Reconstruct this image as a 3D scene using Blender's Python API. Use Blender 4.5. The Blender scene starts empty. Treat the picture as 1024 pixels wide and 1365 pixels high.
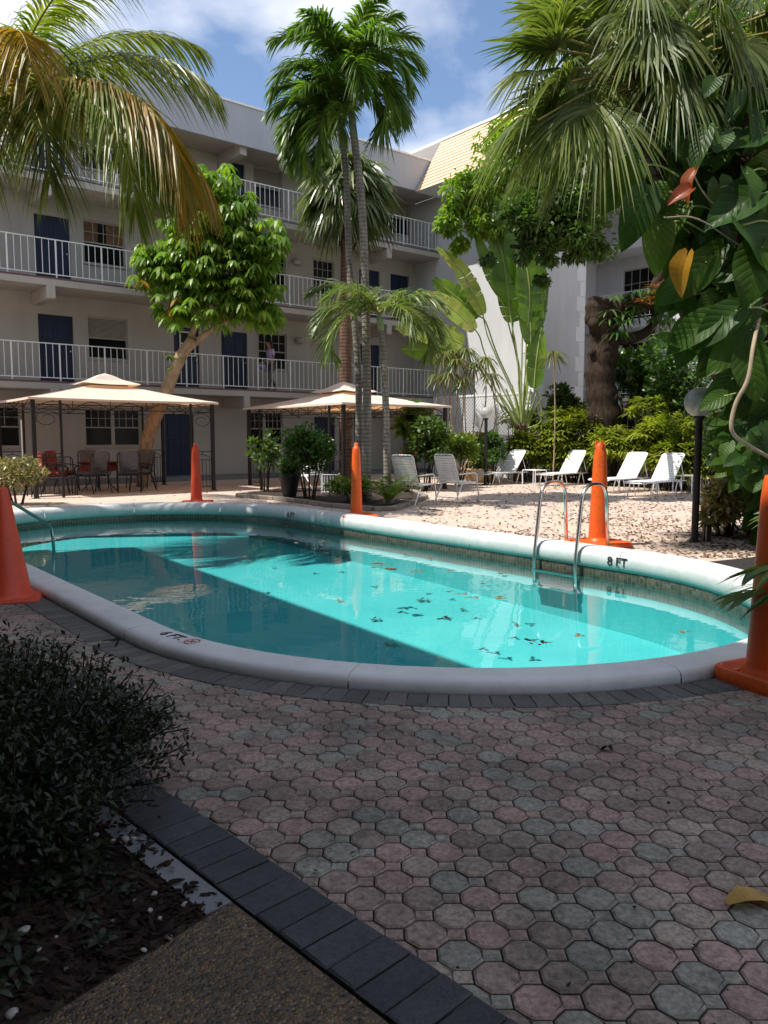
import bpy, math, random
import numpy as np
from mathutils import Vector
random.seed(7)
R = np.random.RandomState(11)
rad = math.radians
scene = bpy.context.scene
C = scene.collection

# ------------------------------------------------------------------ camera
F, H, PITCH = 1040.0, 1.35, rad(5.5)
cam_data = bpy.data.cameras.new("camera")
cam = bpy.data.objects.new("camera", cam_data)
C.objects.link(cam)
cam.location = (0, 0, H)
cam.rotation_euler = (rad(90) - PITCH, 0, 0)
cam_data.sensor_fit = 'VERTICAL'
cam_data.sensor_height = 24
cam_data.lens = 24 * F / 1365
cam_data.clip_start = 0.05
cam_data.clip_end = 600
scene.camera = cam

# ------------------------------------------------------------------ light
SUN_DIR = Vector((0.553, 0.191, -1.0)).normalized()      # the way the light travels
sd = bpy.data.lights.new("sun", 'SUN')
sd.energy = 5.0
sd.angle = rad(0.5)
sd.color = (1.0, 0.95, 0.87)
sun = bpy.data.objects.new("sun", sd)
C.objects.link(sun)
sun.rotation_euler = SUN_DIR.to_track_quat('-Z', 'Y').to_euler()

world = bpy.data.worlds.new("World")
scene.world = world
world.use_nodes = True
wn, wl = world.node_tree.nodes, world.node_tree.links
for n_ in list(wn):
    wn.remove(n_)
wout = wn.new('ShaderNodeOutputWorld')
wbg = wn.new('ShaderNodeBackground')
sky = wn.new('ShaderNodeTexSky')
sky.sky_type = 'NISHITA'
sky.sun_disc = False
sky.sun_elevation = math.asin(-SUN_DIR.z)
sky.sun_rotation = math.atan2(-SUN_DIR.x, -SUN_DIR.y)
sky.air_density = 1.0
sky.dust_density = 0.3
sky.ozone_density = 4.0
wtc = wn.new('ShaderNodeTexCoord')
wsep = wn.new('ShaderNodeSeparateXYZ')
wl.new(wtc.outputs['Generated'], wsep.inputs[0])
wadd = wn.new('ShaderNodeMath'); wadd.operation = 'ADD'; wadd.inputs[1].default_value = 0.22
wl.new(wsep.outputs[2], wadd.inputs[0])
wcomb = wn.new('ShaderNodeCombineXYZ')
for i in (0, 1):
    dv = wn.new('ShaderNodeMath'); dv.operation = 'DIVIDE'
    wl.new(wsep.outputs[i], dv.inputs[0]); wl.new(wadd.outputs[0], dv.inputs[1])
    wl.new(dv.outputs[0], wcomb.inputs[i])
wnoise = wn.new('ShaderNodeTexNoise')
wnoise.inputs['Scale'].default_value = 2.1
wnoise.inputs['Detail'].default_value = 9
wnoise.inputs['Roughness'].default_value = 0.52
wnoise.inputs['Distortion'].default_value = 0.25
wmap = wn.new('ShaderNodeMapping'); wmap.inputs['Location'].default_value = (3.3, 1.2, 0)
wl.new(wcomb.outputs[0], wmap.inputs[0]); wl.new(wmap.outputs[0], wnoise.inputs[0])
wramp = wn.new('ShaderNodeValToRGB')
wramp.color_ramp.elements[0].position = 0.40
wramp.color_ramp.elements[0].color = (0.03, 0.03, 0.03, 1)
wramp.color_ramp.elements[1].position = 0.60
wramp.color_ramp.elements[1].color = (0.9, 0.9, 0.9, 1)
wl.new(wnoise.outputs[0], wramp.inputs[0])
wmix = wn.new('ShaderNodeMix'); wmix.data_type = 'RGBA'
wmix.inputs[7].default_value = (6.6, 6.8, 7.4, 1)
wl.new(wramp.outputs[0], wmix.inputs[0]); wl.new(sky.outputs[0], wmix.inputs[6])
wl.new(wmix.outputs[2], wbg.inputs[0])
wbg.inputs[1].default_value = 0.13
wl.new(wbg.outputs[0], wout.inputs[0])

vs = scene.view_settings
vs.view_transform = 'Standard'
vs.look = 'None'
vs.exposure = 0.42
vs.gamma = 1
scene.cycles.max_bounces = 7
scene.cycles.diffuse_bounces = 3
scene.cycles.glossy_bounces = 3
scene.cycles.transparent_max_bounces = 12
scene.cycles.caustics_reflective = False
scene.cycles.caustics_refractive = False

# ------------------------------------------------------------------ geometry helpers
def at(px, py, Y):
    """point seen at a photo pixel on the vertical plane Y metres ahead"""
    c, s = math.cos(PITCH), math.sin(PITCH)
    u = (px - 512) / F; v = (682.5 - py) / F
    t = Y / (c + v * s)
    return np.array([u * t, Y, H + (-s + v * c) * t])

DX, DY = 0.777, 0.629          # the courtyard's own axes: d runs along the main facade, a towards it
def U(d, a, z=0.0):
    return np.array([DX * d - DY * a, DY * d + DX * a, z])
YAW = math.atan2(DY, DX)

def nrm(v):
    v = np.asarray(v, float)
    l = np.linalg.norm(v, axis=-1, keepdims=True)
    return v / np.maximum(l, 1e-9)

class MB:
    def __init__(s): s.V = []; s.Fs = []; s.n = 0
    def add(s, v, f):
        v = np.asarray(v, float).reshape(-1, 3); f = np.asarray(f, int)
        s.V.append(v); s.Fs.append(f + s.n); s.n += len(v)
        return s
    def quad(s, a, b, c, d): return s.add([a, b, c, d], [[0, 1, 2, 3]])
    def poly(s, pts): return s.add(pts, [list(range(len(pts)))])
    def box(s, p0, p1, fr=None):
        (x0, y0, z0), (x1, y1, z1) = p0, p1
        v = [(x, y, z) for x in (x0, x1) for y in (y0, y1) for z in (z0, z1)]
        if fr is not None: v = [fr(*q) for q in v]
        return s.add(v, [[0, 1, 3, 2], [4, 6, 7, 5], [0, 4, 5, 1], [2, 3, 7, 6], [0, 2, 6, 4], [1, 5, 7, 3]])
    def bbox(s, p0, p1, b=0.01, fr=None):
        """box with chamfered edges"""
        (x0, y0, z0), (x1, y1, z1) = p0, p1
        if x0 > x1: x0, x1 = x1, x0
        if y0 > y1: y0, y1 = y1, y0
        v = []; idx = {}
        def vid(i, j, k, ax):
            key = (i, j, k, ax)
            if key not in idx:
                p = [(x0, x1)[i], (y0, y1)[j], (z0, z1)[k]]
                o = [b * (1 - 2 * i), b * (1 - 2 * j), b * (1 - 2 * k)]
                for q in range(3):
                    if q != ax: p[q] += o[q]
                idx[key] = len(v); v.append(p if fr is None else fr(*p))
            return idx[key]
        f4 = []; f3 = []
        for ax in range(3):
            o = [q for q in range(3) if q != ax]
            for sd_ in (0, 1):
                q = []
                for (m, n) in ((0, 0), (1, 0), (1, 1), (0, 1)):
                    c = [0, 0, 0]; c[ax] = sd_; c[o[0]] = m; c[o[1]] = n
                    q.append(vid(*c, ax))
                f4.append(q)
        for ax in range(3):
            o = [q for q in range(3) if q != ax]
            for m in (0, 1):
                for n in (0, 1):
                    q = []
                    for (t, face) in ((0, o[0]), (1, o[0]), (1, o[1]), (0, o[1])):
                        c = [0, 0, 0]; c[ax] = t; c[o[0]] = m; c[o[1]] = n
                        q.append(vid(*c, face))
                    f4.append(q)
        for i in (0, 1):
            for j in (0, 1):
                for k in (0, 1): f3.append([vid(i, j, k, 0), vid(i, j, k, 1), vid(i, j, k, 2)])
        base = s.n
        s.add(v, f4)
        s.Fs.append(np.array(f3) + base)
        return s
    def dbox(s, d0, d1, a0, a1, z0, z1): return s.box((d0, a0, z0), (d1, a1, z1), U)
    def tube(s, path, r, seg=8, caps=True):
        P = np.asarray(path, float); n = len(P)
        rr = np.full(n, r, float) if np.isscalar(r) else np.asarray(r, float)
        T = nrm(np.gradient(P, axis=0))
        up = np.array([0, 0, 1.0]) if abs(T[0][2]) < 0.9 else np.array([1.0, 0, 0])
        N = nrm(np.cross(T[0], up)); rings = []
        an = np.linspace(0, 2 * math.pi, seg, endpoint=False)
        for i in range(n):
            N = nrm(N - T[i] * np.dot(N, T[i])); B = np.cross(T[i], N)
            rings.append(P[i] + rr[i] * (np.cos(an)[:, None] * N + np.sin(an)[:, None] * B))
        V = np.concatenate(rings); f = []
        for i in range(n - 1):
            for j in range(seg):
                k = (j + 1) % seg
                f.append([i * seg + j, i * seg + k, (i + 1) * seg + k, (i + 1) * seg + j])
        base = s.n
        s.add(V, f)
        if caps:
            s.Fs.append(np.array([[base + j for j in reversed(range(seg))]]))
            s.Fs.append(np.array([[base + (n - 1) * seg + j for j in range(seg)]]))
        return s
    def lathe(s, prof, c=(0, 0, 0), seg=24):
        prof = np.asarray(prof, float); an = np.linspace(0, 2 * math.pi, seg, endpoint=False); V = []
        for (r, z) in prof: V += [(c[0] + r * math.cos(t), c[1] + r * math.sin(t), c[2] + z) for t in an]
        f = []
        for i in range(len(prof) - 1):
            for j in range(seg):
                k = (j + 1) % seg
                f.append([i * seg + j, i * seg + k, (i + 1) * seg + k, (i + 1) * seg + j])
        return s.add(V, f)
    def strips(s, P, S):
        """N ribbons at once: P centres (N,K,3), S half width vectors (N,K,3)"""
        N, K, _ = P.shape
        V = np.stack([P - S, P + S], axis=2).reshape(-1, 3)
        b = (np.arange(N) * K * 2)[:, None] + (np.arange(K - 1) * 2)[None, :]
        f = np.stack([b, b + 1, b + 3, b + 2], axis=-1).reshape(-1, 4)
        return s.add(V, f)
    def build(s, name, mat, parent=None, smooth=False, local=False):
        me = bpy.data.meshes.new(name)
        V = np.concatenate(s.V)
        if parent is not None and not local:
            V = V - np.array(parent['_loc'])
        loops = np.concatenate([f.reshape(-1) for f in s.Fs])
        tot = np.concatenate([np.full(len(f), f.shape[1]) for f in s.Fs])
        st = np.concatenate([[0], np.cumsum(tot)[:-1]])
        me.vertices.add(len(V)); me.vertices.foreach_set('co', V.astype(np.float32).reshape(-1))
        me.loops.add(len(loops)); me.loops.foreach_set('vertex_index', loops.astype(np.int32))
        me.polygons.add(len(tot)); me.polygons.foreach_set('loop_start', st.astype(np.int32))
        me.polygons.foreach_set('loop_total', tot.astype(np.int32))
        me.polygons.foreach_set('use_smooth', np.full(len(tot), bool(smooth)))
        me.update(calc_edges=True); me.validate()
        if mat: me.materials.append(mat)
        o = bpy.data.objects.new(name, me); C.objects.link(o)
        if parent is not None:
            o.parent = parent
            o['_loc'] = parent['_loc']
        return o

def thing(name, loc, label, cat, group=None, rot=0):
    o = bpy.data.objects.new(name, None); C.objects.link(o)
    o.empty_display_size = 0.1
    o.location = [float(q) for q in loc]; o.rotation_euler = (0, 0, rot)
    o['_loc'] = [float(q) for q in loc]
    tag(o, label, cat, group)
    return o
def tag(o, label, cat, group=None, kind=None):
    if label: o['label'] = label
    if cat: o['category'] = cat
    if group: o['group'] = group
    if kind: o['kind'] = kind
    return o
def struct(name, mb, mat, kind='structure', smooth=False, label=None):
    o = mb.build(name, mat, smooth=smooth); o['kind'] = kind
    if label: o['label'] = label
    return o
def copy_tree(o, parent=None):
    c = o.copy(); C.objects.link(c)
    if parent is not None: c.parent = parent
    for ch in list(o.children): copy_tree(ch, c)
    return c
def smooth_path(pts, n=10):
    """Catmull-Rom through the points"""
    P = [np.asarray(p, float) for p in pts]; P = [2 * P[0] - P[1]] + P + [2 * P[-1] - P[-2]]; out = []
    for i in range(1, len(P) - 2):
        for k in range(n):
            t = k / n
            out.append(0.5 * ((2 * P[i]) + (-P[i - 1] + P[i + 1]) * t + (2 * P[i - 1] - 5 * P[i] + 4 * P[i + 1] - P[i + 2]) * t * t + (-P[i - 1] + 3 * P[i] - 3 * P[i + 1] + P[i + 2]) * t ** 3))
    out.append(P[-2]); return np.array(out)

# ------------------------------------------------------------------ materials
def newmat(name):
    m = bpy.data.materials.new(name); m.use_nodes = True
    nt = m.node_tree; b = nt.nodes['Principled BSDF']
    return m, nt.nodes, nt.links, b
def noise(N, L, scale, detail=6, rough=0.6, vec='Object', dist=0.0):
    tc = N.new('ShaderNodeTexCoord'); nz = N.new('ShaderNodeTexNoise')
    nz.inputs['Scale'].default_value = scale; nz.inputs['Detail'].default_value = detail
    nz.inputs['Roughness'].default_value = rough; nz.inputs['Distortion'].default_value = dist
    L.new(tc.outputs[vec], nz.inputs[0]); return nz
def ramp(N, L, src, stops, interp='LINEAR'):
    r = N.new('ShaderNodeValToRGB'); r.color_ramp.interpolation = interp
    e = r.color_ramp.elements
    while len(e) < len(stops): e.new(0.5)
    for q, (p, c) in zip(e, stops):
        q.position = p; q.color = (c, c, c, 1) if np.isscalar(c) else (*c, 1)
    L.new(src, r.inputs[0]); return r
def mixc(N, L, fac, a, b, mode='MIX'):
    m = N.new('ShaderNodeMix'); m.data_type = 'RGBA'; m.blend_type = mode
    for sock, val in ((0, fac), (6, a), (7, b)):
        if hasattr(val, 'links'): L.new(val, m.inputs[sock])
        elif sock == 0: m.inputs[0].default_value = val
        else: m.inputs[sock].default_value = (*val, 1)
    return m.outputs[2]
def bump(N, L, b, src, strength=0.3, dist=0.01):
    bp = N.new('ShaderNodeBump'); bp.inputs['Strength'].default_value = strength
    bp.inputs['Distance'].default_value = dist
    L.new(src, bp.inputs['Height']); L.new(bp.outputs[0], b.inputs['Normal'])
def paint(name, col, rough=0.5, var=0.12, scale=3.0, bmp=0.1, metal=0.0, spec=0.4, dirt=None, bscale=60):
    m, N, L, b = newmat(name)
    b.inputs['Roughness'].default_value = rough; b.inputs['Metallic'].default_value = metal
    b.inputs['Specular IOR Level'].default_value = spec
    nz = noise(N, L, scale)
    lo = tuple(c * (1 - var) for c in col); hi = tuple(min(1, c * (1 + var)) for c in col)
    r = ramp(N, L, nz.outputs[0], [(0.3, lo), (0.7, hi)])
    out = r.outputs[0]
    if dirt:
        n2 = noise(N, L, scale * 2.7, 8, 0.7)
        r2 = ramp(N, L, n2.outputs[0], [(0.52, 0.0), (0.72, 1.0)])
        fac = N.new('ShaderNodeMath'); fac.operation = 'MULTIPLY'; fac.inputs[1].default_value = dirt[1]
        L.new(r2.outputs[0], fac.inputs[0])
        out = mixc(N, L, fac.outputs[0], out, dirt[0])
    L.new(out, b.inputs['Base Color'])
    if bmp:
        n3 = noise(N, L, bscale, 4); bump(N, L, b, n3.outputs[0], bmp, 0.01)
    return m
def leafmat(name, cols, rough=0.42, trans=0.35, spec=0.45, tcol=None, nscale=0.6):
    """leaves: each leaf (mesh island) takes its own colour; part of the light passes through"""
    m, N, L, b = newmat(name)
    g = N.new('ShaderNodeNewGeometry')
    k = len(cols)
    r = ramp(N, L, g.outputs['Random Per Island'], [(i / max(1, k - 1), c) for i, c in enumerate(cols)])
    nz = noise(N, L, nscale, 3)
    hv = N.new('ShaderNodeHueSaturation')
    mr = N.new('ShaderNodeMapRange'); mr.inputs[1].default_value = 0.3; mr.inputs[2].default_value = 0.7
    mr.inputs[3].default_value = 0.75; mr.inputs[4].default_value = 1.3
    L.new(nz.outputs[0], mr.inputs[0]); L.new(mr.outputs[0], hv.inputs['Value']); L.new(r.outputs[0], hv.inputs['Color'])
    L.new(hv.outputs[0], b.inputs['Base Color'])
    b.inputs['Roughness'].default_value = rough; b.inputs['Specular IOR Level'].default_value = spec
    tr = N.new('ShaderNodeBsdfTranslucent')
    tm = mixc(N, L, 1.0, hv.outputs[0], tcol or (1.7, 1.9, 0.7), 'MULTIPLY')
    L.new(tm, tr.inputs[0])
    ms = N.new('ShaderNodeMixShader'); ms.inputs[0].default_value = trans
    out = [n for n in N if n.type == 'OUTPUT_MATERIAL'][0]
    L.new(b.outputs[0], ms.inputs[1]); L.new(tr.outputs[0], ms.inputs[2]); L.new(ms.outputs[0], out.inputs[0])
    return m
def barkmat(name, c1, c2, scale=(6, 6, 1.5), ring=0, bmp=0.6):
    m, N, L, b = newmat(name)
    tc = N.new('ShaderNodeTexCoord'); mp = N.new('ShaderNodeMapping'); mp.inputs['Scale'].default_value = scale
    nz = N.new('ShaderNodeTexNoise'); nz.inputs['Scale'].default_value = 2; nz.inputs['Detail'].default_value = 8
    nz.inputs['Roughness'].default_value = 0.65
    L.new(tc.outputs['Object'], mp.inputs[0]); L.new(mp.outputs[0], nz.inputs[0])
    r = ramp(N, L, nz.outputs[0], [(0.35, c1), (0.65, c2)]); col = r.outputs[0]; h = nz.outputs[0]
    if ring:
        wv = N.new('ShaderNodeTexWave'); wv.bands_direction = 'Z'; wv.inputs['Scale'].default_value = ring
        wv.inputs['Distortion'].default_value = 1.2; wv.inputs['Detail'].default_value = 2
        L.new(tc.outputs['Object'], wv.inputs[0])
        r2 = ramp(N, L, wv.outputs[0], [(0.0, 0.35), (0.3, 1.0)])
        col = mixc(N, L, 0.75, col, r2.outputs[0], 'MULTIPLY'); h = r2.outputs[0]
    L.new(col, b.inputs['Base Color']); b.inputs['Roughness'].default_value = 0.9
    b.inputs['Specular IOR Level'].default_value = 0.15
    bump(N, L, b, h, bmp, 0.02)
    return m

def streak(m, k=0.35, dark=0.62):
    N, L = m.node_tree.nodes, m.node_tree.links; b = N['Principled BSDF']
    tc = N.new('ShaderNodeTexCoord'); mp = N.new('ShaderNodeMapping'); mp.inputs['Scale'].default_value = (1.1, 1.1, 0.14)
    nz = N.new('ShaderNodeTexNoise'); nz.inputs['Scale'].default_value = 1.4; nz.inputs['Detail'].default_value = 8; nz.inputs['Roughness'].default_value = 0.7
    L.new(tc.outputs['Object'], mp.inputs[0]); L.new(mp.outputs[0], nz.inputs[0]); r = ramp(N, L, nz.outputs[0], [(0.42, 1.0), (0.70, dark)])
    src = b.inputs['Base Color'].links[0].from_socket; L.new(mixc(N, L, k, src, r.outputs[0], 'MULTIPLY'), b.inputs['Base Color']); return m
M = {}
M['wall'] = paint('wall_paint', (0.45, 0.42, 0.385), 0.8, 0.05, 0.5, 0.25, spec=0.2, dirt=((0.31, 0.29, 0.27), 0.3), bscale=25)
M['wing_wall'] = paint('wing_paint', (0.60, 0.605, 0.62), 0.8, 0.05, 0.5, 0.3, spec=0.2, dirt=((0.48, 0.48, 0.48), 0.25), bscale=20)
M['fascia'] = paint('fascia_paint', (0.40, 0.42, 0.46), 0.7, 0.04, 0.4, 0.1, spec=0.2)
M['white'] = paint('white_paint', (0.78, 0.79, 0.80), 0.45, 0.05, 2, 0.05, dirt=((0.5, 0.5, 0.47), 0.2))
M['vinyl'] = paint('white_vinyl', (0.86, 0.86, 0.84), 0.4, 0.04, 4, 0.03)
for k_ in ('wall', 'wing_wall', 'fascia'): streak(M[k_], 0.28)
M['brick_edge'] = paint('brick_edge', (0.17, 0.09, 0.085), 0.85, 0.3, 6, 0.3)
M['door'] = paint('door_blue', (0.004, 0.014, 0.05), 0.5, 0.15, 2, 0.03)
M['dark_in'] = paint('dark_window', (0.008, 0.008, 0.009), 0.2, 0.2, 2, 0, spec=0.15)
M['blind'] = paint('blind_slats', (0.36, 0.34, 0.29), 0.6, 0.1, 3, 0)
M['curtain'] = paint('curtain', (0.16, 0.085, 0.05), 0.8, 0.4, 5, 0.1)
M['metal_grey'] = paint('door_hardware', (0.5, 0.48, 0.42), 0.3, 0.1, 3, 0, metal=0.9)
M['tan'] = paint('mansard_tan', (0.66, 0.47, 0.31), 0.75, 0.06, 1.0, 0.2, dirt=((0.45, 0.33, 0.23), 0.25))
M['iron'] = paint('black_iron', (0.018, 0.015, 0.014), 0.5, 0.3, 8, 0.2)
M['gaziron'] = paint('bronze_iron', (0.014, 0.010, 0.008), 0.5, 0.3, 8, 0.2)
M['steel'] = paint('stainless', (0.62, 0.60, 0.56), 0.22, 0.08, 9, 0.05, metal=1.0)
M['cushion'] = paint('red_cushion', (0.20, 0.016, 0.012), 0.85, 0.35, 9, 0.2, dirt=((0.5, 0.32, 0.16), 0.5))
M['greycush'] = paint('grey_cushion', (0.12, 0.11, 0.11), 0.85, 0.2, 9, 0.2)
M['terracotta'] = paint('terracotta', (0.32, 0.11, 0.05), 0.8, 0.2, 5, 0.2)
M['cream_pot'] = paint('cream_pot', (0.55, 0.42, 0.24), 0.7, 0.12, 4, 0.2)
M['blackpot'] = paint('black_pot', (0.012, 0.012, 0.013), 0.35, 0.2, 4, 0.05)
M['soil'] = paint('soil', (0.035, 0.022, 0.015), 0.95, 0.4, 25, 0.8)
M['stone_kerb'] = paint('kerb_stone', (0.26, 0.22, 0.18), 0.85, 0.2, 7, 0.4, dirt=((0.12, 0.1, 0.08), 0.5))
M['pebble'] = paint('white_pebble', (0.42, 0.40, 0.37), 0.8, 0.25, 14, 0.5, dirt=((0.12, 0.1, 0.08), 0.8))
M['concrete'] = paint('white_concrete', (0.17, 0.178, 0.19), 0.8, 0.1, 5, 0.2, dirt=((0.15, 0.15, 0.15), 0.4))
M['ink'] = paint('black_lettering', (0.02, 0.02, 0.02), 0.6, 0.3, 30, 0)
M['redink'] = paint('red_lettering', (0.40, 0.10, 0.09), 0.7, 0.3, 30, 0)

def conemat(name, col):
    m, N, L, b = newmat(name)
    nz = noise(N, L, 4, 6); n2 = noise(N, L, 22, 6, 0.7)
    r = ramp(N, L, nz.outputs[0], [(0.3, tuple(c * 0.85 for c in col)), (0.7, col)])
    r2 = ramp(N, L, n2.outputs[0], [(0.52, 0.0), (0.72, 0.75)])
    L.new(mixc(N, L, r2.outputs[0], r.outputs[0], tuple(c * 0.45 + 0.01 for c in col)), b.inputs['Base Color'])
    b.inputs['Roughness'].default_value = 0.42; b.inputs['Specular IOR Level'].default_value = 0.4
    bump(N, L, b, n2.outputs[0], 0.08, 0.01)
    return m
M['cone'] = conemat('orange_plastic', (0.80, 0.115, 0.012))
M['cone_red'] = conemat('faded_red_orange_plastic', (0.62, 0.06, 0.018))

# canopy fabric: lets light through
def fabric(name, col):
    m, N, L, b = newmat(name)
    nz = noise(N, L, 2.2, 6); r = ramp(N, L, nz.outputs[0], [(0.35, tuple(c * 0.9 for c in col)), (0.65, col)])
    L.new(r.outputs[0], b.inputs['Base Color']); b.inputs['Roughness'].default_value = 0.85
    b.inputs['Specular IOR Level'].default_value = 0.15
    n2 = noise(N, L, 7, 3); bump(N, L, b, n2.outputs[0], 0.25, 0.03)
    tr = N.new('ShaderNodeBsdfTranslucent'); tr.inputs[0].default_value = (0.95, 0.50, 0.22, 1)
    ms = N.new('ShaderNodeMixShader'); ms.inputs[0].default_value = 0.36
    out = [n for n in N if n.type == 'OUTPUT_MATERIAL'][0]
    L.new(b.outputs[0], ms.inputs[1]); L.new(tr.outputs[0], ms.inputs[2]); L.new(ms.outputs[0], out.inputs[0])
    return m
M['canopy'] = fabric('canopy_fabric', (0.90, 0.82, 0.72))

# coping: white painted concrete, cracks
def copingmat():
    m, N, L, b = newmat('coping_paint')
    nz = noise(N, L, 3, 8, 0.65); r = ramp(N, L, nz.outputs[0], [(0.3, (0.54, 0.54, 0.54)), (0.7, (0.66, 0.66, 0.66))])
    n2 = noise(N, L, 9, 8, 0.75); r2 = ramp(N, L, n2.outputs[0], [(0.52, 0.0), (0.75, 0.45)])
    L.new(mixc(N, L, r2.outputs[0], r.outputs[0], (0.38, 0.38, 0.37)), b.inputs['Base Color'])
    b.inputs['Roughness'].default_value = 0.6
    n3 = noise(N, L, 45, 4); bump(N, L, b, n3.outputs[0], 0.15, 0.01)
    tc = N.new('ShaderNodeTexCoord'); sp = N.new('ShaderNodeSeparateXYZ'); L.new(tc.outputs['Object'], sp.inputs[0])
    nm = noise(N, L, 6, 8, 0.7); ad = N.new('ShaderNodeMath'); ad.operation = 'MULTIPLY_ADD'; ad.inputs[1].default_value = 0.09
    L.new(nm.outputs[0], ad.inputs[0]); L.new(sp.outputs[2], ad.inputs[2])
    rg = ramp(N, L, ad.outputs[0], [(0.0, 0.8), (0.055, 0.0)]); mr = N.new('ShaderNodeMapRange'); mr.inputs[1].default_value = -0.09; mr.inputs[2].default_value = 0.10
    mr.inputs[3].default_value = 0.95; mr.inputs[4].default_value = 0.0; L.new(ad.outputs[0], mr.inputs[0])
    src = b.inputs['Base Color'].links[0].from_socket; L.new(mixc(N, L, mr.outputs[0], src, (0.17, 0.28, 0.25)), b.inputs['Base Color'])  # green-teal low down: grime plus painted-in bounce light from the pool
    return m
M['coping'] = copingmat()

def tilemat():
    m, N, L, b = newmat('waterline_tile')
    tc = N.new('ShaderNodeTexCoord'); g = N.new('ShaderNodeNewGeometry')
    r = ramp(N, L, g.outputs['Random Per Island'], [(0, (0.045, 0.045, 0.032)), (0.5, (0.08, 0.072, 0.05)), (1, (0.12, 0.10, 0.07))])
    L.new(r.outputs[0], b.inputs['Base Color']); b.inputs['Roughness'].default_value = 0.25
    return m
M['tile'] = tilemat()
M['grout'] = paint('tile_grout', (0.22, 0.21, 0.17), 0.8, 0.2, 9, 0.2)

def poolmat():
    m, N, L, b = newmat('pool_plaster')
    nz = noise(N, L, 1.1, 6); r = ramp(N, L, nz.outputs[0], [(0.3, (0.07, 0.47, 0.49)), (0.7, (0.10, 0.53, 0.54))])
    n2 = noise(N, L, 14, 6, 0.7); r2 = ramp(N, L, n2.outputs[0], [(0.35, 0.93), (0.65, 1.0)])
    L.new(mixc(N, L, 1.0, r.outputs[0], r2.outputs[0], 'MULTIPLY'), b.inputs['Base Color'])
    b.inputs['Roughness'].default_value = 0.9; b.inputs['Specular IOR Level'].default_value = 0.0
    return m
M['pool'] = poolmat()

def watermat():
    m = bpy.data.materials.new('pool_water'); m.use_nodes = True
    N, L = m.node_tree.nodes, m.node_tree.links
    for n in list(N): N.remove(n)
    out = N.new('ShaderNodeOutputMaterial'); mx = N.new('ShaderNodeMixShader')
    tp = N.new('ShaderNodeBsdfTransparent'); tp.inputs[0].default_value = (0.88, 0.99, 0.99, 1)
    gl = N.new('ShaderNodeBsdfGlossy'); gl.inputs['Roughness'].default_value = 0.015
    fr = N.new('ShaderNodeFresnel'); fr.inputs[0].default_value = 1.33
    tc = N.new('ShaderNodeTexCoord'); mp = N.new('ShaderNodeMapping'); mp.inputs['Scale'].default_value = (1.0, 1.0, 1.0)
    nz = N.new('ShaderNodeTexNoise'); nz.inputs['Scale'].default_value = 2.6; nz.inputs['Detail'].default_value = 3
    n2 = N.new('ShaderNodeTexNoise'); n2.inputs['Scale'].default_value = 0.35
    L.new(tc.outputs['Object'], mp.inputs[0]); L.new(mp.outputs[0], nz.inputs[0]); L.new(tc.outputs['Object'], n2.inputs[0])
    r = ramp(N, L, n2.outputs[0], [(0.4, 0.15), (0.65, 1.0)])
    mu = N.new('ShaderNodeMath'); mu.operation = 'MULTIPLY'; L.new(nz.outputs[0], mu.inputs[0]); L.new(r.outputs[0], mu.inputs[1])
    bp = N.new('ShaderNodeBump'); bp.inputs['Strength'].default_value = 0.18; bp.inputs['Distance'].default_value = 0.03
    L.new(mu.outputs[0], bp.inputs['Height']); L.new(bp.outputs[0], gl.inputs['Normal'])
    L.new(fr.outputs[0], mx.inputs[0]); L.new(tp.outputs[0], mx.inputs[1]); L.new(gl.outputs[0], mx.inputs[2])
    L.new(mx.outputs[0], out.inputs[0])
    return m
M['water'] = watermat()

def pavermat():
    m, N, L, b = newmat('octagon_pavers')
    g = N.new('ShaderNodeNewGeometry')
    pink, pink2, brn, grn, tan = (0.345, 0.238, 0.205), (0.30, 0.215, 0.185), (0.25, 0.195, 0.165), (0.28, 0.268, 0.225), (0.33, 0.265, 0.215)
    r = ramp(N, L, g.outputs['Random Per Island'], [(0, pink), (0.28, pink2), (0.47, tan), (0.62, brn), (0.84, grn), (0.93, (0.255, 0.245, 0.205))], 'CONSTANT')
    n1 = noise(N, L, 55, 8, 0.8); r1 = ramp(N, L, n1.outputs[0], [(0.34, 0.30), (0.60, 1.25)])
    n2 = noise(N, L, 1.6, 8, 0.7); r2 = ramp(N, L, n2.outputs[0], [(0.38, 0.5), (0.62, 1.15)])
    c = mixc(N, L, 0.9, r.outputs[0], r1.outputs[0], 'MULTIPLY'); c = mixc(N, L, 0.8, c, r2.outputs[0], 'MULTIPLY')
    n4 = noise(N, L, 9, 9, 0.75); r4 = ramp(N, L, n4.outputs[0], [(0.54, 0.0), (0.70, 0.75)])
    c = mixc(N, L, r4.outputs[0], c, (0.07, 0.056, 0.048))
    L.new(c, b.inputs['Base Color']); b.inputs['Roughness'].default_value = 0.75; b.inputs['Specular IOR Level'].default_value = 0.3
    n3 = noise(N, L, 160, 5, 0.7); bump(N, L, b, n3.outputs[0], 0.55, 0.004)
    return m
M['paver'] = pavermat()
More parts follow.
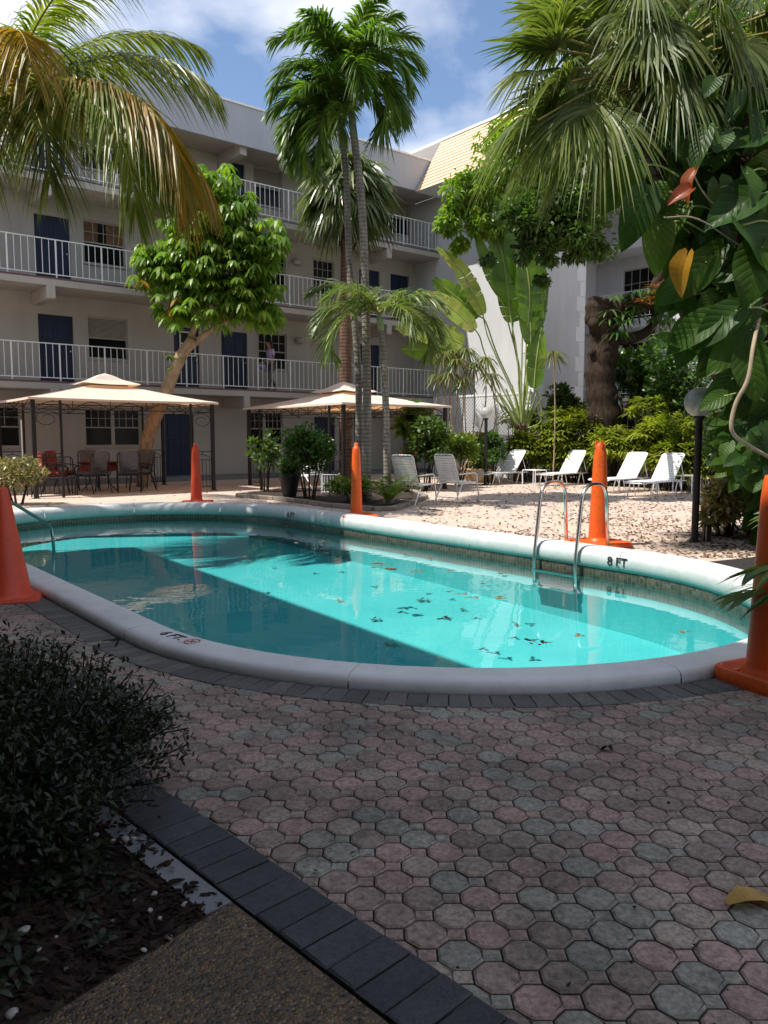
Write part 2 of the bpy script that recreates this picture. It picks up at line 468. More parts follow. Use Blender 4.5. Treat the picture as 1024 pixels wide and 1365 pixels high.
def darkpaver(name, cols, dk=0.5):
    m, N, L, b = newmat(name)
    g = N.new('ShaderNodeNewGeometry')
    r = ramp(N, L, g.outputs['Random Per Island'], [(i / (len(cols) - 1), c) for i, c in enumerate(cols)])
    n1 = noise(N, L, 70, 8, 0.8); r1 = ramp(N, L, n1.outputs[0], [(0.32, dk), (0.62, 1.2)])
    n2 = noise(N, L, 5, 8, 0.7); r2 = ramp(N, L, n2.outputs[0], [(0.35, 0.65), (0.65, 1.1)])
    c = mixc(N, L, 0.9, r.outputs[0], r1.outputs[0], 'MULTIPLY'); c = mixc(N, L, 0.8, c, r2.outputs[0], 'MULTIPLY')
    L.new(c, b.inputs['Base Color']); b.inputs['Roughness'].default_value = 0.7; b.inputs['Specular IOR Level'].default_value = 0.35
    n3 = noise(N, L, 170, 5, 0.7); bump(N, L, b, n3.outputs[0], 0.6, 0.004)
    return m
M['soldier'] = darkpaver('grey_edge_pavers', [(0.125, 0.115, 0.108), (0.09, 0.084, 0.082), (0.155, 0.14, 0.13)])
M['band'] = darkpaver('charcoal_band_pavers', [(0.045, 0.047, 0.055), (0.06, 0.062, 0.07), (0.038, 0.04, 0.047)], 0.4)
M['joint'] = paint('paver_joint_sand', (0.022, 0.018, 0.016), 0.95, 0.4, 30, 0.5)

def deckmat():
    m, N, L, b = newmat('sandy_deck_pavers')
    tc = N.new('ShaderNodeTexCoord')
    vo = N.new('ShaderNodeTexVoronoi'); vo.inputs['Scale'].default_value = 8.5; vo.inputs['Randomness'].default_value = 0.25
    L.new(tc.outputs['Object'], vo.inputs[0])
    hs = ramp(N, L, vo.outputs['Color'], [(0.0, (0.50, 0.37, 0.31)), (0.5, (0.58, 0.44, 0.37)), (1.0, (0.52, 0.42, 0.36))])
    ve = N.new('ShaderNodeTexVoronoi'); ve.feature = 'DISTANCE_TO_EDGE'; ve.inputs['Scale'].default_value = 8.5; ve.inputs['Randomness'].default_value = 0.25
    L.new(tc.outputs['Object'], ve.inputs[0])
    re = ramp(N, L, ve.outputs[0], [(0.0, 0.45), (0.07, 1.0)])
    c = mixc(N, L, 0.6, hs.outputs[0], re.outputs[0], 'MULTIPLY')
    n2 = noise(N, L, 0.9, 9, 0.7); r2 = ramp(N, L, n2.outputs[0], [(0.35, 0.0), (0.68, 0.75)])
    c = mixc(N, L, r2.outputs[0], c, (0.59, 0.49, 0.40))
    n3 = noise(N, L, 30, 8, 0.8); r3 = ramp(N, L, n3.outputs[0], [(0.3, 0.72), (0.6, 1.05)])
    c = mixc(N, L, 0.8, c, r3.outputs[0], 'MULTIPLY')
    L.new(c, b.inputs['Base Color']); b.inputs['Roughness'].default_value = 0.85; b.inputs['Specular IOR Level'].default_value = 0.2
    bump(N, L, b, re.outputs[0], 0.4, 0.006)
    return m
M['deck'] = deckmat()
def aggmat():
    m, N, L, b = newmat('exposed_aggregate')
    tc = N.new('ShaderNodeTexCoord'); vo = N.new('ShaderNodeTexVoronoi'); vo.inputs['Scale'].default_value = 105
    L.new(tc.outputs['Object'], vo.inputs[0])
    r = ramp(N, L, vo.outputs['Color'], [(0.1, (0.03, 0.016, 0.007)), (0.45, (0.15, 0.075, 0.024)), (0.75, (0.27, 0.15, 0.05)), (1, (0.46, 0.33, 0.17))])
    rd = ramp(N, L, vo.outputs['Distance'], [(0.0, 1.0), (0.6, 0.25)])
    c = mixc(N, L, 0.9, r.outputs[0], rd.outputs[0], 'MULTIPLY')
    n2 = noise(N, L, 4, 6); r2 = ramp(N, L, n2.outputs[0], [(0.3, 0.6), (0.7, 1.1)])
    c = mixc(N, L, 0.9, c, r2.outputs[0], 'MULTIPLY')
    L.new(c, b.inputs['Base Color']); b.inputs['Roughness'].default_value = 0.45
    bump(N, L, b, rd.outputs[0], 0.8, 0.004)
    return m
M['agg'] = aggmat()
M['mulch'] = leafmat('mulch_chips', [(0.018, 0.011, 0.009), (0.035, 0.02, 0.015), (0.012, 0.009, 0.008)], 0.9, 0.0, 0.1)
M['litter'] = leafmat('dead_leaves', [(0.09, 0.055, 0.035), (0.16, 0.09, 0.045), (0.05, 0.032, 0.024), (0.22, 0.13, 0.06)], 0.8, 0.1, 0.2)
M['floatleaf'] = leafmat('floating_dead_leaves', [(0.10, 0.065, 0.02), (0.20, 0.12, 0.05), (0.06, 0.045, 0.02)], 0.6, 0.1, 0.3)
M['wetleaf'] = leafmat('wet_dark_leaves', [(0.02, 0.025, 0.012), (0.035, 0.04, 0.015)], 0.4, 0.05, 0.4)

M['coco'] = leafmat('coconut_leaflets', [(0.07, 0.115, 0.018), (0.13, 0.17, 0.025), (0.20, 0.20, 0.035), (0.10, 0.14, 0.02)], 0.38, 0.42, nscale=0.9)
M['coco_old'] = leafmat('coconut_leaflets_yellowing', [(0.26, 0.21, 0.03), (0.30, 0.15, 0.022), (0.14, 0.16, 0.025), (0.32, 0.24, 0.05)], 0.4, 0.42, tcol=(1.6, 1.3, 0.5), nscale=0.9)
M['rachis'] = paint('palm_rachis', (0.26, 0.22, 0.06), 0.5, 0.2, 5, 0.05)
M['veitchia'] = leafmat('palm_leaflets_green', [(0.045, 0.105, 0.018), (0.085, 0.155, 0.024), (0.14, 0.20, 0.035)], 0.38, 0.38)
M['sabal'] = leafmat('fan_palm_segments', [(0.055, 0.085, 0.03), (0.10, 0.135, 0.05), (0.15, 0.17, 0.08)], 0.33, 0.3, 0.55)
M['sabal_dark'] = leafmat('fan_palm_segments_dark', [(0.05, 0.08, 0.018), (0.10, 0.135, 0.032), (0.17, 0.19, 0.055)], 0.42, 0.36, 0.3)
M['adonidia'] = leafmat('young_palm_leaflets', [(0.07, 0.12, 0.03), (0.11, 0.16, 0.04), (0.16, 0.18, 0.05)], 0.4, 0.35)
M['scheff'] = leafmat('glossy_leaflets', [(0.06, 0.13, 0.014), (0.12, 0.21, 0.022), (0.20, 0.29, 0.035), (0.08, 0.16, 0.02)], 0.38, 0.46, 0.35)
M['oak'] = leafmat('small_tree_leaves', [(0.045, 0.09, 0.018), (0.08, 0.14, 0.025), (0.03, 0.06, 0.015)], 0.45, 0.35)
M['oak_lit'] = leafmat('sunlit_tree_leaves', [(0.10, 0.20, 0.02), (0.17, 0.28, 0.03), (0.22, 0.26, 0.04)], 0.4, 0.42)  # lighter copy of the tree's leaves, sunlight painted into the colour
M['travel'] = leafmat('banana_like_blade', [(0.10, 0.19, 0.02), (0.15, 0.25, 0.03), (0.085, 0.17, 0.02)], 0.32, 0.4, 0.5, nscale=2)
M['travel_y'] = leafmat('banana_like_blade_yellow', [(0.34, 0.36, 0.07), (0.24, 0.32, 0.05), (0.40, 0.36, 0.10)], 0.35, 0.35, 0.5, nscale=2)
M['travel_stem'] = paint('pale_green_petiole', (0.26, 0.32, 0.10), 0.45, 0.2, 3, 0.05)
M['rhapis'] = leafmat('lady_palm_leaves', [(0.14, 0.19, 0.02), (0.26, 0.29, 0.03), (0.08, 0.13, 0.02), (0.36, 0.34, 0.04)], 0.35, 0.35, 0.5, nscale=0.7)
M['hedge'] = leafmat('hedge_leaves', [(0.10, 0.16, 0.02), (0.17, 0.23, 0.03), (0.06, 0.10, 0.02)], 0.4, 0.35)
M['shrub'] = leafmat('dark_shrub_leaves', [(0.035, 0.085, 0.018), (0.06, 0.13, 0.025), (0.10, 0.18, 0.04)], 0.3, 0.3, 0.6)
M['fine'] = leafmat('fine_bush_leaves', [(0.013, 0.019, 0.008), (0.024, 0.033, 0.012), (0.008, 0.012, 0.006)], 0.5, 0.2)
M['croton'] = leafmat('variegated_leaves', [(0.14, 0.15, 0.04), (0.42, 0.36, 0.20), (0.07, 0.09, 0.02), (0.34, 0.22, 0.12)], 0.35, 0.25, 0.5)
M['drac'] = leafmat('dracaena_leaves', [(0.08, 0.12, 0.025), (0.13, 0.16, 0.04), (0.16, 0.10, 0.05)], 0.4, 0.3)
M['pothos'] = leafmat('climbing_vine_leaves', [(0.018, 0.05, 0.008), (0.03, 0.075, 0.010), (0.07, 0.125, 0.016), (0.02, 0.055, 0.008), (0.045, 0.095, 0.012)], 0.42, 0.36, 0.22, nscale=3)  # canopy shade painted in: darkened leaf colours, a few lighter as lit
def veined(m):
    N, L = m.node_tree.nodes, m.node_tree.links; b = N['Principled BSDF']
    a = N.new('ShaderNodeAttribute'); a.attribute_name = 'leaf_uv'; sp = N.new('ShaderNodeSeparateXYZ'); L.new(a.outputs['Vector'], sp.inputs[0])
    ab = N.new('ShaderNodeMath'); ab.operation = 'ABSOLUTE'; L.new(sp.outputs[1], ab.inputs[0])
    m1 = N.new('ShaderNodeMath'); m1.operation = 'MULTIPLY_ADD'; m1.inputs[1].default_value = -0.32; L.new(ab.outputs[0], m1.inputs[0]); L.new(sp.outputs[0], m1.inputs[2])
    m2 = N.new('ShaderNodeMath'); m2.operation = 'MULTIPLY'; m2.inputs[1].default_value = 7.0; L.new(m1.outputs[0], m2.inputs[0])
    fr_ = N.new('ShaderNodeMath'); fr_.operation = 'PINGPONG'; fr_.inputs[1].default_value = 0.5; L.new(m2.outputs[0], fr_.inputs[0])
    r1 = ramp(N, L, fr_.outputs[0], [(0.0, 1.0), (0.10, 0.0)]); r2 = ramp(N, L, ab.outputs[0], [(0.0, 1.0), (0.07, 0.0)])
    mx = N.new('ShaderNodeMath'); mx.operation = 'MAXIMUM'; L.new(r1.outputs[0], mx.inputs[0]); L.new(r2.outputs[0], mx.inputs[1])
    sc_ = N.new('ShaderNodeMath'); sc_.operation = 'MULTIPLY'; sc_.inputs[1].default_value = 0.2; L.new(mx.outputs[0], sc_.inputs[0])
    src = b.inputs['Base Color'].links[0].from_socket
    L.new(mixc(N, L, sc_.outputs[0], src, (0.16, 0.24, 0.06)), b.inputs['Base Color'])
    r3 = ramp(N, L, fr_.outputs[0], [(0.0, 0.0), (0.3, 1.0)]); bump(N, L, b, r3.outputs[0], 0.22, 0.02)
veined(M['pothos'])
def leaf_uv(o, nu=11, nv=7):
    me = o.data; n = len(me.vertices); k = n // (nu * nv); at_ = me.attributes.new('leaf_uv', 'FLOAT_VECTOR', 'POINT')
    uv = np.array([[(i - 1.3) / (nu - 2), (j - 3) / 3, 0] for i in range(nu) for j in range(nv)], np.float32); at_.data.foreach_set('vector', np.tile(uv, (k, 1)).reshape(-1))
M['pothos_y'] = leafmat('vine_leaf_yellow', [(0.30, 0.15, 0.012), (0.34, 0.19, 0.02)], 0.35, 0.4, 0.5, tcol=(1.4, 1.2, 0.6))
M['pothos_o'] = leafmat('vine_leaf_orange', [(0.26, 0.05, 0.010), (0.36, 0.10, 0.015)], 0.35, 0.4, 0.5, tcol=(1.4, 1.1, 0.6))
M['yellowleaf'] = leafmat('fallen_yellow_leaf', [(0.42, 0.25, 0.045), (0.4, 0.22, 0.04)], 0.6, 0.2, nscale=9)
M['bark'] = barkmat('rough_bark', (0.018, 0.012, 0.009), (0.062, 0.042, 0.03))
M['bark_palm'] = barkmat('ringed_palm_bark', (0.16, 0.14, 0.115), (0.30, 0.27, 0.23), ring=4.0, bmp=0.4)
M['bark_light'] = barkmat('smooth_tan_bark', (0.24, 0.16, 0.10), (0.42, 0.31, 0.21), scale=(5, 5, 2), bmp=0.3)
M['bark_boot'] = barkmat('palm_boot_bark', (0.035, 0.02, 0.014), (0.13, 0.07, 0.04), ring=3.0, bmp=0.9)
M['bark_red'] = barkmat('brown_palm_bark', (0.11, 0.065, 0.045), (0.21, 0.13, 0.09), ring=3.0, bmp=0.5)
M['crownshaft'] = paint('green_crownshaft', (0.20, 0.27, 0.12), 0.4, 0.15, 3, 0.03)
M['coconut'] = paint('orange_coconut', (0.42, 0.16, 0.03), 0.45, 0.2, 6, 0.05)
M['vine_stem'] = paint('aerial_stem', (0.30, 0.23, 0.15), 0.8, 0.25, 8, 0.4)

# ================================================================== ground and pool
PC1, PC2, PR = (4.78, 5.0), (4.78, 11.95), 2.65
def stad(o, n=40):
    """outline of the pool, offset o outwards, as (d, a) pairs, counter-clockwise seen from above"""
    r = PR + o; P = []
    for k in range(n + 1):
        t = math.pi + math.pi * k / n
        P.append((PC1[0] + r * math.cos(t), PC1[1] + r * math.sin(t)))
    m = 24
    for k in range(1, m):
        P.append((PC1[0] + r, PC1[1] + (PC2[1] - PC1[1]) * k / m))
    for k in range(n + 1):
        t = math.pi * k / n
        P.append((PC2[0] + r * math.cos(t), PC2[1] + r * math.sin(t)))
    for k in range(1, m):
        P.append((PC1[0] - r, PC2[1] + (PC1[1] - PC2[1]) * k / m))
    return np.array(P)
def stad3(o, z, n=40):
    p = stad(o, n); return np.array([U(d, a, z) for d, a in p])
def ringfaces(i, n, off=0):
    return [[i * n + j, i * n + (j + 1) % n, (i + 1) * n + (j + 1) % n, (i + 1) * n + j] for j in range(n)]
offs = [0.12, 0.6, 1.6, 4, 9, 20, 60, 300]
g = MB(); rings = [stad3(o, 0.0 if o < 50 else -0.05) for o in offs]; n0 = len(rings[0])
g.add(np.concatenate(rings), sum([ringfaces(i, n0) for i in range(len(offs) - 1)], []))
struct('ground', g, M['deck'])

pool = thing('swimming_pool', U(4.78, 8.5), 'long oval turquoise swimming pool with a raised rounded white rim and floating leaves', 'swimming pool')
def floor_z(a): return -0.92 + (a - 2.35) * (0.44 / 12.25)
p = stad(0.0); top = np.array([U(d, a, -0.08) for d, a in p]); bot = np.array([U(d, a, floor_z(a)) for d, a in p])
g = MB(); g.add(np.concatenate([top, bot]), ringfaces(0, n0)); g.poly(list(bot))
g.build('pool_basin', M['pool'], pool)
# coping in cast segments with hairline joints
prof = [(0.28, -0.02), (0.289, 0.015), (0.288, 0.050), (0.278, 0.072), (0.258, 0.085), (0.225, 0.090), (0.15, 0.091), (0.08, 0.089), (0.03, 0.078), (-0.010, 0.045), (-0.034, -0.005), (-0.041, -0.06), (-0.034, -0.105), (-0.012, -0.135), (0.02, -0.145)]
NS = len(stad(0))
L_ = [np.array([U(d, a, z) for d, a in stad(o)]) for o, z in prof]
L_ = np.stack(L_, axis=1)                     # NS x K x 3
g = MB(); segn = 8
for s0 in range(0, NS, segn):
    idx = [(s0 + k) % NS for k in range(min(segn, NS - s0) + 1)]
    A = L_[idx].copy()
    if len(A) < 2: continue
    A[0] += nrm(A[1] - A[0]) * 0.004; A[-1] += nrm(A[-2] - A[-1]) * 0.004
    K = len(prof); nn = len(A)
    g.add(A.reshape(-1, 3), [[i * K + j, i * K + j + 1, (i + 1) * K + j + 1, (i + 1) * K + j] for i in range(nn - 1) for j in range(K - 1)])
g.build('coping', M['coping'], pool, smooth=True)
# waterline tiles
def walk(o, step):
    P = stad(o); P = np.vstack([P, P[:1]]); s = np.concatenate([[0], np.cumsum(np.linalg.norm(np.diff(P, axis=0), axis=1))])
    q = np.arange(0, s[-1], step); return np.stack([np.interp(q, s, P[:, 0]), np.interp(q, s, P[:, 1])], 1)
g = MB(); W_ = walk(-0.004, 0.052)
for i in range(len(W_) - 1):
    for r_ in range(5):
        z1 = -0.128 - r_ * 0.052; e0 = W_[i] + (W_[i + 1] - W_[i]) * 0.06; e1 = W_[i + 1] - (W_[i + 1] - W_[i]) * 0.06
        g.quad(U(*e0, z1 - 0.049), U(*e1, z1 - 0.049), U(*e1, z1), U(*e0, z1))
g.build('waterline_tiles', M['tile'], pool)
g = MB(); a_ = stad3(-0.001, -0.09); b_ = stad3(-0.001, -0.36)
g.add(np.concatenate([a_, b_]), ringfaces(0, n0)); g.build('tile_grout', M['grout'], pool)
# stairs at the shallow left corner: two rounded treads
for k, (r0, zz) in enumerate(((1.15, -0.30), (0.75, -0.24))):
    pass
# lettering
def text_mesh(s, size, ext=0.0006):
    cu = bpy.data.curves.new('lettering', 'FONT'); cu.body = s; cu.size = size; cu.extrude = ext; cu.offset = size * 0.02
    cu.align_x = 'CENTER'; cu.align_y = 'CENTER'
    o = bpy.data.objects.new('lettering_source', cu); C.objects.link(o)
    dg = bpy.context.evaluated_depsgraph_get(); me = bpy.data.meshes.new_from_object(o.evaluated_get(dg))
    bpy.data.objects.remove(o); return me
def lettering(name, s, size, pos, X, Y_, mat, parent, label=None):
    me = text_mesh(s, size); X = np.array(X, float); Y_ = np.array(Y_, float); Z = np.cross(X, Y_)
    n = len(me.vertices); co = np.empty(n * 3, np.float32); me.vertices.foreach_get('co', co); co = co.reshape(-1, 3)
    wv = np.array(pos) + co[:, :1] * X + co[:, 1:2] * Y_ + co[:, 2:] * Z - np.array(parent['_loc'])
    me.vertices.foreach_set('co', wv.astype(np.float32).reshape(-1)); me.materials.append(mat); me.name = name
    o = bpy.data.objects.new(name, me); C.objects.link(o); o.parent = parent; o['_loc'] = parent['_loc']
    if label: o['label'] = label
    return o
def on_rim(a, o, side=-1):
    """point and directions on the near (side -1) rim"""
    if a < PC1[1]:
        r = PR + o; d = PC1[0] + side * math.sqrt(max(0, r * r - (a - PC1[1]) ** 2))
        nd = np.array([d - PC1[0], a - PC1[1]]) / r
    else:
        d = PC1[0] + side * (PR + o); nd = np.array([side, 0])
    out = U(nd[0], nd[1]); return d, out
d_, out_ = on_rim(4.62, 0.14); X_ = np.cross(-out_, [0, 0, 1.0])
lettering('depth_marking', '6 FT.', 0.115, U(d_, 4.62, 0.0925), X_, -out_, M['ink'], pool, 'black depth marking on the near rim')
d_, out_ = on_rim(4.42, 0.14); X_ = np.cross(-out_, [0, 0, 1.0]); c_ = U(d_, 4.42, 0.0925)
g = MB()
for k in range(24):
    t0, t1 = 2 * math.pi * k / 24, 2 * math.pi * (k + 1) / 24
    q = lambda t, r: c_ + X_ * math.cos(t) * r - out_ * math.sin(t) * r
    g.quad(q(t0, 0.042), q(t0, 0.052), q(t1, 0.052), q(t1, 0.042))
q2 = lambda x, y: c_ + X_ * x - out_ * y
g.quad(q2(-0.034, 0.028), q2(-0.028, 0.034), q2(0.034, -0.028), q2(0.028, -0.034))
g.tube([q2(-0.026, -0.02), q2(0.0, -0.004), q2(0.024, 0.012)], 0.004, 5)
for sgn in (0, 1):
    g.quad(q2(-0.06, -0.06 + sgn * 0.117), q2(0.06, -0.06 + sgn * 0.117), q2(0.06, -0.057 + sgn * 0.117), q2(-0.06, -0.057 + sgn * 0.117))
g.build('no_diving_symbol', M['redink'], pool)
lettering('depth_marking', '8 FT', 0.14, U(PC1[0] + PR + (-0.045), 5.02, -0.035), (0.629, -0.777, 0), (0, 0, 1), M['ink'], pool, 'black depth marking on the far rim beside the ladder')
lettering('depth_marking', '6 FT', 0.13, U(PC1[0] + PR + (-0.045), 11.75, -0.035), (0.629, -0.777, 0), (0, 0, 1), M['ink'], pool, 'worn depth marking on the far left rim')

g = MB(); g.poly(list(stad3(-0.006, -0.20)))
wo = struct('pool_water', g, M['water'])

# ------------------------------------------------------------------ pavers
def inset(P, g_):
    P = np.asarray(P, float); n = len(P); out = []
    for i in range(n):
        e0 = nrm(P[i] - P[i - 1]); e1 = nrm(P[(i + 1) % n] - P[i])
        n0_ = np.array([-e0[1], e0[0]]); n1_ = np.array([-e1[1], e1[0]])
        m = nrm(n0_ + n1_); out.append(P[i] + m * g_ / max(0.3, np.dot(m, n0_)))
    return np.array(out)
def paver(mb, P, z0, z1, gap=0.003, cham=0.006, tops=None, tilt=0.0008):
    A = inset(P, gap); B = inset(P, gap + cham); n = len(P)
    tl = R.normal(0, tilt, 3)
    c = A.mean(0)
    zt = z1 + tl[0] + (B - c) @ tl[1:] * 8
    V = np.vstack([np.c_[A, np.full(n, z0)], np.c_[A, np.full(n, z1 - cham * 0.6) + tl[0]], np.c_[B, zt]])
    f = [[j, (j + 1) % n, n + (j + 1) % n, n + j] for j in range(n)] + [[n + j, n + (j + 1) % n, 2 * n + (j + 1) % n, 2 * n + j] for j in range(n)]
    base = mb.n; mb.add(V, f)
    if tops is None: mb.Fs.append(np.array([[base + 2 * n + q for q in range(n)]]))
    else:      # octagon and its small square share one stone, a pressed groove between them
        T_ = V[2 * n:]; b2 = mb.n; gx = np.array([.0035, 0, 0]); dn = np.array([0, 0, .005])
        ex = [T_[3] - gx, T_[6] - gx, T_[3] + gx, T_[6] + gx, T_[3] - dn, T_[6] - dn]
        mb.add(ex, [[0, 4, 5, 1], [4, 2, 3, 5]])
        mb.Fs.append(np.array([[base + 2 * n + 0, base + 2 * n + 1, base + 2 * n + 2, b2 + 0, b2 + 1, base + 2 * n + 7, base + 2 * n + 8, base + 2 * n + 9]]))
        mb.Fs.append(np.array([[b2 + 2, base + 2 * n + 4, base + 2 * n + 5, b2 + 3]]))
pp = 0.168; oa = 0.0594; ot = 0.0246; oq = pp - oa
oct_out = np.array([(-oa, -ot), (-ot, -oa), (ot, -oa), (oa, -ot), (oq, -ot), (oq, ot), (oa, ot), (ot, oa), (-ot, oa), (-oa, ot)])
def to_da(x, y): return x * DX + y * DY, -x * DY + y * DX
BP, BU = np.array([0.29, 1.68]), nrm(np.array([-1.24, 1.29])); BN = np.array([BU[1], -BU[0]])   # charcoal band: right edge line
g = MB(); ny = int(9.5 / (pp / 2)); cnt = 0
for j in range(ny):
    y = 0.9 + j * pp / 2
    for i in range(-45, 45):
        x = i * pp + (pp / 2 if j % 2 else 0) + 0.03
        if abs(x) > 0.62 * y + 1.2: continue
        d, a = to_da(x, y)
        dist = math.hypot(d - PC1[0], a - PC1[1]) if a < PC1[1] else abs(d - PC1[0])
        if dist < PR + 0.43: continue
        if not (a < 3.4 or d < 2.2): continue
        if np.dot(np.array([x, y]) - BP, BN) < -0.06: continue
        paver(g, oct_out + [x, y], 0.004, 0.013, 0.0028, 0.0065, [[0, 1, 2, 3, 6, 7, 8, 9], [3, 4, 5, 6]]); cnt += 1
struct('octagon_paving', g, M['paver'])
# bedding sand below them
g = MB()
sand = [BP - BU * 3 - BN * 0.25, BP - BU * 3 + BN * 6, ]
poly = [U(-1.0, -4, .004), U(9, -4, .004), U(9, 1.2, .004)]
tl_ = np.linspace(math.pi, 2 * math.pi, 30)
arc = [U(PC1[0] + (PR + 0.2) * math.cos(t), PC1[1] + (PR + 0.2) * math.sin(t), .004) for t in tl_]
for i in range(len(arc) - 1):
    t0, t1 = tl_[i], tl_[i + 1]
    o0 = U(PC1[0] + 9 * math.cos(t0), PC1[1] + 9 * math.sin(t0), .004) if t0 > 3.9 else None
base_ring = [U(PC1[0] + (PR + 0.2) * math.cos(t), PC1[1] + (PR + 0.2) * math.sin(t), .004) for t in tl_]
out_ring = [U(PC1[0] + (PR + 7) * math.cos(t), PC1[1] + (PR + 7) * math.sin(t), .004) for t in tl_]
for i in range(len(tl_) - 3):
    g.quad(base_ring[i], out_ring[i], out_ring[i + 1], base_ring[i + 1])
g.quad(U(PC1[0] - PR - 0.2, 10.0, .004), U(-2, 10.0, .004), U(PC1[0] - PR - 7, 5.0, .004), U(PC1[0] - PR - 0.2, 5.0, .004))
struct('paver_bedding', g, M['joint'])
# soldier course round the rim
g = MB(); W1 = walk(0.30, 0.104)
W1o = []
Pn = stad(0.30)
for i in range(len(W1) - 1):
    p0, p1 = W1[i], W1[i + 1]
    if (p0[0] > 6.6): continue
    def outp(p_):
        if p_[1] < PC1[1]: v = nrm(p_ - np.array(PC1))
        elif p_[1] > PC2[1]: v = nrm(p_ - np.array(PC2))
        else: v = np.array([np.sign(p_[0] - PC1[0]), 0.0])
        return p_ + v * 0.20
    q0, q1 = outp(p0), outp(p1)
    if p0[1] > 11.0: continue
    P4 = np.array([U(*p0)[:2], U(*q0)[:2], U(*q1)[:2], U(*p1)[:2]])
    paver(g, P4, 0.004, 0.018, 0.003, 0.005)
struct('edge_paving', g, M['soldier'])
# charcoal band
g = MB()
for k in range(-14, 52):
    s0, s1 = k * 0.104, (k + 1) * 0.104
    c0 = BP + BU * s0; c1 = BP + BU * s1; w = -BN * 0.205
    sk = BU * -0.0
    P4 = np.array([c0, c1, c1 + w, c0 + w]); 
    paver(g, P4, 0.004, 0.021, 0.0028, 0.006, tilt=0.0015)
struct('band_paving', g, M['band'])
# bed of mulch, white edging, aggregate slab
def bl(s, t, z): q = BP + BU * s - BN * (0.205 + t); return np.array([q[0], q[1], z])
g = MB(); g.quad(bl(-2, -0.20, 0.0045), bl(-2, 3.2, 0.0045), bl(6, 3.2, 0.0045), bl(6, -0.20, 0.0045)); struct('planting_bed_soil', g, M['soil'])
g = MB()
A = np.array([-0.45, 2.125]); Bq = np.array([-0.80, 1.66]); dirv = nrm(Bq - A)
e = [A + dirv * 0.0, A + dirv * 3.0]
z = 0.010
sA = np.dot(A - BP, BU)
g.box((0, 0, 0), (1, 1, 1), lambda x, y, zz: np.array([*( (BP + BU * (sA * (1 - 0) * (y) + (-3.0) * (1 - y)) - BN * 0.21) * (1 - x) + ((A * y + (A + dirv * 3.2) * (1 - y))) * x ), -0.02 + zz * 0.032]))
struct('aggregate_slab', g, M['agg'])
g = MB()
g.box((0, 0, 0), (1, 1, 1), lambda x, y, zz: bl(sA + 0.003 + y * 4, 0.004 + x * 0.085, 0.005 + zz * 0.007))
struct('concrete_edging', g, M['concrete'])

# ================================================================== buildings
def wall_open(mb, d0, d1, z0, z1, ops, fr, depth=0.12):
    """wall face at y=0 of frame fr(x,y,z), with openings cut (x0,x1,z0,z1) and reveals going to y=depth"""
    xs = sorted(set([d0, d1] + [o[0] for o in ops] + [o[1] for o in ops]))
    zs = sorted(set([z0, z1] + [o[2] for o in ops] + [o[3] for o in ops]))
    for i in range(len(xs) - 1):
        for j in range(len(zs) - 1):
            cx, cz = (xs[i] + xs[i + 1]) / 2, (zs[j] + zs[j + 1]) / 2
            if any(o[0] < cx < o[1] and o[2] < cz < o[3] for o in ops): continue
            mb.quad(fr(xs[i], 0, zs[j]), fr(xs[i + 1], 0, zs[j]), fr(xs[i + 1], 0, zs[j + 1]), fr(xs[i], 0, zs[j + 1]))
    for (x0, x1, a0, a1) in ops:
        mb.quad(fr(x0, 0, a0), fr(x0, depth, a0), fr(x0, depth, a1), fr(x0, 0, a1))
        mb.quad(fr(x1, 0, a0), fr(x1, 0, a1), fr(x1, depth, a1), fr(x1, depth, a0))
        mb.quad(fr(x0, 0, a1), fr(x0, depth, a1), fr(x1, depth, a1), fr(x1, 0, a1))
        mb.quad(fr(x0, 0, a0), fr(x1, 0, a0), fr(x1, depth, a0), fr(x0, depth, a0))
def add_door(par, fr, x0, x1, z0, h=1.93, mat='door', window=False):
    g = MB(); g.box((x0 + 0.002, 0.07, z0 + 0.002), (x1 - 0.002, 0.11, z0 + h - 0.002), fr)
    w = x1 - x0
    for (u0, u1) in ((0.12, 0.45), (0.55, 0.88)):
        for (v0, v1) in ((0.08, 0.42), (0.47, 0.60), (0.65, 0.93)):
            if window and v1 > 0.45: continue
            g.bbox((x0 + w * u0, 0.058, z0 + h * v0), (x0 + w * u1, 0.072, z0 + h * v1), 0.01, fr)
    o = g.build('door', M[mat], par)
    k = MB(); k.tube([fr(x1 - 0.09, 0.07, z0 + 0.95), fr(x1 - 0.09, 0.01, z0 + 0.95)], 0.022, 8)
    k.build('handle', M['metal_grey'], o)
    if window:
        add_window(o, fr, x0 + 0.2, x1 - 0.12, z0 + 1.05, z0 + 1.8, 'plain', yoff=-0.055, name='door_window')
    return o
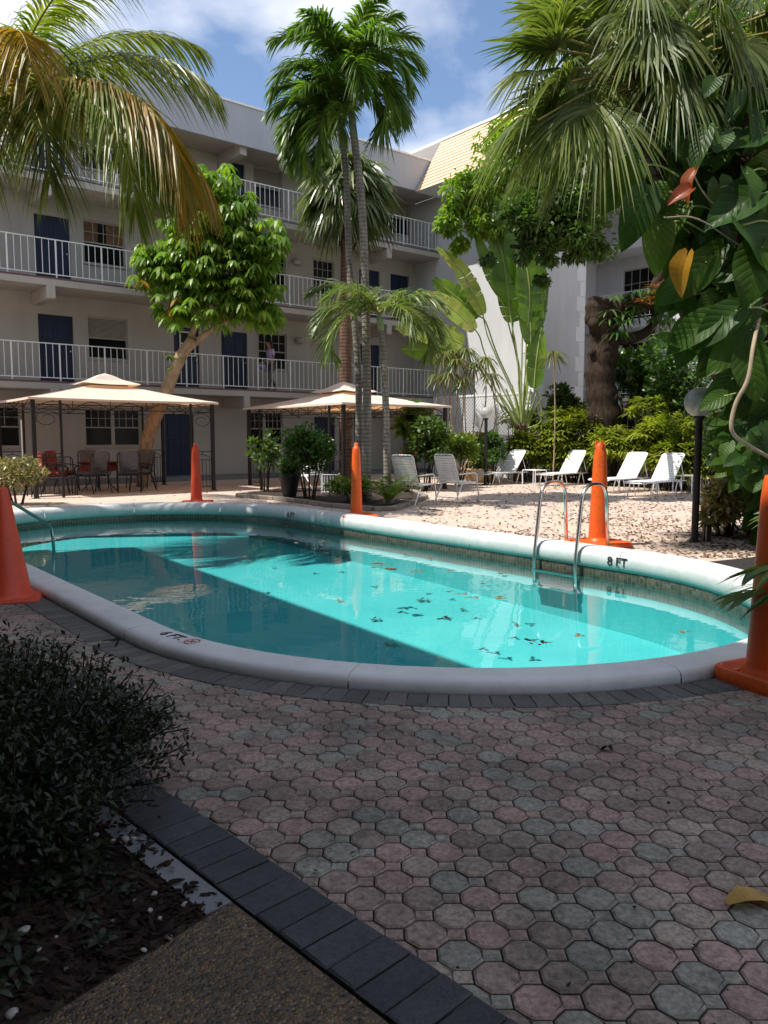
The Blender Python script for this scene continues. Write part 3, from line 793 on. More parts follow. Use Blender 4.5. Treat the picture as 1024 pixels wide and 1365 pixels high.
def add_window(par, fr, x0, x1, z0, z1, kind='blind', yoff=0.0, name='window'):
    y = 0.08 + yoff; t = 0.035
    f = MB(); fb = lambda a, b: f.box(a, b, fr)
    fb((x0, y - 0.02, z0), (x0 + t, y + 0.03, z1)); fb((x1 - t, y - 0.02, z0), (x1, y + 0.03, z1))
    fb((x0 + t, y - 0.02, z0), (x1 - t, y + 0.03, z0 + t)); fb((x0 + t, y - 0.02, z1 - t), (x1 - t, y + 0.03, z1))
    zm = z0 + (z1 - z0) * 0.48
    fb((x0 + t, y - 0.015, zm), (x1 - t, y + 0.025, zm + 0.035))
    if kind == 'double': fb(((x0 + x1) / 2 - 0.05, y - 0.022, z0 + t), ((x0 + x1) / 2 + 0.05, y + 0.028, z1 - t))
    if kind in ('grid', 'double', 'curtain'):
        nv = 7 if kind == 'double' else 3
        for k in range(1, nv + 1):
            xx = x0 + (x1 - x0) * k / (nv + 1)
            fb((xx - 0.008, y + 0.0, zm + 0.035), (xx + 0.008, y + 0.018, z1 - t))
        fb((x0 + t, y + 0.001, (zm + z1) / 2 - 0.008), (x1 - t, y + 0.019, (zm + z1) / 2 + 0.008))
    w = f.build(name, M['wall'] if kind != 'plain' else M['white'], par)
    p_ = MB(); p_.quad(fr(x0 + 0.01, y + 0.02, z0 + 0.01), fr(x1 - 0.01, y + 0.02, z0 + 0.01), fr(x1 - 0.01, y + 0.02, z1 - 0.01), fr(x0 + 0.01, y + 0.02, z1 - 0.01))
    p_.build('pane', M['dark_in'], w)
    if kind in ('blind', 'curtain'):
        b = MB(); zz = z1 - t
        if kind == 'blind':
            lo = zm + 0.03
            while zz > lo:
                b.box((x0 + t, y - 0.006, zz - 0.026), (x1 - t, y + 0.012, zz - 0.004), fr); zz -= 0.034
        else:
            nf = 14
            for k in range(nf):
                xa = x0 + t + (x1 - x0 - 2 * t) * k / nf; xb = x0 + t + (x1 - x0 - 2 * t) * (k + 1) / nf
                if 0.35 < (k + .5) / nf < 0.6: continue
                b.quad(fr(xa, y + 0.018, zm + 0.04), fr(xb, y + 0.006 if k % 2 else y + 0.016, zm + 0.04), fr(xb, y + 0.006 if k % 2 else y + 0.016, z1 - t), fr(xa, y + 0.018, z1 - t))
        b.build('blinds' if kind == 'blind' else 'curtains', M['blind' if kind == 'blind' else 'curtain'], w)
    return w
def railing(par, P, Q, z, h=1.0, step=0.165, post=1.205, off=0.0, mat='white'):
    """railing from P to Q (xy), floor at z"""
    P = np.array(P[:2]); Q = np.array(Q[:2]); L = np.linalg.norm(Q - P); u = (Q - P) / L; v = np.array([-u[1], u[0]])
    fr = lambda x, y, zz: np.array([*(P + u * x + v * y), zz])
    g = MB(); g.box((0, -0.02, z + h - 0.025), (L, 0.02, z + h), fr); g.box((0, -0.012, z + 0.075), (L, 0.012, z + 0.1), fr)
    x = off
    posts = []
    while x < L:
        g.box((x - 0.017, -0.0175, z), (x + 0.017, 0.0175, z + h - 0.002), fr); posts.append(x); x += post
    x = off
    while x < L:
        for k in range(1, 7):
            xx = x + k * post / 7
            if xx < L: g.box((xx - 0.0075, -0.0075, z + 0.09), (xx + 0.0075, 0.0075, z + h - 0.02), fr)
        x += post
    return g.build('railing', M[mat], par)

FL = [0.13, 2.83, 5.53, 8.17]           # floor levels
main = thing('apartment_building', U(10, 23.2), 'long pale three storey apartment wing with white railed galleries and blue doors', 'building')
mfr = lambda x, y, z: U(x, 23.2 + y, z)
ops = []; doors = []; wins = []
for lv in (1, 2, 3):
    z = FL[lv]
    for k in range(-1, 3):
        dd = 6.42 + 5.6 * k
        doors.append((dd, dd + 0.95, z, False))
    if lv == 3: wl_ = [(7.75, 8.95, 'blind'), (13.3, 14.4, 'blind'), (2.1, 3.3, 'grid'), (18.9, 20.1, 'blind')]
    if lv == 2: wl_ = [(7.75, 8.95, 'curtain'), (13.4, 14.5, 'grid'), (2.1, 3.3, 'grid'), (15.62, 16.5, 'grid')]
    if lv == 1: wl_ = [(7.78, 8.95, 'blind'), (13.4, 14.5, 'grid'), (2.1, 3.3, 'grid')]
    for (x0, x1, k) in wl_: wins.append((x0, x1, z + 0.8, z + 2.0, k))
doors.append((10.4, 11.25, FL[1], True)); doors.append((4.3, 5.2, FL[1], False)); doors.append((19.1, 20.0, FL[2], False))
doors.append((10.03, 11.0, FL[0], False)); doors.append((15.6, 16.5, FL[0], False))
wins += [(7.61, 9.26, FL[0] + 0.95, FL[0] + 2.05, 'double'), (4.3, 5.85, FL[0] + 0.95, FL[0] + 2.05, 'grid'), (12.9, 14.3, FL[0] + 0.95, FL[0] + 2.05, 'double')]
wins = [w for w in wins if not (w[0] > 18.8 and w[2] < 8)]
doors = [q for q in doors if not any(abs(q[2] + 0.8 - w[2]) < 0.2 and q[0] < w[1] and q[1] > w[0] for w in wins)]
ops = [(q[0], q[1], q[2], q[2] + 1.93) for q in doors] + [(w[0], w[1], w[2], w[3]) for w in wins]
g = MB(); wall_open(g, -3.0, 20.3, 0.0, 10.2, ops, mfr)
g.quad(mfr(-3, 9, 0), mfr(-3, 0, 0), mfr(-3, 0, 10.2), mfr(-3, 9, 10.2)); g.quad(mfr(-3, 9, 0), mfr(23, 9, 0), mfr(23, 9, 10.2), mfr(-3, 9, 10.2))
g.build('wall', M['wall'], main)
for q in doors: add_door(main, mfr, q[0], q[1], q[2], window=q[3])
for w in wins: add_window(main, mfr, *w)
for w in wins:
    g = MB(); g.bbox((w[0] - 0.05, -0.045, w[2] - 0.06), (w[1] + 0.05, 0.02, w[2] - 0.004), 0.008, mfr); g.build('window_sill', M['wall'], main)
g = MB(); g.dbox(-3, 20.28, 22.3, 23.19, -0.05, FL[0]); g.build('ground_walk', M['concrete'], main)
for lv in (1, 2, 3):
    z = FL[lv]
    g = MB(); g.dbox(-3, 20.29, 21.80, 23.195, z - 0.22, z - 0.055); g.build('gallery_slab', M['wall'], main)
    g = MB(); g.dbox(-3, 20.29, 21.83, 23.19, z - 0.054, z); g.build('slab_edge_tiles', M['brick_edge'], main)
    railing(main, U(0.55, 21.9), U(20.27, 21.9), z, off=0.0)
    for k in range(-1, 3):
        dd = 6.28 + 5.75 * k
        g = MB(); g.bbox((dd, 21.78, z - 0.56), (dd + 0.22, 23.19, z - 0.222), 0.012, lambda x, y, zz: U(x, y, zz))
        g.build('bracket', M['wall'], main)
for (dd, zz) in ((14.94, FL[1] + 1.83), (14.85, FL[2] + 1.75), (9.6, FL[3] + 1.8), (3.6, FL[1] + 1.8)):
    g = MB(); c = mfr(dd, -0.02, zz)
    fr = lambda x, y, z2, c=c: c + U(x, y, z2)
    g.lathe([(0.001, -0.11), (0.12, -0.10), (0.16, -0.02), (0.14, 0.05), (0.05, 0.09), (0.001, 0.09)], tuple(c + U(0, -0.12)), 14)
    g.box((-0.08, -0.005, -0.08), (0.08, 0.03, 0.08), fr)
    g.build('wall_lamp', M['wall'], main, smooth=False)
# roof band
g = MB(); g.dbox(-3, 20.2, 21.6, 21.75, 10.06, 11.2); g.build('fascia', M['fascia'], main)
g = MB(); g.dbox(-3, 20.2, 21.56, 21.80, 11.201, 11.26); g.build('roof_edge_cap', M['white'], main)
g = MB(); g.dbox(-3, 20.29, 21.751, 32, 10.2, 10.45); g.build('roof', M['wall'], main)
g = MB()
for k in range(-1, 3):
    dd = 6.28 + 5.75 * k
    g = MB(); g.dbox(dd, dd + 0.22, 21.76, 23.19, 9.85, 10.199); g.build('roof_beam', M['wall'], main)

# ---- right wing with tan mansard
wing = thing('apartment_building', U(22, 20), 'tall white end wing with corner blocks and a tan sloping mansard roof', 'building')
wfr = lambda x, y, z: U(20.3 + y, x, z)          # face A: x along a
g = MB()
g.dbox(20.3, 22.95, 17.2, 30, 0, 10.2)
g.build('wall', M['wing_wall'], wing)
for (cd, ca, sgn) in ((20.3, 17.2, 1), (22.95, 17.2, -1)):
    g = MB(); z = 0.02; k = 0
    while z < 9.9:
        w = 0.48 if k % 2 else 0.30
        if sgn > 0:
            g.bbox((cd - 0.012, ca - 0.012, z), (cd + w, ca + (0.78 - w), z + 0.50), 0.006, lambda x, y, zz: U(x, y, zz))
        else:
            g.bbox((cd - w, ca - 0.012, z), (cd + 0.012, ca + (0.78 - w), z + 0.50), 0.006, lambda x, y, zz: U(x, y, zz))
        z += 0.515; k += 1
    g.build('corner_blocks', M['white'], wing)
# mansard, overlapping boards
g = MB(); nb = 14; db, zb, dt, zt = 18.9, 10.0, 20.15, 12.0
for k in range(nb):
    f0, f1 = k / nb, (k + 1) / nb
    d0, z0 = db + (dt - db) * f0, zb + (zt - zb) * f0; d1, z1 = db + (dt - db) * f1, zb + (zt - zb) * f1
    a0 = 15.8 + (d0 - db); a1 = 15.8 + (d1 - db)
    lip = 0.022
    # side facing the courtyard
    g.quad(U(d0 - lip, 21.55, z0), U(d0 - lip, a0 - lip, z0), U(d1, a1, z1), U(d1, 21.55, z1))
    g.quad(U(d0, 21.55, z0 - .0), U(d0, a0, z0), U(d0 - lip, a0 - lip, z0), U(d0 - lip, 21.55, z0))
    g.quad(U(d0 - lip, a0 - lip, z0), U(24.3, a0 - lip, z0), U(24.3, a1, z1), U(d1, a1, z1))
g.build('mansard', M['tan'], wing)
g = MB(); g.poly([U(18.9, 21.55, 10.0), U(18.9, 15.8, 10.0), U(24.3, 15.8, 10.0), U(24.3, 21.55, 10.0)]); g.build('soffit', M['white'], wing)
g = MB(); g.dbox(20.10, 24.3, 17.0, 30, 12.0, 12.08); g.build('roof_edge_cap', M['white'], wing)
g = MB(); g.quad(U(18.9, 21.55, 10.0), U(20.15, 21.55, 12.0), U(24.3, 21.55, 12.0), U(24.3, 21.55, 10.0)); g.build('mansard_end', M['wall'], wing)

# ---- block behind the trees on the right
blk = thing('apartment_building', U(26, 15), 'white balconied block half hidden behind the big tree trunk on the right', 'building')
bfr = lambda x, y, z: U(x, 19.0 + y, z)
bfr2 = lambda x, y, z: U(26.0 + y, 19.0 - x, z)
ops1 = [(23.9, 25.0, z + 0.5, z + 2.0) for z in FL[:3]]
ops2 = [(1.2 + k * 4.2, 2.6 + k * 4.2, z + 0.02, z + 2.05) for z in FL[:3] for k in range(3)]
g = MB(); wall_open(g, 22.95, 26.0, 0, 10.4, ops1, bfr); wall_open(g, 0, 14.0, 0, 10.4, ops2, bfr2); g.build('wall', M['wing_wall'], blk)
for o_ in ops1: add_window(blk, bfr, *o_, 'blind')
for o_ in ops2: add_window(blk, bfr2, *o_, 'grid', name='balcony_door')
for z in FL[1:3] + [8.3]:
    g = MB(); g.box((0.0, -1.3, z - 0.3), (14, -0.002, z), bfr2); g.build('balcony', M['wing_wall'], blk)
    if z < 8.2: railing(blk, U(24.75, 18.9), U(24.75, 5), z)
g = MB(); g.dbox(24.5, 40, 4.5, 24, 10.41, 11.2); g.build('roof', M['fascia'], blk)

# ---- the wing the photographer stands beside; it shades the near paving
near = thing('apartment_building', U(-2.2, 2), 'white gallery wing behind the camera that shades the near paving', 'building')
nfr = lambda x, y, z: U(-2.2 - y, x, z)
nd = [(1.0 + 5.6 * k, 1.95 + 5.6 * k, z, z + 1.93) for k in range(-2, 3) for z in (0.02, 2.72, 5.42)]
nw = [(2.6 + 5.6 * k, 3.9 + 5.6 * k, z + 0.8, z + 2.0) for k in range(-2, 3) for z in (0.02, 2.72, 5.42)]
g = MB(); wall_open(g, -14, 14.7, 0, 8.4, nd + nw, nfr); g.dbox(-9, -2.35, 14.5, 14.7, 0, 8.4); g.dbox(-9, -2.35, -14, -13.8, 0, 8.4); g.build('wall', M['wall'], near)
for o_ in nd: add_door(near, nfr, o_[0], o_[1], o_[2])
for o_ in nw: add_window(near, nfr, *o_, 'grid')
for z in (2.72, 5.42):
    g = MB(); g.dbox(-2.195, 0.5, -14, 14.7, z - 0.25, z); g.build('gallery_slab', M['wall'], near)  # unseen slabs, drawn out overhead to darken the near paving
    railing(near, U(0.42, 14.6), U(0.42, -13.9), z)
g = MB(); g.dbox(-10, -0.1, -14.2, 14.9, 8.0, 8.8); g.build('roof', M['fascia'], near)

# ================================================================== objects
def bent(pts, r=0.03, n=5):
    """polyline with rounded corners"""
    P = [np.asarray(p, float) for p in pts]; out = [P[0]]
    for i in range(1, len(P) - 1):
        a = P[i - 1] - P[i]; b = P[i + 1] - P[i]; la, lb = np.linalg.norm(a), np.linalg.norm(b)
        q = min(r, la * 0.45, lb * 0.45); s0 = P[i] + a / la * q; s1 = P[i] + b / lb * q
        for k in range(n + 1):
            t = k / n; out.append((1 - t) ** 2 * s0 + 2 * t * (1 - t) * P[i] + t * t * s1)
    out.append(P[-1]); return np.array(out)

# ---- traffic cones
def slim_cone(x, y, label, mat='cone', worn=False, h=1.22, bw=0.29, rot=0.2, tray=False, s=1.0):
    t = thing('traffic_cone', (x, y, 0), label, 'traffic cone', 'orange traffic cones round the pool', rot)
    g = MB(); r0, r1 = 0.135 * s, 0.082 * s
    prof = [(r0 * 1.28, 0.05), (r0 * 1.22, 0.085), (r0 * 1.02, 0.10), (r0, 0.12), (r1 + 0.01, h - 0.20), (r1, h - 0.10), (r1 * 0.9, h - 0.075), (r1 * 0.62, h - 0.07), (r1 * 0.58, h - 0.02), (r1 * 0.45, h), (0.001, h)]
    # extra rings along the shaft
    pr = prof[:4] + [(r0 + (r1 + 0.01 - r0) * k / 8, 0.12 + (h - 0.32) * k / 8) for k in range(1, 8)] + prof[4:]
    if worn: pr = [p_ for p_ in pr if p_[1] < h - 0.11] + [(r1 * 0.95, h - 0.11), (r1 * 0.8, h - 0.04), (r1 * 0.45, h - 0.02), (r1 * 0.3, h - 0.10), (0.001, h - 0.12)]
    g.lathe(pr, seg=28)
    o = g.build('cone_body', M[mat], t, smooth=True, local=True)
    if worn:
        k = MB()
        for an in (0.3, 1.6, 2.9, 4.4):
            p0 = np.array([math.cos(an) * r1 * .8, math.sin(an) * r1 * .8, h - 0.08]); p1 = p0 * np.array([0.9, 0.9, 1]) + [0, 0, 0.07 + 0.02 * math.sin(an * 5)]
            k.tube([p0, p1], [0.022, 0.008], 5)
        k.build('torn_tip', M[mat], t, local=True)
    b = MB()
    if tray:
        w = bw + 0.1; k = 0.09
        # square tray with raised rounded rim
        def sq(hw, z, rc):
            out = []
            for (cx, cy, t0) in ((hw - rc, hw - rc, 0), (-hw + rc, hw - rc, math.pi / 2), (-hw + rc, -hw + rc, math.pi), (hw - rc, -hw + rc, 1.5 * math.pi)):
                for q in range(6): a_ = t0 + q / 5 * math.pi / 2; out.append((cx + rc * math.cos(a_), cy + rc * math.sin(a_), z))
            return out
        rings = [sq(w, 0.0, .08), sq(w + .008, .03, .08), sq(w + .006, .085, .08), sq(w - .012, .098, .075), sq(w - .02, .088, .06), sq(w - .028, .055, .05), sq(r0 * 1.3, .055, r0)]
    else:
        def sq(hw, z, rc):
            out = []
            for (cx, cy, t0) in ((hw - rc, hw - rc, 0), (-hw + rc, hw - rc, math.pi / 2), (-hw + rc, -hw + rc, math.pi), (hw - rc, -hw + rc, 1.5 * math.pi)):
                for q in range(6): a_ = t0 + q / 5 * math.pi / 2; out.append((cx + rc * math.cos(a_), cy + rc * math.sin(a_), z))
            return out
        w = bw
        rings = [sq(w, 0, .06), sq(w, .055, .06), sq(w - .012, .068, .05), sq(w - .06, .07, .05), sq(r0 * 1.2, .072, r0)]
    n = len(rings[0]); b.add(np.concatenate(rings), sum([ringfaces(i, n) for i in range(len(rings) - 1)], []))
    b.build('cone_base', M[mat], t, local=True, smooth=True)
    return t
slim_cone(-3.76, 15.6, 'tall slim red cone at the far left end of the pool beside the patio canopy', 'cone_red', h=1.22, rot=0.1, s=0.84, bw=.31)
slim_cone(-0.46, 12.95, 'tall slim orange cone at mid pool in front of the paired palm trunks', h=1.25, rot=0.35, s=.74, bw=.31)
slim_cone(2.66, 9.62, 'tall slim orange cone with a torn tip behind the pool ladder', worn=True, h=1.30, rot=0.35, s=.87, bw=.31)
slim_cone(2.10, 4.15, 'tall slim orange cone on a square tray at the right edge, half out of frame', h=1.22, rot=0.445, tray=True, s=0.88, bw=0.11)
# wide cone at left
t = thing('traffic_cone', (-3.16, 6.42, 0), 'wide red cone with a broad tapering body standing by the left rim', 'traffic cone', 'orange traffic cones round the pool', 0.3)
g = MB(); g.lathe([(0.235, 0.03), (0.215, 0.045), (0.20, 0.07)] + [(0.20 - 0.145 * k / 10, 0.07 + 0.85 * k / 10) for k in range(1, 11)] + [(0.045, 0.935), (0.03, 0.94), (0.028, 0.90), (0.001, 0.88)], seg=32)
g.build('cone_body', M['cone_red'], t, smooth=True, local=True)
g = MB(); g.bbox((-0.29, -0.29, 0.0), (0.29, 0.29, 0.035), 0.012); g.build('cone_base', M['cone_red'], t, local=True)

# ---- pool ladder and hand rail
t = thing('pool_ladder', (2.2, 9.3, 0), 'stainless steel pool ladder of two hooped rails beside the orange cone', 'pool ladder')
def hoop(pd, wd, lab):
    deck_p, top, wat = pd
    g = MB(); path = bent([np.array(wat) + [0, 0, -0.30], wat, top[0], top[1], deck_p], 0.16, 9); g.tube(path, 0.0225, 12)
    return g.build('rail', M['steel'], t, smooth=True)
inD = np.array([DX, DY, 0]); al = np.array([-DY, DX, 0])
for (aa, nm) in ((6.16, 0), (5.55, 1)):
    base = U(7.34, aa, 0)
    P0 = base + inD * 0.02 + np.array([0, 0, -0.42]); P1 = base + [0, 0, -0.1]; 
    hw = base + np.array([0, 0, 0]) + inD * 0.0
    T0 = base + inD * 0.12 + np.array([0, 0, 0.80]); T1 = base + inD * 0.56 + np.array([0, 0, 0.80]); B1 = base + inD * 0.62 + np.array([0, 0, 0.0])
    g = MB(); g.tube(bent([P0, P1, T0, T1, B1], 0.2, 10), 0.0225, 12); r_ = g.build('rail', M['steel'], t, smooth=True)
    g = MB(); g.lathe([(0.024, 0.0), (0.05, 0.0), (0.045, 0.012), (0.024, 0.02)], tuple(B1 + [0, 0, 0.005]), 14); g.build('flange', M['steel'], r_, smooth=True)
for zz in (-0.26, -0.45):
    g = MB(); A_ = U(7.35, 5.55, zz); B_ = U(7.35, 6.16, zz); w_ = inD * 0.05
    g.box((0, -0.05, -0.012), (1, 0.05, 0.012), lambda x, y, z_: A_ + (B_ - A_) * x + inD * y + np.array([0, 0, z_])); g.build('tread', M['steel'], t)
t = thing('hand_rail', (-4.6, 10.2, 0), 'single bent steel hand rail dipping into the left end of the pool', 'hand rail')
g = MB(); g.tube(bent([at(2, 735, 9.2) , at(-2, 668, 9.3), at(15, 669, 9.6), at(69, 702, 10.6), at(72, 722, 10.6) + [0, 0, -0.25]], 0.08, 8), 0.021, 12); g.build('rail', M['steel'], t, smooth=True)

# ---- pole lamps
def pole_lamp(x, y, h, label, rg=0.165):
    t = thing('pole_lamp', (x, y, 0), label, 'lamp', 'black pole lamps with clear globes')
    g = MB(); g.tube([(0, 0, 0), (0, 0, h - rg * 1.1)], 0.045, 14); g.lathe([(0.045, 0), (0.09, 0.0), (0.09, 0.015), (0.05, 0.03), (0.045, 0.03)], seg=16)
    g.build('pole', M['iron'], t, local=True)
    g = MB(); g.lathe([(0.046, h - rg * 1.18), (0.07, h - rg * 1.12), (0.07, h - rg * 0.93), (0.05, h - rg * 0.9)], seg=18); g.build('collar', M['iron'], t, local=True, smooth=True)
    g = MB(); pr = [(max(0.001, rg * math.sin(q)), h - rg * math.cos(q)) for q in np.linspace(0.30, math.pi, 22)]; g.lathe(pr, seg=32)
    g.build('globe', M['globe'], t, local=True, smooth=True)
    g = MB(); g.lathe([(0.02, h - rg), (0.03, h - rg * .9), (0.035, h - rg * .3), (0.02, h + rg * .15), (0.001, h + rg * .2)], seg=12); g.build('bulb', M['white'], t, local=True, smooth=True)
m, N, L, b = newmat('clear_globe')
b.inputs['Roughness'].default_value = 0.06; b.inputs['Base Color'].default_value = (0.55, 0.55, 0.52, 1)
nz = noise(N, L, 9, 6, 0.7); rr = ramp(N, L, nz.outputs[0], [(0.35, 0.42), (0.7, 0.78)])
tp = N.new('ShaderNodeBsdfTransparent'); tp.inputs[0].default_value = (0.85, 0.87, 0.86, 1); ms = N.new('ShaderNodeMixShader')
L.new(rr.outputs[0], ms.inputs[0]); L.new(tp.outputs[0], ms.inputs[1]); L.new(b.outputs[0], ms.inputs[2])
L.new(ms.outputs[0], [n for n in N if n.type == 'OUTPUT_MATERIAL'][0].inputs[0]); M['globe'] = m
pole_lamp(4.02, 10.02, 1.79, 'large clear globe lamp on a black pole beside the right hand shrub', 0.19)
pole_lamp(2.86, 22.0, 2.02, 'small distant globe lamp on a black pole in front of the lattice', 0.165)
g = MB(); g.bbox((-0.05, -0.04, 0), (0.05, 0.04, 0.22), 0.01)
t = thing('outlet_post', (4.19, 10.05, 0), 'small dark outlet box on a stake at the foot of the lamp pole', 'outlet')
g.build('box', M['iron'], t, local=True); g = MB(); g.tube([(-0.03, -0.05, 0), (-0.03, -0.05, 0.2)], 0.008, 6); g.build('stake', M['metal_grey'], t, local=True)

# ---- white strap furniture
GL = 'white strap sun loungers in a row'
def lounger():
    t = thing('sun_lounger', (0, 0, 0), 'x', 'sun lounger', GL)
    w = 0.29; zs = 0.33; r = 0.0145; hx, hz = 0.62, 0.96
    for sg in (-1, 1): pass
    g = MB()
    g.tube(bent([(0.55, -w, zs), (-1.05, -w, zs), (-1.12, -w, zs - 0.02), (-1.12, w, zs - 0.02), (-1.05, w, zs), (0.55, w, zs), (0.55, -w, zs)], 0.06, 4), r, 7); g.build('seat_frame', M['white'], t, local=True, smooth=True)
    g = MB(); g.tube(bent([(0.0, -w + .01, zs + .01), (hx * .78, -w + .01, hz), (hx * .78, w - .01, hz), (0.0, w - .01, zs + .01)], 0.09, 6), r, 7)
    bf = g.build('back_frame', M['white'], t, local=True, smooth=True)
    g = MB(); n = 12
    for k in range(n):
        f = (k + 0.6) / (n + 0.7); x = hx * .78 * f; z = zs + .01 + (hz - zs) * f; dx, dz = hx * .78 / n * 0.36, (hz - zs) / n * 0.36
        g.box((-1, -1, -1), (1, 1, 1), lambda a, b_, c, x=x, z=z: np.array([x + dx * a - 0.012 * c * .5, b_ * (w + 0.004), z + dz * a + .010 * c * .35]))
    g.build('back_straps', M['vinyl'], t, local=True)
    g = MB(); n = 16
    for k in range(n):
        x = -1.06 + 1.06 * (k + 0.5) / n; g.box((x - .026, -w - .015, zs + .008), (x + .026, w + .015, zs + .019))
    g.build('seat_straps', M['vinyl'], t, local=True)
    for xx in (-0.78, 0.22):
        for sg in (-1, 1):
            g = MB(); g.tube(bent([(xx - .16, sg * w, 0.0), (xx - .05, sg * w, zs - .01), (xx + .05, sg * w, zs - .01), (xx + .16, sg * w, 0.0)], 0.07, 4), r, 7)
            g.build('leg', M['white'], t, local=True, smooth=True)
    g = MB(); g.tube(bent([(0.36, -w * .9, 0.72), (0.52, -w * .9, zs), (0.52, w * .9, zs), (0.36, w * .9, 0.72)], 0.04, 3), 0.01, 6); g.build('back_support', M['white'], t, local=True, smooth=True)
    return t
lt = lounger()
for i, (px_, Y, lb, ry) in enumerate(((677, 22.6, 'white strap lounger beside the cream bowl planter, first in the row', 0.0), (758, 22.2, 'white strap lounger between the small white table and the torn tip cone', 0.05),
                              (836, 19.4, 'white strap lounger just right of the torn tip cone, half behind the next one', -0.03), (884, 18.2, 'white strap lounger nearest the globe lamp pole, last in the row', 0.0))):
    o = lt if i == 0 else copy_tree(lt)
    q = at(px_, 600, Y); o.location = (q[0], Y, 0); o.rotation_euler = (0, 0, YAW + ry); o['label'] = lb
def side_table(label, x, y, rz, src=[]):
    if src: t = copy_tree(src[0])
    else:
        t = thing('side_table', (0, 0, 0), 'x', 'side table', 'small white side tables between the loungers'); s = .23
        g = MB(); g.tube(bent([(-s, 0, .43), (-s, -s, .43), (s, -s, .43), (s, s, .43), (-s, s, .43), (-s, 0, .43)], .04, 3), .012, 6)
        for k in range(8): yy = -s + 2 * s * (k + .5) / 8; g.box((-s, yy - .02, .43), (s, yy + .02, .441))
        g.build('table_top', M['vinyl'], t, local=True)
        for a in (-1, 1):
            for b_ in (-1, 1):
                g = MB(); g.tube([(a * s, b_ * s, 0), (a * s, b_ * s, .43)], .014, 7); g.build('leg', M['white'], t, local=True)
        src.append(t)
    t.location = (x, y, 0); t.rotation_euler = (0, 0, rz); t['label'] = label; return t
q = at(713, 600, 21.8); side_table('small white table between the two farthest white loungers', q[0], 21.8, YAW)
q = at(917, 600, 18.6); side_table('small white table behind the globe lamp pole', q[0], 18.6, YAW + .1)
GC = 'white strap armchairs'
def chair():
    t = thing('pool_chair', (0, 0, 0), 'x', 'chair', GC)
    w = .25; zs = .40; r = .0135
    # +x is the way the sitter faces
    g = MB(); g.tube(bent([(.0 - .05, -w, zs), (-.27, -w, 1.0), (-.27, w, 1.0), (-.05, w, zs)], .08, 5), r, 7); g.build('back_frame', M['white'], t, local=True, smooth=True)
    g = MB(); n = 11
    for k in range(n):
        f = (k + .6) / (n + .6); x = -.05 - .22 * f; z = zs + .6 * f
        g.box((-1, -1, -1), (1, 1, 1), lambda a, b_, c, x=x, z=z: np.array([x - .0075 * a + .006 * c, b_ * (w + .004), z + .020 * a + .003 * c]))
    g.build('back_straps', M['vinyl'], t, local=True)
    g = MB(); n = 9
    for k in range(n):
        x = -.02 + .5 * (k + .5) / n; g.box((x - .023, -w - .01, zs + .005 + .02 * k / n), (x + .023, w + .01, zs + .016 + .02 * k / n))
    g.build('seat_straps', M['vinyl'], t, local=True)
    g = MB(); g.tube(bent([(-.05, -w, zs), (.5, -w, zs + .02), (.5, w, zs + .02), (-.05, w, zs)], .05, 4), r, 7); g.build('seat_frame', M['white'], t, local=True, smooth=True)
    for sg in (-1, 1):
        g = MB(); g.tube(bent([(.56, sg * (w + .03), 0), (.46, sg * (w + .03), .62), (-.12, sg * (w + .03), .60)], .08, 5), r, 7); g.build('arm', M['white'], t, local=True, smooth=True)
        g = MB(); g.tube([(-.24, sg * (w + .015), 0), (.02, sg * (w + .015), zs + .01)], r, 7); g.build('leg', M['white'], t, local=True, smooth=True)
    g = MB(); g.tube([(-.15, -w, .13), (-.15, w, .13)], .01, 6); g.build('stretcher', M['white'], t, local=True)
    return t
ct = chair()
for i, (x, y, rz, lb) in enumerate(((0.50, 15.25, 0.95, 'white strap armchair nearest the planter with its back to the pool'), (1.38, 15.9, 0.80, 'white strap armchair to the right of the nearer armchair'),
                                    (-1.72, 18.9, 2.6, 'white strap armchair under the second canopy behind the round shrub'))):
    o = ct if i == 0 else copy_tree(ct)
    o.location = (x, y, 0); o.rotation_euler = (0, 0, rz); o['label'] = lb
# small white metal rack behind the shrub
t = thing('metal_rack', (at(440, 600, 18.0)[0], 18.0, 0), 'low white slatted rack behind the round shrub under the second canopy', 'rack')
g = MB(); s = .2
for zz in (.08, .48): g.tube([(-s, 0, zz), (s, 0, zz)], .012, 6)
for k in range(7): xx = -s + 2 * s * k / 6; g.tube([(xx, 0, .08), (xx, 0, .48)], .009, 5)
for a in (-s, s): g.tube([(a, 0, 0), (a, 0, .5)], .014, 6)
for a in (-s, s): g.tube([(a, .3, 0), (a, .3, .5), (a, 0, .5)], .012, 6)
g.build('frame', M['white'], t, local=True)

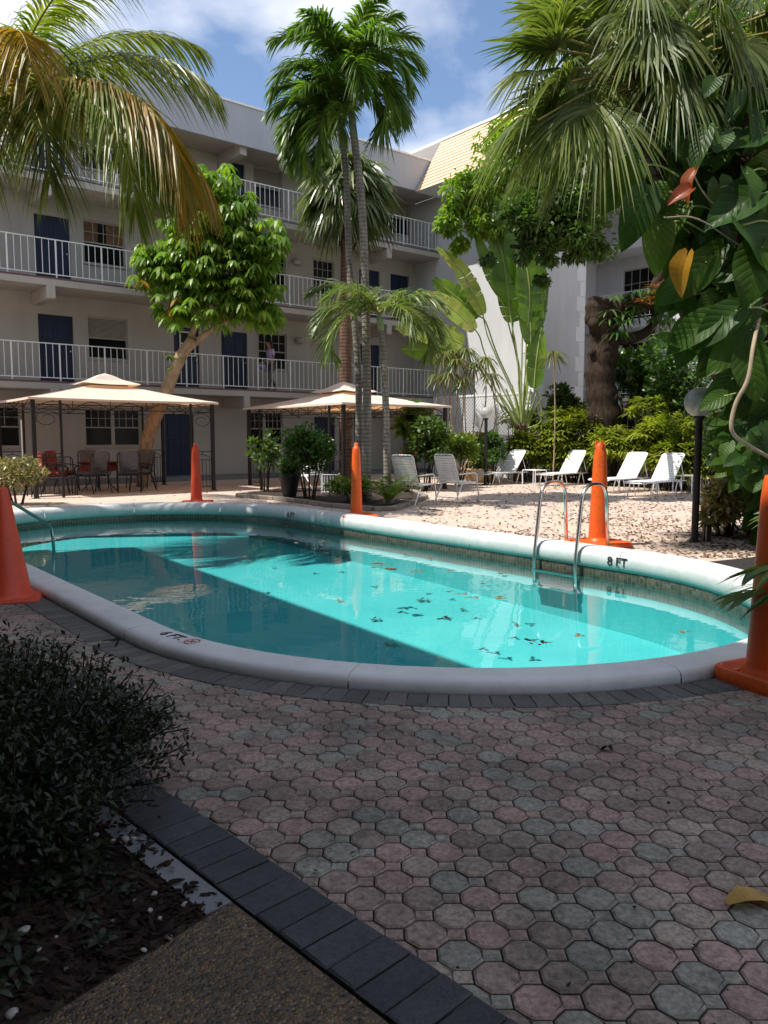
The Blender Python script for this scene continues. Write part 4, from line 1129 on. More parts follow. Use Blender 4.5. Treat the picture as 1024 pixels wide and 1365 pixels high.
# ---- patio canopies
def gazebo(d, a, Sd, Sa, label, ez=2.21, apex=2.92, pair_axis='x'):
    t = thing('patio_canopy', U(d, a), label, 'gazebo', 'cream fabric patio canopies', YAW)
    hx, hy = Sd / 2, Sa / 2; ix, iy = hx - .12, hy - .12
    def rect(sx, sy, z, n=10, sag=0.0):
        out = []
        for (c0, c1) in (((-1, -1), (1, -1)), ((1, -1), (1, 1)), ((1, 1), (-1, 1)), ((-1, 1), (-1, -1))):
            for k in range(n):
                f = k / n; out.append((sx * (c0[0] + (c1[0] - c0[0]) * f), sy * (c0[1] + (c1[1] - c0[1]) * f), z - sag * math.sin(math.pi * f)))
        return out
    g = MB(); rings = []; nr = 9; vr = 0.17
    for k in range(nr + 1):
        f = k / nr; s = 1 - (1 - vr * 1.0) * f
        z = ez + (apex - .30 - ez) * (f ** 1.15)
        rings.append(rect(hx * s, hy * s, z, 10, 0.035 * math.sin(math.pi * f) + 0.012 * (1 - f)))
    n = len(rings[0]); g.add(np.concatenate([np.array(r_) for r_ in rings]), sum([ringfaces(i, n) for i in range(nr)], []))
    g.add(np.concatenate([np.array(rings[0]), np.array(rings[0]) * [1.002, 1.002, 1] - [0, 0, .05]]), ringfaces(0, n))
    g.build('canopy', M['canopy'], t, local=True, smooth=False)
    g = MB(); rings = [rect(hx * .32, hy * .32, apex - .27, 10, .03), rect(hx * .16, hy * .16, apex - .16, 10, .02), rect(hx * .08, hy * .08, apex - .06, 10, 0.0), rect(.01, .01, apex, 10)]
    g.add(np.concatenate([np.array(r_) for r_ in rings]), sum([ringfaces(i, n) for i in range(3)], [])); g.build('vent_canopy', M['canopy'], t, local=True)
    # eave frame with arches
    g = MB()
    for z, r_ in ((ez - .03, .014), (ez - .25, .012)):
        g.tube([(-ix, -iy, z), (ix, -iy, z), (ix, iy, z), (-ix, iy, z), (-ix, -iy, z)], r_, 6)
    def arches(P, Q, m):
        P, Q = np.array(P, float), np.array(Q, float)
        for k in range(m):
            A_, B_ = P + (Q - P) * k / m, P + (Q - P) * (k + 1) / m
            pts = [A_ + (B_ - A_) * f + np.array([0, 0, ez - .25 + .17 * math.sin(math.pi * f)]) for f in np.linspace(0, 1, 9)]
            g.tube(pts, .010, 5)
            for f in (0.5,): c = A_ + (B_ - A_) * f; g.tube([c + [0, 0, ez - .08], c + [0, 0, ez - .03]], .009, 5)
            g.tube([A_ + [0, 0, ez - .25], A_ + [0, 0, ez - .03]], .010, 5)
    mx, my = max(3, round(Sd / .85)), max(3, round(Sa / .85))
    for (P, Q, m_) in (((-ix, -iy, 0), (ix, -iy, 0), mx), ((ix, -iy, 0), (ix, iy, 0), my), ((ix, iy, 0), (-ix, iy, 0), mx), ((-ix, iy, 0), (-ix, -iy, 0), my)): arches(P, Q, m_)
    for (a_, b_) in ((-1, -1), (1, -1), (1, 1), (-1, 1)):
        g.tube([(a_ * ix, b_ * iy, ez - .03), (a_ * hx * .17, b_ * hy * .17, apex - .32)], .014, 6)
    g.tube(rect(hx * .2, hy * .2, apex - .30, 3) + [rect(hx * .2, hy * .2, apex - .30, 3)[0]], .012, 6)
    g.build('roof_frame', M['gaziron'], t, local=True)
    for (a_, b_) in ((-1, -1), (1, -1), (1, 1), (-1, 1)):
        cx, cy = a_ * ix, b_ * iy
        g = MB(); g.tube([(cx, cy, 0), (cx, cy, ez - .03)], .055, 8); g.bbox((cx - .07, cy - .07, 0), (cx + .07, cy + .07, .02), .004); g.build('post', M['gaziron'], t, local=True)
        q = (cx - a_ * .58, cy) if pair_axis == 'x' else (cx, cy - b_ * .58)
        g = MB(); g.tube([(q[0], q[1], 0), (q[0], q[1], ez - .03)], .032, 8); g.build('post', M['gaziron'], t, local=True)
        P, Q = np.array([cx, cy, 0.]), np.array([q[0], q[1], 0.])
        g = MB(); g.tube([P + [0, 0, .98], Q + [0, 0, .98]], .013, 6); g.tube([P + [0, 0, .78], Q + [0, 0, .78]], .011, 6); g.tube([P + [0, 0, .10], Q + [0, 0, .10]], .012, 6)
        g.tube([P + (Q - P) * f + [0, 0, .78 + .13 * math.sin(math.pi * f)] for f in np.linspace(0, 1, 9)], .009, 5)
        for k in range(1, 6): c = P + (Q - P) * k / 6; g.tube([c + [0, 0, .10], c + [0, 0, .78]], .008, 5)
        c = (P + Q) / 2; g.tube([c + [0, 0, .91], c + [0, 0, .98]], .009, 5)
        g.build('lattice_panel', M['gaziron'], t, local=True); g = MB()
        for hgt in (1.75,):       # scroll under the eaves
            pts = [P + (Q - P) * (0.5 + .5 * math.cos(th) * (1 - th / 14)) + np.array([0, 0, hgt + .2 * math.sin(th) * (1 - th / 14)]) for th in np.linspace(0, 9, 26)]
            g.tube(pts, .008, 5)
        g.build('scroll_bracket', M['gaziron'], t, local=True)
    return t
gazebo(6.95, 19.62, 4.5, 3.3, 'cream canopy over the black iron patio set, at the left')
gazebo(12.45, 17.1, 3.5, 4.7, 'cream canopy behind the shrub and paired palm trunks, at mid picture', ez=2.15, apex=2.82, pair_axis='y')

# ---- iron patio furniture under the first canopy
GI = 'black iron patio chairs'
def iron_chair(cush='cushion', wide=.26):
    t = thing('patio_chair', (0, 0, 0), 'x', 'chair', GI); w = wide
    g = MB(); g.tube(bent([(-.22, -w, .42), (-.30, -w, .98), (-.30, w, .98), (-.22, w, .42)], .10, 6), .015, 6)
    for k in range(1, 8): yy = -w + 2 * w * k / 8; g.tube([(-.22, yy, .42), (-.29, yy, .95)], .007, 5)
    th = np.linspace(0, 2 * math.pi, 17); g.tube([(-.262, .13 * math.cos(q_), .72 + .13 * math.sin(q_)) for q_ in th], .009, 5)
    g.build('backrest', M['iron'], t, local=True)
    g = MB(); g.tube([(-.24, -w, .42), (.25, -w, .42), (.25, w, .42), (-.24, w, .42), (-.24, -w, .42)], .014, 6)
    for k in range(1, 7): yy = -w + 2 * w * k / 7; g.tube([(-.24, yy, .42), (.25, yy, .42)], .006, 4)
    g.build('seat_frame', M['iron'], t, local=True)
    for sg in (-1, 1):
        g = MB(); g.tube(bent([(.30, sg * (w + .03), 0), (.24, sg * (w + .03), .42), (.30, sg * (w + .03), .64), (.0, sg * (w + .03), .68), (-.27, sg * (w + .0), .66)], .07, 5), .014, 6); g.build('arm', M['iron'], t, local=True)
        g = MB(); g.tube([(-.36, sg * w, 0), (-.23, sg * w, .42)], .014, 6); g.build('leg', M['iron'], t, local=True)
    g = MB(); g.bbox((-.22, -w + .02, .435), (.26, w - .02, .52), .03); g.build('seat_cushion', M[cush], t, local=True, smooth=True)
    g = MB(); g.bbox((-.02, -w + .04, -.24), (.06, w - .04, .24), .025, lambda x, y, z: np.array([-.235 + x - (z + .24) * .14, y, .77 + z])); g.build('back_cushion', M[cush], t, local=True, smooth=True)
    return t
ic = iron_chair(); ic2 = iron_chair('greycush')
def put(o, d, a, face, label):
    o.location = [float(q_) for q_ in U(d, a)]; o.rotation_euler = (0, 0, YAW + face); o['label'] = label
put(ic, 5.95, 20.0, -0.75, 'black iron chair with red cushions just left of the red covered table')
o = copy_tree(ic); put(o, 5.5, 19.3, 0.1, 'black iron chair with a tan and red cushion behind the thick canopy corner post')
o = ic2; put(o, 7.65, 19.2, 2.8, 'black iron chair with a grey seat right of the table, facing left')
o = copy_tree(ic2); put(o, 8.05, 20.2, -2.4, 'black iron chair with a grey seat standing deepest under the canopy')
o = copy_tree(ic2); put(o, 6.35, 18.95, 1.9, 'black iron chair with a grey cushion nearest the pool, its back to the viewer')
o = copy_tree(ic2); put(o, 7.2, 18.85, 1.2, 'black iron chair with a grey seat nearest the pool, beside the far post pair')
o = copy_tree(ic2); put(o, 6.9, 20.6, -1.5, 'black iron chair with a grey seat behind the table, facing the pool')
t = thing('iron_bench', U(5.35, 18.75), 'low black iron bench between the thick post and the second post', 'bench', None, YAW)
g = MB()
for k in range(9): xx = -.5 + k * .125; g.tube([(xx, .2, .40), (xx, .24, .86)], .008, 5)
g.tube(bent([(-.55, .2, .40), (-.55, .26, .88), (.55, .26, .88), (.55, .2, .40)], .1, 5), .015, 6); g.build('backrest', M['iron'], t, local=True)
g = MB(); g.bbox((-.55, -.22, .38), (.55, .2, .42), .01); g.build('seat', M['iron'], t, local=True)
for a_ in (-.5, .5):
    for b_ in (-.18, .18): g = MB(); g.tube([(a_, b_, 0), (a_, b_, .39)], .015, 6); g.build('leg', M['iron'], t, local=True)
t = thing('patio_table', U(6.75, 19.7), 'dark iron table draped with a red patterned cover under the left canopy', 'table')
g = MB(); g.lathe([(0.001, .70), (.50, .70), (.52, .715), (.50, .73), (.001, .735)], seg=28); g.build('tabletop', M['iron'], t, local=True)
g = MB()
for k in range(4):
    an = k * math.pi / 2 + .4; c_, s_ = math.cos(an), math.sin(an); g.tube(smooth_path([(c_ * .42, s_ * .42, 0), (c_ * .22, s_ * .22, .25), (c_ * .30, s_ * .30, .5), (c_ * .42, s_ * .42, .70)], 5), .014, 6)
g.build('legs', M['iron'], t, local=True)
g = MB(); rings = []
for (r_, z_, wv) in ((.001, .742, 0), (.35, .744, 0), (.40, .735, .01), (.42, .62, .03), (.43, .50, .045)):
    rings.append([((r_ + wv * math.sin(7 * q_)) * math.cos(q_), (r_ + wv * math.sin(7 * q_)) * math.sin(q_), z_) for q_ in np.linspace(0, 2 * math.pi, 56, endpoint=False)])
t2 = thing('table_cover', U(6.75, 19.7, .74), 'red patterned cloth hanging over the round iron table', 'tablecloth'); 
g.add(np.concatenate([np.array(r_) for r_ in rings]) - [0, 0, .74 - .003], sum([ringfaces(i, 56) for i in range(4)], [])); g.build('cloth', M['cushion'], t2, local=True, smooth=True)
t = thing('gift_bag', U(6.70, 19.55, .745), 'small yellow and red basket standing on the red table cloth', 'basket')
g = MB(); g.lathe([(.001, 0), (.10, 0), (.13, .17), (.12, .17), (.10, .02), (.001, .02)], seg=16); g.build('basket_body', M['cream_pot'], t, local=True)
g = MB(); g.tube([(.12 * math.cos(q_), 0, .17 + .1 * math.sin(q_)) for q_ in np.linspace(0, math.pi, 10)], .007, 5); g.build('handle', M['terracotta'], t, local=True)
t = thing('umbrella_pole', at(30, 600, 18.6) * [1, 1, 0], 'thin pale pole standing at the left of the thick canopy post', 'pole')
g = MB(); g.tube([(0, 0, 0), (0, 0, 1.75)], .017, 8); g.lathe([(0.02, 0), (.12, 0), (.12, .03), (.03, .06)], seg=14); g.build('pole', M['white'], t, local=True)

# ---- lattice fence
P_, Q_ = U(19.5, 21.2)[:2], U(19.5, 16.6)[:2]
t = thing('lattice_fence', (*P_, 0), 'white diagonal lattice fence in front of the end wing, behind the lamp', 'fence')
L_f = np.linalg.norm(Q_ - P_); u_ = (Q_ - P_) / L_f; v_ = np.array([-u_[1], u_[0]]); fh = 2.75
ff = lambda x, y, z: np.array([*(P_ + u_ * x + v_ * y), z])
g = MB(); s_ = .135
for lay, sl in ((0.0, 1), (0.012, -1)):
    k = -int(fh / s_) - 1
    while k * s_ < L_f + fh:
        x0 = k * s_; 
        zA, zB = 0.05, fh
        xA, xB = (x0, x0 + (zB - zA)) if sl > 0 else (x0 + (zB - zA), x0)
        pts = []
        # clip in x
        def clip(xa, za, xb, zb):
            if xa > xb: xa, za, xb, zb = xb, zb, xa, za
            if xb < 0 or xa > L_f: return None
            if xa < 0: za += (zb - za) * (0 - xa) / (xb - xa); xa = 0
            if xb > L_f: zb = za + (zb - za) * (L_f - xa) / (xb - xa); xb = L_f
            return xa, za, xb, zb
        c = clip(xA, zA, xB, zB)
        if c and abs(c[2] - c[0]) > .05:
            xa, za, xb, zb = c; w = .020
            g.box((0, 0, 0), (1, 1, 1), lambda x, y, z, xa=xa, za=za, xb=xb, zb=zb: ff(xa + (xb - xa) * x + w * (z - .5) * (-1 if sl > 0 else 1), lay + .008 * y, za + (zb - za) * x + w * 1.0 * (z - .5)))
        k += 1
g.build('lattice_panel', M['white'], t)
g = MB(); g.box((0, -.02, fh - .02), (L_f, .04, fh + .05), ff); g.build('fence_rail', M['white'], t); g = MB(); g.box((0, -.02, .0), (L_f, .04, .06), ff); g.build('fence_rail', M['white'], t)
x = 0
while x <= L_f + .01:
    g = MB(); g.box((x - .04, .021, 0), (x + .04, .10, fh + .02), ff); g.build('fence_post', M['white'], t); x += L_f / 3

# ---- pots
def pot(name, x, y, z, r0, r1, h, mat, label, cat='flower pot', rim=True):
    t = thing(name, (x, y, z), label, cat)
    g = MB(); g.lathe([(.001, 0), (r0, 0), (r0 * 1.02, .02), (r1 * .97, h * .9), (r1 * (1.08 if rim else 1), h * .91), (r1 * (1.08 if rim else 1), h), (r1 * .93, h), (r1 * .88, h * .88), (.001, h * .86)], seg=28); g.build('pot_body', M[mat], t, local=True, smooth=False)
    g = MB(); g.lathe([(.001, h * .885), (r1 * .89, h * .885)], seg=20); g.build('soil', M['soil'], t, local=True); return t
pot('flower_pot', -2.03, 16.75, 0.06, .14, .24, .50, 'blackpot', 'tall glossy black pot standing on the corner of the planting bed')
pot('bowl_planter', at(638, 600, 23.4)[0], 23.4, 0.0, .34, .52, .42, 'cream_pot', 'wide cream bowl planter to the left of the first lounger', 'planter')
pot('flower_pot', at(545, 600, 20.5)[0], 20.5, 0.55, .16, .24, .42, 'terracotta', 'terracotta pot raised on a stand behind the armchairs')
t = thing('plant_stand', (at(545, 600, 20.5)[0], 20.5, 0), 'small wire plant stand holding the terracotta pot', 'plant stand')
g = MB()
for k in range(4): an = k * math.pi / 2 + .5; g.tube([(.22 * math.cos(an), .22 * math.sin(an), 0), (.17 * math.cos(an), .17 * math.sin(an), .54)], .012, 6)
th = np.linspace(0, 2 * math.pi, 17); g.tube([(.18 * math.cos(q_), .18 * math.sin(q_), .54) for q_ in th], .012, 5); g.tube([(.21 * math.cos(q_), .21 * math.sin(q_), .15) for q_ in th], .010, 5); g.build('frame', M['iron'], t, local=True)

# ---- planting bed with stone kerb (mid picture) 
bedp = [(-3.3, 17.6), (-2.0, 16.35), (-0.95, 14.9), (-0.2, 14.2), (0.15, 14.25), (0.45, 15.3), (0.9, 17.2), (0.6, 19.5), (-1.0, 20.5), (-2.6, 19.4)]
g = MB(); g.poly([(x, y, .05) for x, y in bedp]); struct('planting_bed_soil', g, M['soil'])
t = thing('stone_kerb', (-1, 15, 0), 'low weathered stone kerb round the palm planting bed', 'kerb')
g = MB(); bp_ = [np.array(q_) for q_ in bedp]
for i in range(len(bp_)):
    A_, B_ = bp_[i], bp_[(i + 1) % len(bp_)]; l_ = np.linalg.norm(B_ - A_); m_ = max(1, round(l_ / .42)); u2 = (B_ - A_) / l_; v2 = np.array([u2[1], -u2[0]])
    for k in range(m_):
        a0 = l_ * k / m_ + .006; a1 = l_ * (k + 1) / m_ - .006
        g.bbox((a0, -.04, .0), (a1, .08, .085 + R.uniform(-.006, .006)), .012, lambda x, y, z, A_=A_, u2=u2, v2=v2: np.array([*(A_ + u2 * x + v2 * y), z]))
g.build('kerb_stones', M['stone_kerb'], t)

# ================================================================== vegetation
Z1 = np.array([0, 0, 1.0])
def perp(D_):
    """two unit vectors perpendicular to each row of D_: horizontal side, and up-ish"""
    D_ = nrm(D_); S = np.cross(D_, Z1); bad = np.linalg.norm(S, axis=-1) < 1e-3; S[bad] = [1, 0, 0]; S = nrm(S); return S, np.cross(S, D_)
def ribbons(mb, P0, Dr, L, W, prof, us, droop, roll, fold=None):
    """N leaves from points P0 along Dr; droop = fall at the tip (fraction of L)"""
    N = len(P0); us = np.array(us); prof = np.array(prof)
    L = np.broadcast_to(L, (N,)).astype(float); W = np.broadcast_to(W, (N,)).astype(float); droop = np.broadcast_to(droop, (N,)).astype(float)
    P = P0[:, None] + Dr[:, None] * (us[None, :, None] * L[:, None, None]); P = P - Z1 * (droop * L)[:, None, None] * (us ** 2)[None, :, None]
    S, Up = perp(Dr); hw = nrm(S * np.cos(roll)[:, None] + Up * np.sin(roll)[:, None])
    T = nrm(np.gradient(P, axis=1)); h = hw[:, None] - T * np.sum(hw[:, None] * T, axis=-1, keepdims=True); h = nrm(h)
    mb.strips(P, h * (W[:, None, None] * prof[None, :, None]) * 0.5)
def frond(mb, ms, base, az, el, L, bend, nl=70, ll=.6, w=.03, droop=.5, a0=65, a1=25, lift=.15, t0=.12, pr=.018, az2=0.0, exp=1.3, plum=0.0, rs=R):
    M_ = 26; t = np.linspace(0, 1, M_); e = el - bend * t ** exp; a = az + az2 * t
    Dv = np.stack([np.cos(e) * np.cos(a), np.cos(e) * np.sin(a), np.sin(e)], 1); P = base + np.concatenate([[[0, 0, 0]], np.cumsum((Dv[1:] + Dv[:-1]) / 2 * (L / (M_ - 1)), axis=0)])
    if ms is not None: ms.tube(P, np.interp(t, [0, 1], [pr, pr * .15]), 6, False)
    tt = np.linspace(t0, 0.995, nl); tt = np.concatenate([tt, tt]) + rs.uniform(-.3, .3, 2 * nl) / nl; tt = np.clip(tt, 0, 1); side = np.concatenate([np.ones(nl), -np.ones(nl)])
    p = np.stack([np.interp(tt, t, P[:, k]) for k in range(3)], 1); T = nrm(np.stack([np.interp(tt, t, Dv[:, k]) for k in range(3)], 1)); 
    H_ = np.stack([-np.sin(az + az2 * tt), np.cos(az + az2 * tt), 0 * tt], 1); Uv = np.cross(T, H_) * -1; Uv = np.where(Uv[:, 2:3] < 0, -Uv, Uv) if el > -1.2 else Uv
    al_ = np.radians(a0 + (a1 - a0) * tt) + rs.normal(0, .06, 2 * nl)
    lf = lift + rs.normal(0, .08, 2 * nl) + plum * rs.uniform(-1, 1, 2 * nl)
    D_ = nrm(T * np.cos(al_)[:, None] + H_ * (side * np.sin(al_))[:, None] + Uv * lf[:, None])
    u_ = (tt - t0) / (1 - t0); ln = ll * np.clip(np.sin(np.pi * (0.16 + 0.80 * np.clip(u_, 0, 1))), .05, 1) ** .6 * rs.uniform(.88, 1.1, 2 * nl)
    ribbons(mb, p, D_, ln, w, [.5, 1, .85, .5, .05], [0, .25, .55, .8, 1], droop * rs.uniform(.7, 1.3, 2 * nl), rs.uniform(-.5, .5, 2 * nl) + side * .5)
    return P
def fan(mb, ms, hub, Dr, Rr, n=34, spread=150, droop=.35, cup=.15, w=None, base=None, rs=R, tilt=0.0, down=None):
    Dr = nrm(np.array(Dr, float)); S, Up = perp(Dr[None]); S, Up = S[0], Up[0]
    c_, s_ = math.cos(tilt), math.sin(tilt); S, Up = S * c_ + Up * s_, Up * c_ - S * s_
    if base is not None and ms is not None:
        b0 = np.array(base, float); mid = (b0 + hub) / 2 + Z1 * .06 * np.linalg.norm(hub - b0); ms.tube(smooth_path([b0, mid, hub], 5), .014, 5, False)
    ph = np.radians(np.linspace(-spread, spread, n)) + rs.normal(0, .015, n)
    D_ = nrm(Dr * np.cos(ph)[:, None] + S * np.sin(ph)[:, None] + Up * (cup + .12 * np.cos(ph))[:, None])
    ln = Rr * (.78 + .22 * np.cos(ph)) * rs.uniform(.92, 1.05, n); W = w or 2.2 * Rr * math.radians(spread) / n * .8
    us = np.array([0, .3, .5, .72, .88, 1.0]); prof = np.array([.1, .55, .8, .55, .3, .03])
    P = hub + D_[:, None] * (us[None, :, None] * ln[:, None, None]); dr = droop * rs.uniform(.6, 1.4, n)
    P = P - Z1 * (ln * dr)[:, None, None] * (np.clip(us - .35, 0, 1) ** 1.6 * 2.0)[None, :, None]
    nn = nrm(np.cross(D_, nrm(Up + 0 * D_))); roll = np.where(np.arange(n) % 2 == 0, .45, -.45) + rs.uniform(-.25, .25, n)
    h = nn * np.cos(roll)[:, None] + Up * np.sin(roll)[:, None]
    T = nrm(np.gradient(P, axis=1)); hh = nrm(h[:, None] - T * np.sum(h[:, None] * T, axis=-1, keepdims=True))
    mb.strips(P, hh * (W * prof)[None, :, None] * .5)
def cloud(mb, c, rad_, n, size, asp=.45, up=.35, shell=.55, droop=.2, rs=R, prof=(.15, .9, 1, .6, .05)):
    """leaves spread through an uneven ellipsoid"""
    c = np.array(c, float); rad_ = np.array(rad_, float)
    v = nrm(rs.normal(size=(n, 3))); r_ = shell + (1 - shell) * rs.uniform(0, 1, n) ** .5
    P0 = c + v * rad_ * r_[:, None]
    D_ = nrm(v * .7 + rs.normal(size=(n, 3)) * .6 + Z1 * up)
    ribbons(mb, P0, D_, size * rs.uniform(.7, 1.25, n), size * asp, list(prof), [0, .25, .5, .75, 1], droop, rs.uniform(-1.2, 1.2, n))
def clumps(mb, blobs, n_sub, nleaf, size, sub=.42, squash=.8, **kw):
    """blobs = (centre, radius): each blob is broken into uneven sub-clumps of leaves"""
    for (c, r_) in blobs:
        for k in range(n_sub):
            v = nrm(R.normal(size=3)); q = np.array(c) + v * r_ * R.uniform(.35, .85) * np.array([1, 1, squash]); rr = r_ * sub * R.uniform(.6, 1.25)
            cloud(mb, q, (rr, rr, rr * .7), nleaf, size, **kw)
def rosette(mb, c, n, L, W, el, droop, rs=R, prof=(.12, .75, 1, .8, .05), axis=None):
    an = rs.uniform(0, 6.28) + np.linspace(0, 2 * math.pi, n, endpoint=False) + rs.normal(0, .1, n); e = el + rs.normal(0, .12, n)
    D_ = np.stack([np.cos(an) * np.cos(e), np.sin(an) * np.cos(e), np.sin(e)], 1)
    ribbons(mb, np.repeat(np.array(c)[None], n, 0), D_, L * rs.uniform(.85, 1.1, n), W, list(prof), [0, .25, .5, .78, 1], droop, rs.uniform(-.3, .3, n))

# ---- coconut palm at the left
t = thing('coconut_palm', (-8.6, 13.5, 0), 'big coconut palm at the left edge with arching yellow green fronds and orange nuts', 'palm tree')
crown = at(2, 160, 13.6)
g = MB(); pth = smooth_path([(-8.6, 13.5, -.1), (-8.2, 13.5, 2.0), (-7.5, 13.55, 4.2), (-6.9, 13.6, 5.7), tuple(crown - [0, 0, .15])], 8); g.tube(pth, np.interp(np.linspace(0, 1, len(pth)), [0, .08, .8, 1], [.30, .2, .15, .19]), 14); g.build('trunk', M['bark_palm'], t, smooth=True)
g = MB()
for k in range(16): an = k * 2.4; z_ = -.35 + .05 * (k % 7); p0 = crown + [.13 * math.cos(an), .13 * math.sin(an), z_]; g.tube([p0, p0 + [.14 * math.cos(an), .14 * math.sin(an), .28]], [.07, .03], 6)
g.build('old_leaf_bases', M['bark_boot'], t)
FR = [  # az, el, L, bend, kind, az2
    (-8, 42, 3.05, 88, 0, 0), (-18, 30, 3.3, 128, 0, .1), (-24, 24, 3.75, 122, 1, .08), (-38, 14, 3.5, 105, 0, .1), (-30, 22, 3.3, 112, 0, .12), (2, 20, 3.1, 95, 1, -.1), (-52, 8, 2.4, 100, 0, .1), (-75, -5, 2.0, 70, 0, 0),
    (20, 62, 3.0, 80, 0, 0), (60, 55, 3.0, 90, 0, 0), (-30, 66, 2.9, 85, 0, 0), (115, 48, 3.1, 90, 0, 0), (-120, 35, 3.0, 100, 0, 0), (170, 30, 3.0, 100, 0, 0),
    (-95, 50, 2.8, 105, 0, 0), (40, 30, 2.8, 80, 0, 0), (75, 78, 2.6, 50, 0, 0), (-60, 40, 2.7, 110, 1, .1)]
for (az, el, L, be, kd, a2) in FR:
    g, ms = MB(), MB(); frond(g, ms, crown + [.1 * math.cos(rad(az)), .1 * math.sin(rad(az)), 0], rad(az), rad(el), L * 1.32, rad(be), 132, 1.0, .034, .78, 62, 24, .05, .10, .026, a2)
    o = ms.build('frond', M['rachis'], t, smooth=True); g.build('leaflets', M['coco_old' if kd else 'coco'], o)
for k in range(7):
    q = crown + np.array([.36 + .12 * (k % 3) + .04 * k, -.95 + .04 * k, -.30 - .13 * (k % 3)]); g = MB()
    g.lathe([(.001, -.10), (.05, -.085), (.085, -.03), (.088, .03), (.06, .08), (.001, .105)], tuple(q), 12); g.build('coconut', M['coconut'], t, smooth=True)

# ---- paired slender palms in the bed
def tall_palm(base, pts, r0, r1, label, azs, L, ll, matn='veitchia', shaft=.75, nl=64, w=.042, group=None, droop=.5, bark='bark_palm', bend0=75):
    t = thing('slender_palm', (*base, 0), label, 'palm tree', group)
    path = smooth_path([(*base, -.05)] + pts, 8); g = MB(); n = len(path); g.tube(path, np.interp(np.linspace(0, 1, n), [0, .05, 1], [r0 * 1.35, r0, r1]), 12); g.build('trunk', M[bark], t, smooth=True)
    top = path[-1]; dv = nrm(path[-1] - path[-3]); g = MB(); g.tube([top - dv * .02, top + dv * .15, top + dv * shaft * .6, top + dv * shaft], [r1 * 1.05, r1 * 1.4, r1 * 1.15, r1 * .6], 12); g.build('crownshaft', M['crownshaft'], t, smooth=True)
    c = top + dv * shaft * .92; ml, ms = MB(), MB()
    for (az, el) in azs:
        frond(ml, ms, c, rad(az), rad(el), L * R.uniform(.9, 1.08), rad(bend0 + R.uniform(-12, 18) - (el - 40) * .75), nl, ll, w, droop, 62, 22, .35, .10, .018, R.uniform(-.2, .2), plum=.35)
    o = ms.build('crown', M['rachis'], t, smooth=True); ml.build('leaflets', M[matn], o); return t
tall_palm((-.36, 15.9), [tuple(at(489, 500, 15.9)), tuple(at(484, 300, 15.9)), tuple(at(473, 190, 15.9)), tuple(at(468, 150, 15.9))], .092, .066, 'right hand and taller of the paired slender palms, its green crownshaft against the sky',
          [(0, 15), (-35, 30), (-75, 20), (35, 28), (75, 50), (120, 45), (170, 62), (-120, 55), (10, 66), (60, 80), (-60, 72), (-10, 48), (200, 30), (150, 15), (-55, 45), (25, -5), (-20, 2), (100, 70), (240, 60), (0, 82), (180, 76)], 1.68, .60, w=.046, bend0=98, nl=64, droop=.6)
tall_palm((-.55, 16.1), [tuple(at(478, 500, 16.1)), tuple(at(466, 360, 16.1)), tuple(at(462, 240, 16.1)), tuple(at(456, 185, 16.1))], .074, .056, 'left hand and thinner of the paired slender palms, leaning under its twin',
          [(180, 25), (150, 40), (210, 20), (235, 40), (120, 25), (195, 62), (260, 55), (90, 60), (170, 8), (225, 70), (-40, 55), (-80, 15), (160, 60), (190, -5), (240, 5), (130, 5), (175, 45)], 1.45, .54, shaft=.45, w=.046, bend0=100, nl=62, droop=.6)
tall_palm((.07, 15.2), [tuple(at(515, 560, 15.2)), tuple(at(511, 470, 15.2)), tuple(at(508, 440, 15.2))], .075, .05, 'short young palm with drooping pale fronds right of the paired trunks',
          [(185, 30), (205, 10), (150, 35), (-25, 38), (15, 30), (-60, 18), (45, 52), (110, 60), (230, 45), (-5, 12), (170, 58)], 1.55, .52, 'adonidia', .35, 46, .036, droop=.55, bend0=95)

# ---- cabbage palm behind, with fan leaves
def fan_palm(t, c, r_pet, Rf, n, mat, zlo=-.9, zhi=1.2, rs=R, skip=None, droop=.4, nseg=30):
    ml, ms = MB(), MB()
    for k in range(n):
        e = zlo + (zhi - zlo) * (k + .5) / n; a = k * 2.399963 + rs.uniform(-.2, .2); D_ = np.array([math.cos(e) * math.cos(a), math.cos(e) * math.sin(a), math.sin(e)])
        hub = c + D_ * r_pet * rs.uniform(.85, 1.1); Df = nrm(D_ + np.array([0, 0, -.45]) - Z1 * .1)
        fan(ml, ms, hub, Df, Rf * rs.uniform(.85, 1.1), nseg, 120, droop, .15, base=c, tilt=rs.uniform(-.6, .6))
    o = ms.build('crown', M['rachis'], t, smooth=True); ml.build('leaves', M[mat], o)
q = at(462, 256, 24.3); t = thing('cabbage_palm', (-1.2, 24.3, 0), 'stout fan leaved palm behind the paired slender palms, brown trunk', 'palm tree')
g = MB(); pth = smooth_path([(-1.2, 24.3, -.05), (-1.18, 24.3, 4), tuple(q - [0, 0, 1.6]), tuple(q)], 8); g.tube(pth, np.interp(np.linspace(0, 1, len(pth)), [0, .7, 1], [.20, .18, .21]), 14); g.build('trunk', M['bark_red'], t, smooth=True)
g = MB()
for k in range(40): an = k * 2.4; z_ = -1.7 + 1.6 * k / 40; p0 = q + [.17 * math.cos(an), .17 * math.sin(an), z_]; g.tube([p0, p0 + [.12 * math.cos(an), .12 * math.sin(an), .22]], [.05, .03], 5)
g.build('leaf_bases', M['bark_boot'], t)
fan_palm(t, q, .82, .98, 40, 'sabal', -1.0, 1.15, droop=.6, nseg=34)

